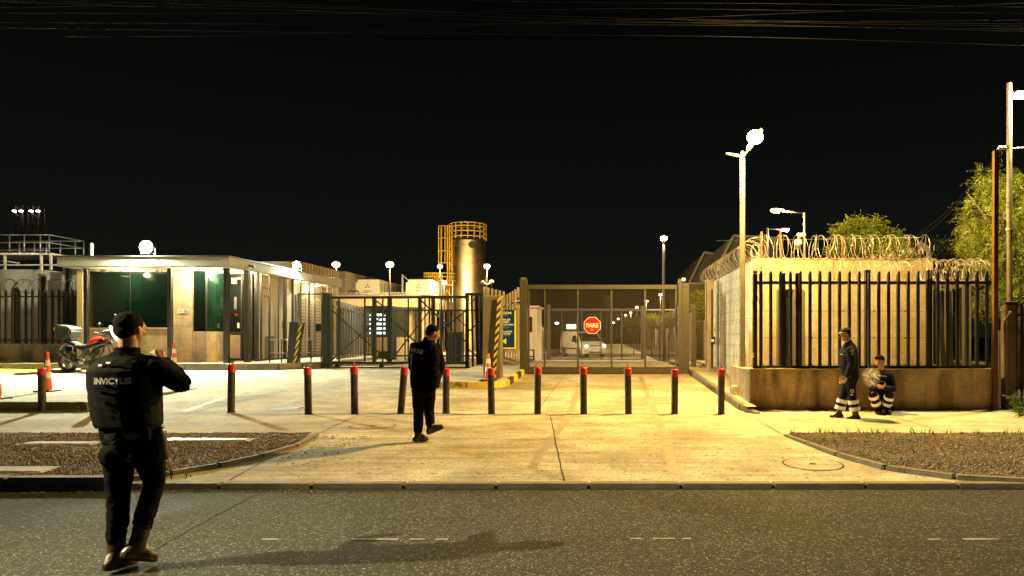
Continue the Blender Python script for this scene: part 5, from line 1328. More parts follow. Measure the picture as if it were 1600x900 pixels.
# dome camera on bracket
t = thing('dome_camera', 'white dome camera and bullet camera on a bracket above the enclosure', 'camera', (X(1250, 17), 17, BZ))
obj('mast', MB().cyl((X(1257, 17), 17, BZ-.1), P3(1257, 366, 17), .035), 'pole_paint', t, smooth=35)
obj('arm', MB().tube([P3(1257, 370, 17), P3(1250, 371, 17), P3(1247, 376, 17)], .025, 8), 'pole_paint', t, smooth='all')
obj('dome', MB().ball(P3(1247, 379, 17), (.10, .10, .09)), 'sign_white', t, smooth='all')
obj('dome_glass', MB().ball(P3(1247.5, 384, 17), (.075, .075, .07)), 'glass_dark', t, smooth='all')
obj('bullet_camera', MB().limb([P3(1248, 367, 17), P3(1256, 367, 16.9)], [.05, .05]), 'sign_white', t, smooth='all')

# ================================================================ front fence on low wall
LWX0, LWX1, LY = X(1172, 13.6), X(1561, 13.6), 13.6
lt = Z(578, LY)
t = thing('low_wall', 'stained concrete wall carrying the tall pickets, behind the two guards', 'wall', (5.3, LY, .1))
obj('wall', MB().box(LWX0, LWX1, LY, LY+.22, 0, lt), 'low_wall', t, bevel=.012)
obj('coping', MB().box(LWX0-.004, LWX1+.004, LY-.012, LY+.232, lt+.001, lt+.03), 'walk', t, bevel=.006)
obj('side_return', MB().box(LWX1-.22, LWX1-.003, LY+.222, 20, 0, lt-.002), 'low_wall', t)
obj('side_return', MB().box(LWX0, LWX0+.2, LY+.222, BY0-.01, 0, lt-.002), 'low_wall', t)
FY = LY+.06
pf = thing('palisade_fence', 'tall black picket fence on the stained low wall behind the guards', 'fence', (5.3, FY, lt))
xs = [X(1189+i*15.35, FY) for i in range(24)]
share_pale(pf, 'pale', xs, FY, lt+.05, Z(420, FY), .070, 'fence_black')
for py in (441.5, 573.5): obj('rail', MB().box(X(1180, FY), X(1556, FY), FY+.012, FY+.062, Z(py, FY)-.028, Z(py, FY)+.028), 'fence_black', pf)
p = obj('post', MB().box(X(1176.5, FY), X(1183, FY), FY-.02, FY+.07, lt+.03, Z(428, FY)), 'frame_dark', pf, bevel=.005)
obj('red_knob', MB().ball(P3(1180, 424.5, FY+.02), .045), 'red_paint', p, smooth='all')
obj('tag_plate', MB().box(X(1175.5, FY-.03), X(1178, FY-.03), FY-.035, FY-.028, Z(559, FY), Z(551, FY)), 'sign_white', p)
for px in (1223, 1246.5, 1355.5, 1452): obj('post', MB().box(X(px, FY+.1)-.05, X(px, FY+.1)+.05, FY+.064, FY+.16, lt+.03, Z(421+5*(px < 1300), FY)), 'fence_black', pf, bevel=.004)
rf = thing('palisade_fence', 'picket fence returning away from the street behind the rusty pole', 'fence', (7.72, 16, lt))
share_pale(rf, 'pale', [14.2+i*.26 for i in range(24)], LWX1-.12, lt+.02, Z(420, FY)-.02, .085, 'gate_olive', ax='y')
for z in (lt+.12, Z(441.5, FY)): obj('rail', MB().bar((LWX1-.09, 13.9, z), (LWX1-.09, 20.4, z), .05), 'gate_olive', rf)
coil('razor_wire', [(X(1182, 14), 13.98, Z(425, 14)), (X(1440, 14), 13.98, Z(424, 14))], .21, 17, .0038, 'razor', 'thin drooping razor wire loops just behind the tops of the front pickets', G_, kinds=2, seed=11, jitter=.3)
coil('razor_wire', [(X(1440, 13.9), 13.9, Z(424, 14)), (X(1545, 13.9), 13.9, Z(425, 14))], .235, 15, .0045, 'razor', 'dense razor wire on the right end of the front pickets by the rusty pole', G_, kinds=2, seed=12, jitter=.35)
coil('razor_wire', [(LWX1-.12, 13.9, Z(424, 14)), (LWX1-.12, 19.5, Z(424, 14))], .22, 18, .005, 'razor', 'razor wire along the returning picket fence, right of the enclosure', G_, kinds=2, seed=13, jitter=.3)
# yard lean-to slats seen through the right end
t = thing('leaning_slats', 'stack of dark leaning sheets inside the yard behind the right pickets', 'sheets', (7.2, 15, .3))
for i, (a, b) in enumerate(((1466, 1474), (1482, 1484), (1500, 1502))):
    obj('sheet', MB().bar((X(b+3, 14.9), 14.9, .3), P3(a, 455, 14.9), .11, .05), 'dark_panel', t)

# ================================================================ poles on the right
t = thing('rusty_pole', 'thin rusty steel pole at the right end of the picket fence', 'pole', (X(1555, 13.55), 13.5, .1))
RY = 13.5
obj('shaft', MB().bar((X(1554, RY), RY, .05), P3(1555.5, 236, RY), .085, .085), 'rust', t)
for k, dx in ((0, -.0), (1, .0)):
    obj('insulator', MB().lathe([(.03, -.05), (.045, 0), (.03, .05)], P3(1562, 240+k*13, RY), 12), 'galv', t, smooth=35)
obj('cross_arm', MB().bar(P3(1556, 240, RY), P3(1563, 240, RY), .03), 'rust', t)
for i, (b, l) in enumerate((((1419, 372), 'upper stay cable from the rusty pole down to the enclosure'), ((1425, 374), 'lower stay cable from the rusty pole down to the enclosure'))):
    s = thing('stay_cable', l, 'cable', P3(1555, 246+i*5, RY), 'stay cables of the rusty pole')
    a_, b_ = P3(1555, 245+i*7, RY), P3(b[0]-3, b[1]+8, BY0+.4)
    obj('cable', MB().tube([a_.lerp(b_, k/10)-V((0, 0, .16*sin(pi*k/10))) for k in range(11)], .009, 6), 'cable', s)
PY = 14.4
t = thing('street_lamp', 'tall pale lamp post at the right edge with a cool white head', 'street lamp', (X(1577, PY), PY, .1))
obj('pole', MB().cyl((X(1577.5, PY), PY, 0), P3(1577, 130, PY), .065, .050, 16), 'pole_paint', t, smooth=35)
obj('pole_band', MB().cyl(P3(1577, 360, PY), P3(1577, 357, PY), .08), 'galv', t)
obj('arm', MB().tube([P3(1578, 143, PY), P3(1588, 144, PY), P3(1600, 144, PY)], .028, 8), 'pole_paint', t, smooth='all')
h = obj('lamp_head', MB().box(X(1584, PY), X(1606, PY), PY-.12, PY+.12, Z(148, PY), Z(144, PY)), 'galv', t, bevel=.015)
obj('lens', MB().box(X(1585, PY), X(1604, PY), PY-.1, PY+.1, Z(152, PY), Z(148.3, PY)), 'lamp_cool', h)
obj('service_arm', MB().tube([P3(1562, 231, PY), P3(1578, 232, PY), P3(1600, 231, PY), P3(1650, 228, PY)], .018, 6), 'galv', t, smooth='all')
for px in (1562, 1569): obj('clamp', MB().ball(P3(px, 231, PY), .05), 'galv', t, smooth='all')
LR = P3(1594, 158, PY)
t = thing('utility_post', 'thick brown concrete post with conduits at the right edge', 'post', (X(1579, 13.3), 13.3, .1))
UY = 13.7
obj('shaft', MB().box(X(1572, UY), X(1588, UY), UY, UY+.2, 0, Z(476, UY)), 'trunk', t, bevel=.02)
mb = MB()
for px, lo in ((1569.5, 600), (1571.5, 620)): mb.tube([(X(px, UY), UY-.03, Z(lo, UY)), P3(px-1, 510, UY-.03), P3(px, 500, UY-.03), P3(px+7, 492, UY-.02), P3(px+8, 486, UY-.02)], .014, 8)
obj('conduit', mb, 'pole_paint', t, smooth='all')
obj('meter_box', MB().box(X(1580, UY), X(1600, UY), UY+.21, UY+.35, .7, Z(470, UY)), 'dark_panel', t, bevel=.01)
t = thing('palisade_fence', 'black picket fence at the right edge beyond the brown post', 'fence', (X(1600, 13.9), 13.9, .1))
share_pale(t, 'pale', [X(1588+i*9, 13.95) for i in range(12)], 13.95, .1, Z(468, 13.95), .06, 'fence_black')
for z in (.5, 2.0): obj('rail', MB().box(X(1585, 13.95), X(1700, 13.95), 13.96, 14.0, z, z+.05), 'fence_black', t)
t = thing('palisade_fence', 'low lit pickets between the stained wall and the brown post', 'fence', (X(1563, 15), 15, .1))
share_pale(t, 'pale', [X(1559+i*5, 14.9) for i in range(4)], 14.9, .1, Z(512, 14.9), .06, 'beige_block')

# trees
def drooping(x0, x1, py0, py1, Y, n, seed, edge=lambda u, v: True):
    rn = random.Random(seed); vs = []; fs = []; c = 0
    while c < n:
        u, v = rn.random(), rn.random()
        px = lerp(x0, x1, u); py = lerp(py0, py1, v)
        if not edge(px, py): continue
        y = Y+rn.uniform(-1.6, 1.6); k = noise.noise(V((px*.022, py*.026, y*.6)))
        if k < -.18: continue
        p = V((X(px, y), y, Z(py, y))); d = V((rn.uniform(-.7, .4), rn.uniform(-.4, .4), rn.uniform(-.8, .5))).normalized()
        for j in range(rn.randint(5, 12)):
            d = (d+V((0, 0, -.10))).normalized(); p = p+d*.045
            for s in (-1, 1):
                w_ = d.cross(V((rn.uniform(-.5, .5), rn.uniform(-.5, .5), 1))).normalized()*s; l_ = rn.uniform(.05, .10); e = (w_+d*.6+V((0, 0, rn.uniform(-.5, .2)))).normalized()
                o = len(vs); t_ = e.cross(d).normalized()*.3+d*.12
                vs += [tuple(p), tuple(p+e*l_*.5+d*l_*.16), tuple(p+e*l_), tuple(p+e*l_*.5-d*l_*.16)]; fs.append((o, o+1, o+2, o+3))
        c += 1
    return vs, fs
def big_edge(px, py):
    # uneven left outline of the crown
    lim = 1500 + 26*noise.noise(V((py*.021, 3, 0)))*1.6 + max(0, (330-py))*.72 + max(0, py-420)*.25
    top = 268 + 26*noise.noise(V((px*.05, 9, 0)))
    return px > lim and py > top
t = thing('pepper_tree', 'large feathery tree with drooping yellow-green foliage behind the rusty pole', 'tree', (X(1585, 18), 18, .1))
x0 = X(1592, 18); tb = MB().tube([(x0, 18, 0), (x0-.1, 18, 1.4), (x0+.05, 18, 2.6)], [.22, .18, .14], 12)
for i in range(11):
    a = P3(1510+i*14, 300+35*((i*7) % 4), 18+((i*5) % 3-1)*.8); tb.tube([(x0, 18, 2.2), V((x0, 18, 3.0)).lerp(a, .5)+V((0, 0, .3)), a], [.09, .05, .015], 6)
obj('trunk', tb, 'trunk', t, smooth='all')
vs, fs = drooping(1490, 1720, 255, 480, 18, 4200, 5, big_edge)
me = bpy.data.meshes.new('crown'); me.from_pydata(vs, [], fs); me.materials.append(M['leaf']); link('crown', me, t)
tree('small bright yellow-green tree behind the razor wire of the enclosure', X(1350, 19.5), 19.5, .4, Z(395, 19.5), clumps_px(1306, 1394, 338, 402, 19.5, 46, .27, 5, lambda u, v: (u-.5)**2*.8+(v-.65)**2 < .28), 240, .085, seed=8, r=.06)
tree('lower leafy bush right of the small yellow-green tree, behind the razor wire', X(1405, 19), 19, .4, Z(412, 19), clumps_px(1375, 1432, 366, 420, 19, 22, .22, 9, lambda u, v: v > .2+abs(u-.45)*.8), 210, .08, seed=18, r=.05)
tree('dark tree between the stay cables and the feathery tree', X(1470, 24), 24, .4, Z(410, 24), clumps_px(1425, 1530, 350, 450, 24, 60, .42, 15, lambda u, v: v > .15+.5*abs(sin(u*7))*(.5)), 150, .1, m='leaf_dark', seed=28, r=.1)
tree('small green bush at the foot of the brown post at the right edge', X(1592, 13.1), 13.1, .1, .3, clumps_px(1586, 1604, 622, 644, 13.1, 7, .10, 2), 60, .06, seed=38, r=.015, name='bush', cat='bush', m='weed')

# ================================================================ lamps over the enclosure
def gold_lamp():
    Y = 15.0; YL = 14.3; bx = X(1160, Y); gz = G(Y)+.128
    t = thing('street_lamp', 'tall lamp post beside the enclosure with a blazing golden lamp', 'street lamp', (bx, Y, gz))
    obj('footing', MB().box(X(1145, Y-.15), X(1175, Y-.15), Y-.2, Y+.25, gz-.1, Z(603.5, Y-.15)), 'walk', t, bevel=.02)
    fz = Z(603.5, Y-.15)
    obj('pole', MB().cyl((bx, Y, fz-.02), P3(1160, 247, Y), .062, .058, 20), 'pole_paint', t, smooth=35)
    mb = MB().box(bx-.13, bx+.13, Y-.13, Y+.13, fz, fz+.015)
    for s in (-1, 1):
        for q in (-1, 1): mb.cyl((bx+s*.1, Y+q*.1, fz), (bx+s*.1, Y+q*.1, fz+.09), .014, seg=8); mb.bar((bx+s*.11, Y+q*.05, fz), (bx+s*.055, Y+q*.02, fz+.13), .02)
    obj('base_plate', mb, 'galv', t)
    obj('neck', MB().cyl(P3(1160, 248, Y), P3(1160, 237, Y), .035), 'galv', t, smooth=35)
    obj('arm', MB().tube([P3(1160, 246, Y), P3(1165, 240, Y), P3(1173, 230, YL+.2)], .022, 8).tube([P3(1160, 244, Y), P3(1154, 244, Y), P3(1148, 243, Y)], .02, 8), 'galv', t, smooth='all')
    obj('small_head', MB().limb([P3(1152, 243, Y), P3(1136, 240, Y)], [(.055, .035), (.03, .02)]), 'galv', t, smooth='all')
    hx = P3(1180, 216, Y)
    h = obj('lamp_head', MB().limb([P3(1172, 229, YL+.1), P3(1186, 208, YL+.1)], [(.10, .06), (.13, .06)]), 'galv', t, smooth='all')
    obj('lens', MB().ball(P3(1180, 214, YL), (.17, .09, .15)), 'lamp_gold', h, smooth='all')
    return P3(1166, 217, YL-.25)
LG = gold_lamp()
Yq = 24.5
t = thing('street_lamp', 'orange street lamp on a long arm reaching left from its pole, behind the enclosure', 'street lamp', (X(1257, Yq), Yq, .4))
obj('pole', MB().cyl((X(1257, Yq), Yq, .3), P3(1257, 333, Yq), .055, .045), 'pole_paint', t, smooth=35)
obj('arm', MB().tube([P3(1257, 333, Yq), P3(1235, 331, Yq), P3(1220, 329, Yq)], .03, 8), 'pole_paint', t, smooth='all')
h = obj('lamp_head', MB().limb([P3(1222, 328, Yq), P3(1206, 327, Yq)], [(.09, .06), (.07, .04)]), 'galv', t, smooth='all')
obj('lens', MB().ball(P3(1212, 329, Yq), (.20, .12, .085)), 'lamp_orange', h, smooth='all'); LO = P3(1212, 334, Yq)
Yq = 30
t = thing('street_lamp', 'small white lamp on a short arm reaching right, behind the enclosure razor wire', 'street lamp', (X(1200, Yq), Yq, .4))
obj('pole', MB().cyl((X(1199.5, Yq), Yq, .3), P3(1199.5, 356, Yq), .05), 'pole_paint', t, smooth=35)
obj('arm', MB().tube([P3(1200, 358, Yq), P3(1222, 358, Yq)], .03, 8), 'pole_paint', t, smooth='all')
h = obj('lamp_head', MB().box(X(1221, Yq), X(1233, Yq), Yq-.12, Yq+.12, Z(358.5, Yq), Z(356.5, Yq)), 'galv', t, bevel=.02)
obj('lens', MB().box(X(1222, Yq), X(1232, Yq), Yq-.1, Yq+.1, Z(361, Yq), Z(358.6, Yq)), 'lamp_cool', h); LW = P3(1227, 366, Yq)

# off-frame street lamp on the road side at left (it throws the long shadow across the road)
t = thing('street_lamp', 'street lamp on the near side of the road, outside the left of the photo', 'street lamp', (-15.2, 2.0, 0))
obj('pole', MB().cyl((-15.2, 1.2, -.05), (-15.2, 1.2, 8.6), .09, .06), 'galv', t, smooth=35)
obj('arm', MB().tube([(-15.2, 1.2, 8.5), (-15.0, 1.5, 8.75), (-14.7, 2.1, 8.8)], .035, 8), 'galv', t, smooth='all')
h = obj('lamp_head', MB().box(-14.9, -14.5, 2.0, 2.5, 8.78, 8.88), 'galv', t, bevel=.03); obj('lens', MB().box(-14.85, -14.55, 2.05, 2.45, 8.765, 8.778), 'lamp_cool', h)

# ================================================================ overhead cables
ORD = ['uppermost', 'second', 'third', 'fourth', 'fifth', 'sixth', 'seventh', 'eighth', 'ninth', 'lowest']
cab = [(9.5, [(-100, -6), (300, 1), (800, 22), (1200, 34), (1700, 42)], .005), (9.7, [(-100, -2), (250, 5), (700, 18), (1100, 30), (1700, 38)], .006),
       (10.0, [(-100, 0), (200, 8), (600, 20), (1000, 33), (1700, 51)], .0055), (11, [(-100, 34), (220, 36), (460, 37), (900, 37), (1700, 46)], .006),
       (11.3, [(-100, 42), (150, 45), (470, 50), (800, 53), (1200, 58), (1700, 74)], .006), (11.6, [(-100, 57), (240, 57), (500, 52), (800, 36), (1100, 26), (1700, 0)], .005),
       (10.4, [(500, -6), (900, 3), (1200, 5), (1700, 12)], .006), (10.6, [(-100, 20), (600, 20), (950, 13), (1190, 15), (1700, 22)], .005),
       (10.8, [(-100, 14), (300, 10), (820, 33), (1100, 34), (1400, 32), (1700, 30)], .006)]
for i, (Y, pts, r_) in enumerate(cab):
    P = [P3(a, b, Y) for a, b in pts]; Q = []
    for a, b, c_, d_ in zip([P[0]]+P[:-2], P[:-1], P[1:], P[2:]+[P[-1]]):
        for k in range(8):
            s_ = k/8; Q.append(.5*((2*b)+(c_-a)*s_+(2*a-5*b+4*c_-d_)*s_*s_+(-a+3*b-3*c_+d_)*s_**3))
    Q.append(P[-1])
    o = obj('overhead_cable', MB().tube(Q, r_, 6), 'cable', smooth='all')
    o['label'] = ['top cable of the bundle sloping down from the upper left corner', 'thin cable just under the top of the sloping bundle', 'lowest cable of the sloping bundle from the upper left', 'nearly level cable under the sloping bundle', 'cable sinking gently to the right edge below the level one', 'cable that rises toward the upper right across the others', 'short cable entering the top of the frame near the middle', 'faint level cable between the bundle and the lower cables', 'faint cable flattening out in the right half of the sky'][i]
    o['category'] = 'cable'; o['group'] = 'overhead cables across the sky'
# ================================================================ people
def frame(f, up=(0,0,1)):
    f = V(f).normalized(); u = V(up); r = f.cross(u).normalized(); u = r.cross(f)
    return r, f, u    # right, forward, up
def head_mesh(mb, H, f, up=(0,0,1), k=1.0):
    r, f, u = frame(f, up); Mx = Matrix((r, f, u)).transposed()
    def P(a, b, c): return H + (r*a + f*b + u*c)*k
    mb.ball(P(0, -.012, .030), (.073*k, .092*k, .084*k), Mx, 20)
    mb.ball(P(0, .022, -.030), (.058*k, .066*k, .072*k), Mx, 18)
    mb.ball(P(0, .045, -.085), (.030*k, .030*k, .024*k), Mx, 12)           # chin
    mb.limb([P(-.035, .068, .028), P(.035, .068, .028)], [.014*k, .014*k], 8)  # brow
    mb.limb([P(0, .080, .020), P(0, .103, -.022)], [.009*k, .014*k], 8)      # nose
    mb.limb([P(-.018, .082, -.052), P(.018, .082, -.052)], [.008*k, .008*k], 8)  # lips
    for s in (-1, 1):
        mb.ball(P(s*.040, .055, -.015), (.02*k, .02*k, .02*k), Mx, 10)       # cheek
        mb.ball(P(s*.074, -.008, -.005), (.010*k, .020*k, .032*k), Mx, 12)   # ear
def hand(mb, W, d, pn, side, curl=.5, k=1.0):
    """five fingers; W wrist, d pointing direction, pn palm normal, side=+1 puts the thumb towards d x pn"""
    d = V(d).normalized(); pn = V(pn); pn = (pn-d*pn.dot(d)).normalized(); s = d.cross(pn)*side
    mb.limb([W-d*.02*k, W+d*.03*k, W+d*.085*k], [(.026*k, .019*k), (.036*k, .018*k), (.036*k, .015*k)], 12)
    # palm wider across: add two side chains
    for o in (-.022, .022): mb.limb([W+d*.03*k+s*o*.6*k, W+d*.085*k+s*o*k], [.014*k, .013*k], 8)
    for i, (off, L) in enumerate(((.030, .070), (.010, .080), (-.010, .075), (-.029, .058))):
        p = W+d*.085*k+s*off*k; dd = d.copy(); pts = [p-d*.02*k, p]; c = curl*(1+.08*i)
        for j, fr_ in enumerate((.45, .3, .25)):
            a = c*(.9 if j == 0 else 1.1); dd = (dd*cos(a)+pn*sin(a)).normalized() if j == 0 else (dd*cos(c)+dd.cross(s).normalized()*(-1 if dd.cross(s).dot(pn) < 0 and False else 1)*0+pn*sin(c)*.9).normalized()
            p = p+dd*L*fr_*k; pts.append(p)
        mb.limb(pts, [.0095*k]*2+[.009*k, .008*k, .007*k], 8)
    b = W+d*.025*k+s*.028*k; t1 = b+(s*.8+d*.8+pn*.35).normalized()*.035*k; t2 = t1+(d*.9+s*.25+pn*.5).normalized()*.03*k
    mb.limb([b, t1, t2], [.0125*k, .0105*k, .0085*k], 8)
def foot(mb, A, toe_dir, L=.26, k=1.0, lift=0, sole=None):
    """boot from the ankle A, pointing along toe_dir (toe_dir.z tilts it)"""
    t = V(toe_dir).normalized(); h = V((t.x, t.y, 0)).normalized(); n = V((0,0,1)) - t*t.z; n.normalize()
    heel = A - n*.085*k - t*.045*k; ball_ = A - n*.092*k + t*.085*k; tip = A - n*.096*k + t*.13*k
    mb.limb([A+n*.0, heel+n*.035*k], [.052*k, .045*k], 12)
    mb.limb([heel+n*.045*k+t*.02*k, A+t*.05*k-n*.035*k, ball_+n*.038*k, tip+n*.035*k], [.044*k, .052*k, (.048*k, .046*k), (.036*k, .036*k)], 12)
    mb.limb([heel+n*.01*k, ball_+n*.01*k, tip+n*.012*k], [(.043*k, .018*k), (.052*k, .018*k), (.040*k, .018*k)], 12)
def loft_torso(mb, secs, seg=20):
    mb.rings(secs, seg)
def person(label, loc, J, jacket='cloth_black', trousers='cloth_black', boots='boot_black', torso=None, hips=None, k=1.0, vox=.011, hands=True, fwd=(0,1,0), hfwd=None, hup=(0,0,1), wr=.010, seed=1, hairstyle='short', group=None, tr=1.0, cf=.8):
    t = thing('person', label, 'person', loc, group)
    r, f, u = frame(fwd)
    # body: one continuous mesh
    mb = MB(); H = J['head']; head_mesh(mb, H, hfwd or fwd, hup, k)
    nk = J['neck']
    hr, hf, hu = frame(hfwd or fwd, hup)
    mb.limb([nk, H-hu*.05*k-hf*.02*k], [.058*k, .055*k], 14)
    sL, sR = J['shL'], J['shR']; pv = J['pelvis']; mid = (sL+sR)/2
    mb.limb([pv, pv.lerp(mid, .5), mid-V((0,0,.05))], [.088*k, .082*k, .082*k], 16)
    mb.limb([mid-V((0,0,.04)), nk+V((0,0,.01))], [.085*k, .05*k], 12)
    for s in 'LR':
        mb.limb([mid.lerp(J['sh'+s], .5), J['sh'+s], J['el'+s], J['wr'+s]], [.06*k, .05*k, .038*k, .027*k], 12)
        mb.limb([pv+(J['hip'+s]-pv)*.5, J['hip'+s], J['kn'+s], J['an'+s]], [.075*k, .066*k, .040*k, .034*k], 12)
        foot(mb, J['an'+s], J['toe'+s], k=k*.86)
        hd_ = J.get('hand'+s)
        if hd_: hand(mb, J['wr'+s], hd_[0], hd_[1], hd_[2], hd_[3], k)
    body = remesh(mb, 'body', 'skin', t, .0065, 3)
    # trousers
    mb = MB()
    for s in 'LR':
        kn, an, hp = J['kn'+s], J['an'+s], J['hip'+s]
        calf = kn.lerp(an, .45); cuff = kn.lerp(an, cf)
        mb.limb([pv+(hp-pv)*.45+V((0,0,.03)), hp, hp.lerp(kn, .5), kn, calf, cuff], [.112*k, .102*k*tr, .086*k*tr, .068*k*tr, .067*k*tr, .058*k*tr], 18)
    mb.limb([pv+V((0,0,.02)), pv+V((0,0,.12))*k], [(.155*k, .115*k), (.145*k, .105*k)], 18)
    for s in 'LR':
        if J.get('glute', True): mb.ball(pv+(J['hip'+s]-pv)*.8-f*.045*k-V((0,0,.03)), .098*k)
    remesh(mb, 'trousers', trousers, t, vox, 3, (wr*.8, 17, seed))
    # boots
    for s in 'LR':
        mb = MB(); foot(mb, J['an'+s], J['toe'+s], k=k); a = J['an'+s]; mb.limb([a, a.lerp(J['kn'+s], .42)], [.052*k, .056*k], 14)
        remesh(mb, 'boot', boots, t, .009, 2, (.003, 30, seed+3))
    # jacket
    mb = MB()
    if torso: loft_torso(mb, torso)
    for s in 'LR':
        S, E, W = J['sh'+s], J['el'+s], J['wr'+s]
        mb.limb([mid.lerp(S, .55), S, S.lerp(E, .5), E, E.lerp(W, .5), E.lerp(W, .96)], [.085*k, .082*k, .071*k, .064*k, .057*k, .045*k], 16)
    mb.limb([nk-V((0,0,.05)), nk+V((0,0,.018))], [.082*k, .068*k], 16)
    jk = remesh(mb, 'jacket', jacket, t, vox, 3, (wr*.85, 15, seed+7))
    # hair
    if hairstyle:
        mb = MB(); Mx = Matrix((hr, hf, hu)).transposed(); P = lambda a, b, c: H+(hr*a+hf*b+hu*c)*k
        mb.ball(P(0, -.022, .044), (.079*k, .092*k, .082*k), Mx, 20); mb.ball(P(0, -.055, -.002), (.064*k, .052*k, .062*k), Mx, 16)
        if hairstyle == 'fringe': mb.ball(P(0, .03, .088), (.060*k, .055*k, .036*k), Mx, 14); mb.limb([P(-.045, .062, .075), P(.045, .065, .078)], [.02*k, .022*k], 8)
        remesh(mb, 'hair', 'hair', t, .009, 1, (.004, 60, seed))
        for s in (-1, 1):
            e = MB(); e.ball(P(s*.030, .074, .006), (.012*k, .008*k, .007*k), Mx, 10); obj('eye', e, 'ink', t, smooth='all')
    return t, body, jk

def onto(me, target, axis=(0,1,0), off=.004, parent=None, name='lettering', m='lettering', back=1.0):
    """lay a flat mesh on a garment along an axis"""
    tm = target.data; base = wloc(target)
    bvh = BVHTree.FromPolygons([v.co + base for v in tm.vertices], [tuple(p.vertices) for p in tm.polygons])
    bm = bmesh.new(); bm.from_mesh(me)
    bmesh.ops.triangulate(bm, faces=bm.faces)
    for _ in range(2):
        ed = [e for e in bm.edges if e.calc_length() > .02]
        if ed: bmesh.ops.subdivide_edges(bm, edges=ed, cuts=1)
    bmesh.ops.triangulate(bm, faces=bm.faces)
    A = V(axis).normalized()
    miss = []
    for v in bm.verts:
        o = v.co - A*back; h = bvh.ray_cast(o, A)
        if h[0] is not None and (h[0]-v.co).length < .45: v.co = h[0] - A*off
        else: miss.append(v)
    bmesh.ops.delete(bm, geom=miss, context='VERTS')
    bm.to_mesh(me); bm.free(); me.materials.clear(); me.materials.append(M[m])
    return link(name, me, parent or target)
def put(me, M4): me.transform(M4); return me

# ---- near person in vest (seen from behind, Y = 4.63 m)
Yn = 4.62
def n_(px, py, dy=0.0): return V((X(px, Yn+dy), Yn+dy, Z(py, Yn+dy)))
J = dict(head=n_(205, 516, -.0), neck=n_(199, 553, -.02), shL=n_(162, 575, 0), shR=n_(240, 574, .0),
         elL=n_(157, 632, .13), wrL=n_(205, 634, .36), elR=n_(284, 600, .10), wrR=n_(256, 566, .30),
         pelvis=n_(205, 690, 0), hipL=n_(185, 705, 0), hipR=n_(232, 703, .02),
         knL=n_(185, 785, .03), anL=n_(181, 867, -.02), knR=n_(241, 755, .17), anR=n_(214, 853, .02),
         toeL=(.2, 1, 0), toeR=(.35, .8, -.30), handL=((.8, .5, .1), (.2, -.3, .9), -1, .6), handR=((-.5, .1, .75), (-.6, .5, -.2), 1, .8))
tor = [(X(205, Yn), Yn, Z(692, Yn), .175, .125, 0), (X(204, Yn), Yn, Z(668, Yn), .185, .13, 0), (X(202, Yn), Yn, Z(640, Yn), .19, .135, 0), (X(200, Yn), Yn+.0, Z(605, Yn), .205, .14, 0),
       (X(200, Yn), Yn, Z(580, Yn), .205, .135, 0), (X(200, Yn), Yn-.005, Z(564, Yn), .17, .105, 0), (X(200, Yn), Yn-.01, Z(552, Yn), .085, .075, 0)]
loc = (J['anL'].x, Yn, 0)
near, nb, njk = person('person in dark uniform and lettered vest walking in the road, seen from behind', loc, J, torso=tor, jacket='cloth_black', trousers='cloth_black', boots='leather', vox=.010, wr=.012, seed=3, tr=.94, cf=.72, hfwd=(.22, .97, -.05))
mb = MB()
loft_torso(mb, [(X(203, Yn), Yn-.005, Z(666, Yn), .195, .155, 0), (X(202, Yn), Yn-.005, Z(660, Yn), .205, .16, 0), (X(199, Yn), Yn-.01, Z(630, Yn), .213, .168, 0), (X(197, Yn), Yn-.01, Z(600, Yn), .217, .172, 0), (X(196, Yn), Yn-.01, Z(578, Yn), .215, .172, 0), (X(197, Yn), Yn-.01, Z(563, Yn), .16, .135, 0), (X(197, Yn), Yn-.01, Z(556, Yn), .12, .10, 0)])
vest = remesh(mb, 'vest', 'cloth_vest', near, .010, 3, (.004, 9, 21))
def vband(a, b, z0, z1, name, m, off=.012, tgt=None):
    mb_ = MB(); mb_.grid(lambda u, v: (lerp(a, b, u), Yn, lerp(z0, z1, v)), 24, 4); me = bpy.data.meshes.new(name); mb_.bm.to_mesh(me); mb_.bm.free()
    return onto(me, tgt or vest, (0,1,0), off, near, name, m)
for (pa, pb, qa, qb) in ((146, 246, 612, 606), (147, 246, 588, 582), (152, 244, 628, 622), (150, 240, 572, 568)): vband(X(pa, Yn-.2), X(pb, Yn-.2), Z(qa, Yn-.19), Z(qb, Yn-.19), 'webbing', 'cloth_black', .010)
me = text('INVICTUS', X(200.5, Yn-.19)-X(147, Yn-.19), .043, .05); me.transform(Matrix.Translation((X(174, Yn-.19), Yn, Z(595.5, Yn-.19)))); onto(me, vest, (0,1,0), .017, near)
for (px, py) in ((151, 571), (162, 567)):
    vband(X(px-3.5, Yn-.2), X(px+3.5, Yn-.2), Z(py+1.3, Yn-.19), Z(py-1.3, Yn-.19), 'strap_tag', 'lettering', .012)
# belt, holster, radio
mb = MB(); mb.lathe([(.0, -.001)]*0 or [(.186, -.028), (.19, 0), (.186, .028)], (0, 0, 0), 28)
for v in mb.bm.verts: v.co.y *= .74; v.co += V((X(206, Yn), Yn, Z(676, Yn)))
obj('belt', mb, 'boot_black', near, smooth=35)
obj('holster', MB().limb([n_(251, 676, .0), n_(256, 712, .01)], [(.045, .032), (.035, .026)], 12), 'boot_black', near, smooth='all')
obj('pouch', MB().box(X(238, Yn), X(250, Yn), Yn-.13, Yn-.07, Z(686, Yn), Z(664, Yn)), 'cloth_black', near, bevel=.012)
obj('collar', MB().lathe([(.078, -.02), (.074, .035), (.066, .03)], n_(199, 551, -.015), 24), 'cloth_black', near, smooth=35)

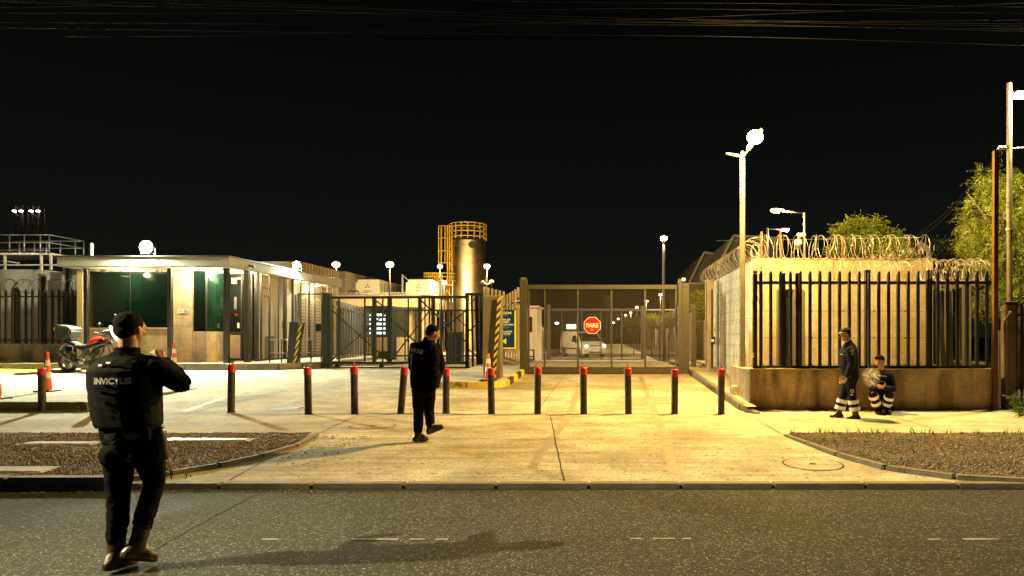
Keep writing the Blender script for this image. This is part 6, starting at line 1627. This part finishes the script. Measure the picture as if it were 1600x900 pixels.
# ---- walking person in jacket (middle)
Ym = 9.65
def m_(px, py, dy=0.0): return V((X(px, Ym+dy), Ym+dy, Z(py, Ym+dy)))
J = dict(head=m_(676.5, 521), neck=m_(668, 533.5, -.0), shL=m_(649, 542, 0), shR=m_(682, 544, .05),
         elL=m_(645, 572, .10), wrL=m_(655, 592, .24), elR=m_(688.5, 572, .04), wrR=m_(683, 595, .10),
         pelvis=m_(664, 604), hipL=m_(655, 610, 0), hipR=m_(670, 608, .03),
         knL=m_(654, 645, -.02), anL=m_(653.5, 679.5, -.05), knR=m_(670, 641, .14), anR=m_(673, 667, .02),
         toeL=(.6, .7, 0), toeR=(.85, .3, .38), handR=((-.1, .2, -1), (-1, 0, 0), 1, .9), handL=((.5, .5, -.5), (1, 0, 0), 1, .6))
tor = [(X(664, Ym), Ym, Z(606, Ym), .195, .15, 0), (X(664.5, Ym), Ym, Z(600, Ym), .205, .155, 0), (X(665, Ym), Ym, Z(580, Ym), .21, .16, 0), (X(665, Ym), Ym+.0, Z(560, Ym), .205, .15, 0),
       (X(665.5, Ym), Ym, Z(546, Ym), .19, .135, 0), (X(666, Ym), Ym, Z(538, Ym), .14, .105, 0), (X(667, Ym), Ym-.0, Z(533, Ym), .085, .08, 0)]
mid, mbod, mjk = person('person in a dark lettered jacket walking between two bollards, head bowed', (J['anL'].x, Ym, G(Ym)), J, torso=tor, vox=.011, wr=.013, seed=8, tr=1.02, hfwd=(.80, .55, -.30))
me = text('INVICTUS', .195, .058, .05); me.transform(Matrix.Rotation(R(12), 4, 'Y')); me.transform(Matrix.Translation((X(651.5, Ym-.1), Ym, Z(548, Ym-.1)))); onto(me, mjk, (0,1,0), .006, mid)

# ---- standing guard in profile
Yg_ = 12.35
def g_(px, py, dy=0.0): return V((X(px, Yg_+dy), Yg_+dy, Z(py, Yg_+dy)))
J = dict(head=g_(1320.5, 523), neck=g_(1326, 537), shL=g_(1328, 547, -.16), shR=g_(1327, 547, .16),
         elL=g_(1331, 569, -.20), wrL=g_(1323, 588, -.21), elR=g_(1327, 570, .20), wrR=g_(1317, 589, .18),
         pelvis=g_(1328, 585), hipL=g_(1328, 591, -.09), hipR=g_(1327, 591, .09),
         knL=g_(1332, 621, -.09), anL=g_(1337, 648, -.10), knR=g_(1317, 620, .08), anR=g_(1310.5, 645.5, .10),
         toeL=(-1, -.05, 0), toeR=(-1, .05, .0), handL=((-.45, -.0, -.9), (.0, 1, .0), -1, .5), handR=((-.3, 0, -1), (0, -1, 0), 1, .5), glute=True)
tor = [(X(1328, Yg_), Yg_, Z(592, Yg_), .145, .175, 0), (X(1328, Yg_), Yg_, Z(585, Yg_), .15, .18, 0), (X(1326.5, Yg_), Yg_, Z(570, Yg_), .16, .185, 0), (X(1325.5, Yg_), Yg_, Z(556, Yg_), .155, .19, 0),
       (X(1326.5, Yg_), Yg_, Z(546, Yg_), .14, .185, 0), (X(1327, Yg_), Yg_, Z(540, Yg_), .11, .13, 0), (X(1327, Yg_), Yg_, Z(536, Yg_), .075, .08, 0)]
sg, sgb, sgj = person('guard in navy uniform with reflective leg bands standing in profile, facing left', (X(1328, Yg_), Yg_, G(Yg_)), J, jacket='cloth_navy', trousers='cloth_navy', torso=tor, fwd=(-1, 0, 0), hfwd=(-1, -.12, -.22), vox=.012, wr=.009, seed=12, hairstyle='short')
def leg_band(owner, K_, A_, t0, t1, r0, name='reflective_band', m='reflective'):
    a, b = K_.lerp(A_, t0), K_.lerp(A_, t1); obj(name, MB().tube([a, b], [r0, r0], 20, cap=False), m, owner, smooth='all')
for s in 'LR':
    for t0 in (.15, .55): leg_band(sg, J['kn'+s], J['an'+s], t0, t0+.22, .094)
H = J['head']; hr, hf, hu = frame((-1, -.12, -.22)); Mx = Matrix((hr, hf, hu)).transposed()
mb = MB(); mb.ball(H+hu*.068+hf*-.015, (.086, .100, .055), Mx, 20); cap_ = obj('cap', mb, 'cloth_navy', sg, smooth='all')
obj('cap_band', MB().ball(H+hu*.052+hf*.004, (.084, .100, .022), Mx, 20), 'fascia', cap_, smooth='all')
obj('cap_peak', MB().ball(H+hu*.045+hf*.095, (.055, .045, .008), Mx, 14), 'boot_black', cap_, smooth='all')
def disc(owner, c, rad, tgt, m='lettering', name='badge', axis=(0,1,0), hole=.55):
    mb_ = MB(); n = 20
    for k in range(n):
        a, b = 2*pi*k/n, 2*pi*(k+1)/n
        mb_.quad(*[(c[0]+rad*q*cos(w), c[1], c[2]+rad*q*sin(w)) for w, q in ((a, 1), (b, 1), (b, hole), (a, hole))])
    mb_.box(c[0]-rad*.3, c[0]+rad*.3, c[1], c[1]+.001, c[2]-rad*.12, c[2]+rad*.12)
    me_ = bpy.data.meshes.new(name); mb_.bm.to_mesh(me_); mb_.bm.free(); return onto(me_, tgt, axis, .004, owner, name, m)
trs = [c for c in sg.children if c.name.startswith('trousers')][0]
disc(sg, g_(1330, 548, -.2), .033, sgj); disc(sg, g_(1331, 611, -.15), .036, trs)
def strip_on(owner, a, b, h, tgt, m='lettering', name='name_strip'):
    mb_ = MB(); mb_.grid(lambda u, v: tuple(V(a).lerp(V(b), u)+V((0, 0, h*(v-.5)))), 8, 2); me_ = bpy.data.meshes.new(name); mb_.bm.to_mesh(me_); mb_.bm.free(); return onto(me_, tgt, (0,1,0), .004, owner, name, m)
strip_on(sg, g_(1328, 553.5, -.18), g_(1332, 553.5, -.18), .018, sgj, 'sign_yellow', 'badge_strip'); strip_on(sg, g_(1329.5, 617, -.18), g_(1333, 617, -.18), .02, trs, 'sign_yellow', 'badge_strip')
strip_on(sg, g_(1314.5, 553, -.18), g_(1319, 554, -.18), .012, sgj)
obj('belt', MB().tube([g_(1341, 588, 0), g_(1328, 589.5, -.185), g_(1315, 588, 0), g_(1328, 589, .185)], .022, 8, closed=True), 'boot_black', sg, smooth='all')
obj('pouch', MB().limb([g_(1337, 590, -.1), g_(1337, 598, -.1)], [.04, .035]), 'boot_black', sg, smooth='all')

# ---- crouching guard
Yc_ = 13.1
def c_(px, py, dy=0.0): return V((X(px, Yc_+dy), Yc_+dy, Z(py, Yc_+dy)))
J = dict(head=c_(1374.5, 565, -.02), neck=c_(1377.5, 580, .04), shL=c_(1391, 588, .02), shR=c_(1367, 588, .06),
         elL=c_(1395, 608, -.08), wrL=c_(1380.5, 606, -.28), elR=c_(1363, 607, -.06), wrR=c_(1373, 605, -.28),
         pelvis=c_(1380, 628, .16), hipL=c_(1386, 629, .12), hipR=c_(1374, 629, .12),
         knL=c_(1390, 617, -.26), anL=c_(1384, 638.5, -.10), knR=c_(1363.5, 615, -.24), anR=c_(1371.5, 638.5, -.10),
         toeL=(.15, -1, 0), toeR=(-.35, -1, 0), handL=((-.75, -.3, .0), (0, .2, .9), -1, .7), handR=((.55, -.5, .1), (0, .3, .9), 1, .7))
tor = [(X(1380, Yc_), Yc_+.16, Z(633, Yc_), .165, .15, 0), (X(1380, Yc_), Yc_+.14, Z(622, Yc_), .18, .16, 0), (X(1380, Yc_), Yc_+.10, Z(606, Yc_), .185, .15, 0), (X(1379.5, Yc_), Yc_+.07, Z(592, Yc_), .19, .14, 0),
       (X(1379, Yc_), Yc_+.05, Z(585, Yc_), .16, .12, 0), (X(1378, Yc_), Yc_+.04, Z(580, Yc_), .085, .08, 0)]
cg, cgb, cgj = person('guard crouching against the low wall in navy uniform, hands together and smoking', (X(1378, Yc_), Yc_, G(Yc_)), J, jacket='cloth_navy', trousers='cloth_navy', torso=tor, fwd=(-.35, -1, 0), hfwd=(-.75, -.65, -.12), vox=.012, wr=.009, seed=15, tr=1.06, hairstyle='fringe')
for s in 'LR':
    for t0 in (.08, .5): leg_band(cg, J['kn'+s], J['an'+s], t0, t0+.2, .092)
strip_on(cg, c_(1381, 588, -.3), c_(1389, 588.5, -.18), .022, cgj); strip_on(cg, c_(1383, 597, -.3), c_(1388, 597, -.18), .012, cgj)
ciga = thing('cigarette', 'cigarette held in the joined hands of the crouching guard', 'cigarette', tuple(c_(1372, 602, -.36)))
obj('paper', MB().cyl(c_(1376, 603, -.36), c_(1372, 600.5, -.37), .006, seg=8), 'sign_white', ciga, smooth=35)
# smoke
sm = MB(); sm.ball(c_(1361, 590, -.42), (.19, .14, .235), None, 20)
smo = obj('smoke', sm, 'skin', smooth='all'); tag(smo, 'small pale puff of smoke in front of the crouching guard', 'smoke', kind='stuff')
sv = bpy.data.materials.new('smoke'); sv.use_nodes = True; nt = sv.node_tree; nt.nodes.remove(nt.nodes['Principled BSDF'])
pv_ = nd(nt, 'ShaderNodeVolumePrincipled'); pv_.inputs['Color'].default_value = (.95, .95, .95, 1); pv_.inputs['Anisotropy'].default_value = .35
tc = nd(nt, 'ShaderNodeTexCoord'); nz = nd(nt, 'ShaderNodeTexNoise', Scale=9, Detail=5, Roughness=.6, Distortion=1.4); nt.links.new(tc.outputs['Object'], nz.inputs['Vector'])
mp = nd(nt, 'ShaderNodeMapRange', From_Min=.50, From_Max=.72, To_Min=0, To_Max=26); nt.links.new(nz.outputs['Fac'], mp.inputs['Value'])
# fade towards the puff's edge
cc = c_(1361, 590, -.42)
gm = nd(nt, 'ShaderNodeNewGeometry'); sb = nd(nt, 'ShaderNodeVectorMath', operation='SUBTRACT'); nt.links.new(gm.outputs['Position'], sb.inputs[0]); sb.inputs[1].default_value = cc
dv = nd(nt, 'ShaderNodeVectorMath', operation='DIVIDE'); nt.links.new(sb.outputs[0], dv.inputs[0]); dv.inputs[1].default_value = (.19, .14, .235)
ln_ = nd(nt, 'ShaderNodeVectorMath', operation='LENGTH'); nt.links.new(dv.outputs[0], ln_.inputs[0])
m2_ = nd(nt, 'ShaderNodeMapRange', From_Min=.25, From_Max=1.0, To_Min=1, To_Max=0); nt.links.new(ln_.outputs['Value'], m2_.inputs['Value'])
mu_ = nd(nt, 'ShaderNodeMath', operation='MULTIPLY'); nt.links.new(mp.outputs[0], mu_.inputs[0]); nt.links.new(m2_.outputs[0], mu_.inputs[1])
nt.links.new(mu_.outputs[0], pv_.inputs['Density']); nt.links.new(pv_.outputs[0], nt.nodes['Material Output'].inputs['Volume'])
smo.data.materials.clear(); smo.data.materials.append(sv); M['smoke'] = sv

# ================================================================ motorcycle (side view, facing right)
YM = 21.3; mz = G(YM)+.005
bike = thing('motorcycle', 'red and black touring motorcycle with a rear top box parked before the guardhouse', 'motorcycle', (X(140, YM), YM, mz))
def b_(px, py, dy=0.0): return V((X(px, YM), YM+dy, Z(py, YM)))
RW, FW = V((X(107.3, YM), YM, mz+.325)), V((X(181, YM), YM, mz+.325))
for C_, nm in ((RW, 'rear_wheel'), (FW, 'front_wheel')):
    w_ = obj(nm, MB().tube([C_+V((.262*cos(2*pi*k/36), 0, .262*sin(2*pi*k/36))) for k in range(36)], [(.058, .060)]*36, 12, closed=True), 'rubber', bike, smooth='all')
    mb = MB(); mb.tube([C_+V((.205*cos(2*pi*k/32), 0, .205*sin(2*pi*k/32))) for k in range(32)], .018, 8, closed=True)
    for k in range(10): a = 2*pi*k/10; mb.bar(C_+V((.04*cos(a), .02*(-1)**k, .04*sin(a))), C_+V((.2*cos(a+.18), 0, .2*sin(a+.18))), .016)
    mb.lathe([(.045, -.06), (.045, .06)], C_, 14, 'y'); obj('rim', mb, 'bronze', w_)
    obj('brake_disc', MB().lathe([(.115, -.062), (.115, -.058)], C_, 24, 'y'), 'bike_metal', w_)
obj('swing_arm', MB().limb([RW+V((0, -.09, 0)), b_(127, 563, -.09)], [.028, .038]).limb([RW+V((0, .09, 0)), b_(127, 563, .09)], [.028, .038]), 'bike_metal', bike, smooth='all')
obj('rear_mudguard', MB().limb([b_(95, 553), b_(101, 548.5), b_(110, 549), b_(117, 552)], [(.05, .012), (.07, .016), (.07, .016), (.05, .012)]), 'bike_black', bike, smooth='all')
obj('frame', MB().tube([b_(128, 564), b_(131, 545), b_(150, 541), b_(168, 530)], .03, 8).tube([b_(104, 540, -.08), b_(118, 541, -.08), b_(131, 548, -.05)], .018, 8).tube([b_(104, 540, .08), b_(118, 541, .08), b_(131, 548, .05)], .018, 8).tube([b_(166, 532), b_(160, 552), b_(146, 572), b_(130, 568)], .022, 8), 'bike_black', bike, smooth='all')
obj('side_rack', MB().tube([b_(93, 541, -.2), b_(106, 538, -.2), b_(121, 541, -.2), b_(123, 552, -.2), b_(104, 552, -.2), b_(93, 549, -.2), b_(93, 541, -.2)], .009, 6).tube([b_(106, 538, -.2), b_(110, 553, -.2)], .009, 6).tube([b_(93, 541, .2), b_(106, 538, .2), b_(121, 541, .2), b_(123, 552, .2), b_(104, 552, .2)], .009, 6).tube([b_(121, 541, -.2), b_(126, 538, -.1)], .009, 6), 'bike_metal', bike, smooth='all')
obj('engine', MB().limb([b_(142, 561), b_(150, 548)], [.13, .10], 14).limb([b_(138, 565), b_(150, 567)], [.10, .10], 12), 'bike_black', bike, smooth='all')
mb = MB()
for k in range(6): c0 = b_(151+k*.8, 556-k*2.2); mb.box(c0.x-.12, c0.x+.10, c0.y-.13, c0.y+.13, c0.z-.006, c0.z+.006)
obj('cooling_fins', mb, 'bike_metal', bike)
obj('clutch_cover', MB().lathe([(.075, -.16), (.085, -.13), (.085, -.05)], b_(142, 559), 20, 'y'), 'bronze', bike, smooth=35)
obj('gear_cover', MB().lathe([(.06, -.15), (.07, -.12), (.07, -.05)], b_(131, 558), 20, 'y'), 'bike_metal', bike, smooth=35)
obj('exhaust', MB().tube([b_(160, 560, -.1), b_(158, 572, -.1), b_(146, 577, -.11), b_(131, 576, -.13)], .022, 8).limb([b_(131, 571, -.16), b_(117, 562, -.18), b_(107, 556, -.19)], [.032, .048, .05], 12), 'bike_metal', bike, smooth='all')
obj('footrest', MB().bar(b_(133, 572, -.12), b_(133, 572, -.26), .025), 'rubber', bike)
obj('seat', MB().limb([b_(109, 532), b_(119, 536), b_(129, 541), b_(140, 539.5)], [(.11, .035), (.14, .045), (.13, .05), (.09, .045)], 14), 'rubber', bike, smooth='all')
obj('tail', MB().limb([b_(102, 534), b_(116, 540), b_(130, 546)], [(.06, .03), (.09, .045), (.09, .04)], 12), 'bike_black', bike, smooth='all')
obj('tank', MB().limb([b_(141, 537), b_(149, 533), b_(157, 532), b_(163, 534)], [(.10, .05), (.16, .115), (.16, .12), (.11, .08)], 16), 'bike_red', bike, smooth='all')
obj('side_panel', MB().limb([b_(150, 541, -.12), b_(164, 535, -.14), b_(170, 537, -.12)], [(.03, .07), (.03, .09), (.02, .05)], 12).limb([b_(150, 541, .12), b_(164, 535, .14), b_(170, 537, .12)], [(.03, .07), (.03, .09), (.02, .05)], 12), 'bike_black', bike, smooth='all')
obj('fork', MB().cyl(b_(168, 529, -.1), FW+V((0, -.1, 0)), .026).cyl(b_(168, 529, .1), FW+V((0, .1, 0)), .026), 'bike_metal', bike, smooth=35)
obj('front_mudguard', MB().limb([FW+V((-.25, 0, .2)), FW+V((-.02, 0, .335)), FW+V((.22, 0, .24))], [(.06, .014), (.075, .018), (.05, .012)]), 'bike_red', bike, smooth='all')
obj('fairing', MB().limb([b_(166, 520), b_(172, 521), b_(177, 528)], [(.12, .10), (.15, .12), (.10, .08)], 16), 'bike_metal', bike, smooth='all')
obj('windscreen', MB().limb([b_(175, 514), b_(179, 523), b_(184, 531)], [(.12, .012), (.17, .03), (.14, .02)], 14), 'galv', bike, smooth='all')
obj('headlight', MB().ball(b_(167.5, 520, -.09), (.06, .05, .06)), 'glass_dark', bike, smooth='all')
obj('handlebar', MB().tube([b_(163, 520, -.40), b_(164, 521, -.28), b_(167, 525, -.1), b_(167, 525, .1), b_(164, 521, .28), b_(163, 520, .40)], .014, 8).limb([b_(163, 520, -.42), b_(163.4, 520, -.28)], [.02, .02]), 'rubber', bike, smooth='all')
for s in (-1, 1):
    obj('mirror', MB().tube([b_(165, 521, s*.3), b_(168, 512, s*.34), b_(169, 508, s*.36)], .008, 6).ball(b_(169, 507, s*.37), (.03, .06, .045)), 'bike_black', bike, smooth='all')
obj('aerial', MB().cyl(b_(175.5, 513, .1), b_(176, 494, .1), .016).ball(b_(176, 492, .1), .03), 'pole_paint', bike, smooth='all')
mb = MB(); z0, z1 = Z(528, YM), Z(508.5, YM)
bx = [(X(96, YM), z1-.01), (X(118, YM), z1-.10), (X(120, YM), z1-.16), (X(117, YM), z0+.0), (X(98, YM), z0-.0), (X(94, YM), z1-.12)]
tb_ = obj('top_box', MB().prism(bx, 'y', YM-.24, YM+.24), 'bike_box', bike, bevel=.03)
lid = [(X(95, YM), z1-.03), (X(96, YM), z1+.025), (X(116, YM), z1-.045), (X(120, YM), z1-.12), (X(118, YM), z1-.13)]
obj('lid_trim', MB().prism(lid, 'y', YM-.25, YM+.25), 'bike_metal', tb_, bevel=.015)
obj('reflector', MB().box(X(93, YM), X(94.6, YM), YM-.23, YM-.05, z1-.16, z1-.06), 'sign_yellow', tb_)
mb = MB()
for i in range(4): mb.box(X(110+i*2, YM), X(111+i*2, YM), YM-.256, YM-.242, z0+.08, z1-.14)
obj('side_ribs', mb, 'bike_metal', tb_)
obj('box_rack', MB().bar(b_(99, 530), b_(100, 538), .03).bar(b_(113, 530), b_(111, 538), .03).bar(b_(97, 529.5), b_(117, 529.5), .03, .3), 'bike_metal', bike)
obj('tail_light', MB().box(X(99, YM), X(101.5, YM), YM-.08, YM+.08, Z(537, YM), Z(534, YM)), 'sign_red', bike)
obj('plate_holder', MB().bar(b_(101, 537), b_(93, 546), .02, .14), 'bike_black', bike)
obj('kick_stand', MB().bar(b_(128, 570, -.1), b_(124, 581.5, -.28), .02), 'bike_metal', bike)
# ================================================================ light
def point(loc, col, e, r=.12, name='lamp_light'):
    l = bpy.data.lights.new(name, 'POINT'); l.color = col; l.energy = e; l.shadow_soft_size = r
    o = bpy.data.objects.new(name, l); COL.objects.link(o); o.location = loc; return o
def spot(loc, to, col, e, ang=150, r=.1, blend=.6, name='lamp_light'):
    l = bpy.data.lights.new(name, 'SPOT'); l.color = col; l.energy = e; l.shadow_soft_size = r; l.spot_size = R(ang); l.spot_blend = blend
    o = bpy.data.objects.new(name, l); COL.objects.link(o); o.location = loc
    o.rotation_euler = (V(to)-V(loc)).to_track_quat('-Z', 'Y').to_euler(); return o
GOLDL = (1, .60, .17); WHITEL = (.86, 1.0, .80)
point(LG, (1, .59, .13), 5000, .11)                        # golden lamp by the enclosure
point(V(FL1)+V((0, -.30, 0)), (.92, 1.0, .70), 8200, .07)           # roof floodlight
point(V(FL2)+V((.1, -.30, 0)), WHITEL, 1100, .12)
point(LO+V((0, -.2, -.05)), (1, .58, .13), 2600, .15)
point(LW, (1, .9, .7), 160, .1)
point(LR+V((0, -.25, -.1)), (1, .88, .42), 1700, .1)
spot((-14.7, 2.2, 8.74), (-.5, 2.5, 0), (1, .84, .46), 30000, 46, .05, 1)
for p, c, e in LAMPS:
    if p[0] < -6: point(p, c, e*2.3, .15); continue
    spot(p, V(p)+V((0, .6, -6)), c, e*3.0, 138, .15, .35)
for px, Y in ((196, 23.0), (300, 22.95), (340, 23.9), (384, 24.3)): point((X(px, Y), Y, ST-.13), (1, .76, .40), 200, .07)
for x, Y in ((-12.95, 25.8), (-12.95, 28.2), (-12.95, 30.2)): point((x, Y, ST-.15), (1, .80, .48), 100, .12)
for p in VANL: spot(p, V(p)+V((.5, -2.5, -.25)), (1, .82, .5), 120, 70, .06)

world = bpy.data.worlds.new('World'); scene.world = world; world.use_nodes = True; nt = world.node_tree
bg = nt.nodes['Background']; sky = nt.nodes.new('ShaderNodeTexSky'); sky.sky_type = 'NISHITA'; sky.sun_disc = False
sky.sun_elevation = R(-9); sky.sun_rotation = R(200); sky.air_density = 1; sky.dust_density = 2
hs = nt.nodes.new('ShaderNodeMix'); hs.data_type = 'RGBA'; hs.blend_type = 'ADD'; hs.inputs['Factor'].default_value = 1
nt.links.new(sky.outputs[0], hs.inputs['A']); hs.inputs['B'].default_value = (.010, .013, .011, 1)
tcw = nt.nodes.new('ShaderNodeTexCoord'); spw = nt.nodes.new('ShaderNodeSeparateXYZ'); nt.links.new(tcw.outputs['Generated'], spw.inputs[0])
crw = nt.nodes.new('ShaderNodeValToRGB'); nt.links.new(spw.outputs[2], crw.inputs[0])
crw.color_ramp.elements[0].position = 0; crw.color_ramp.elements[0].color = (.030, .034, .026, 1)
crw.color_ramp.elements[1].position = .45; crw.color_ramp.elements[1].color = (.004, .006, .005, 1)
nt.links.new(crw.outputs[0], hs.inputs['B'])   # faint skyglow above the town
nt.links.new(hs.outputs['Result'], bg.inputs['Color']); bg.inputs['Strength'].default_value = .16
sl = bpy.data.lights.new('night_fill', 'SUN'); sl.energy = .012; sl.angle = R(.5); sl.color = (.8, .9, 1)  # faint directional fill added to the night, with no visible source
so = bpy.data.objects.new('night_fill', sl); COL.objects.link(so); so.rotation_euler = (R(50), 0, R(20))

cam = bpy.data.cameras.new('camera'); co = bpy.data.objects.new('camera', cam); COL.objects.link(co)
co.location = (0, 0, HC); co.rotation_euler = (R(90), 0, 0); cam.lens = 24; cam.sensor_width = 36; cam.shift_x = -150/1600; cam.shift_y = 76/1600
cam.clip_end = 2000; cam.clip_start = .05; scene.camera = co
scene.render.engine = 'CYCLES'
scene.view_settings.view_transform = 'Standard'; scene.view_settings.look = 'None'; scene.view_settings.exposure = .45; scene.view_settings.gamma = 1
c = scene.cycles; c.use_denoising = True; c.sample_clamp_indirect = 4; c.max_bounces = 5; c.diffuse_bounces = 3; c.glossy_bounces = 3; c.transparent_max_bounces = 12; c.transmission_bounces = 3; c.volume_bounces = 1
c.use_light_tree = True; c.caustics_reflective = False; c.caustics_refractive = False
try: c.denoiser = 'OPENIMAGEDENOISE'
except Exception: pass

point((X(160, 24.6), 24.7, 3.4), (.75, 1, .8), 9, .2, 'room_light'); point((X(240, 24.6), 24.9, 3.4), (.75, 1, .8), 4, .2, 'room_light')
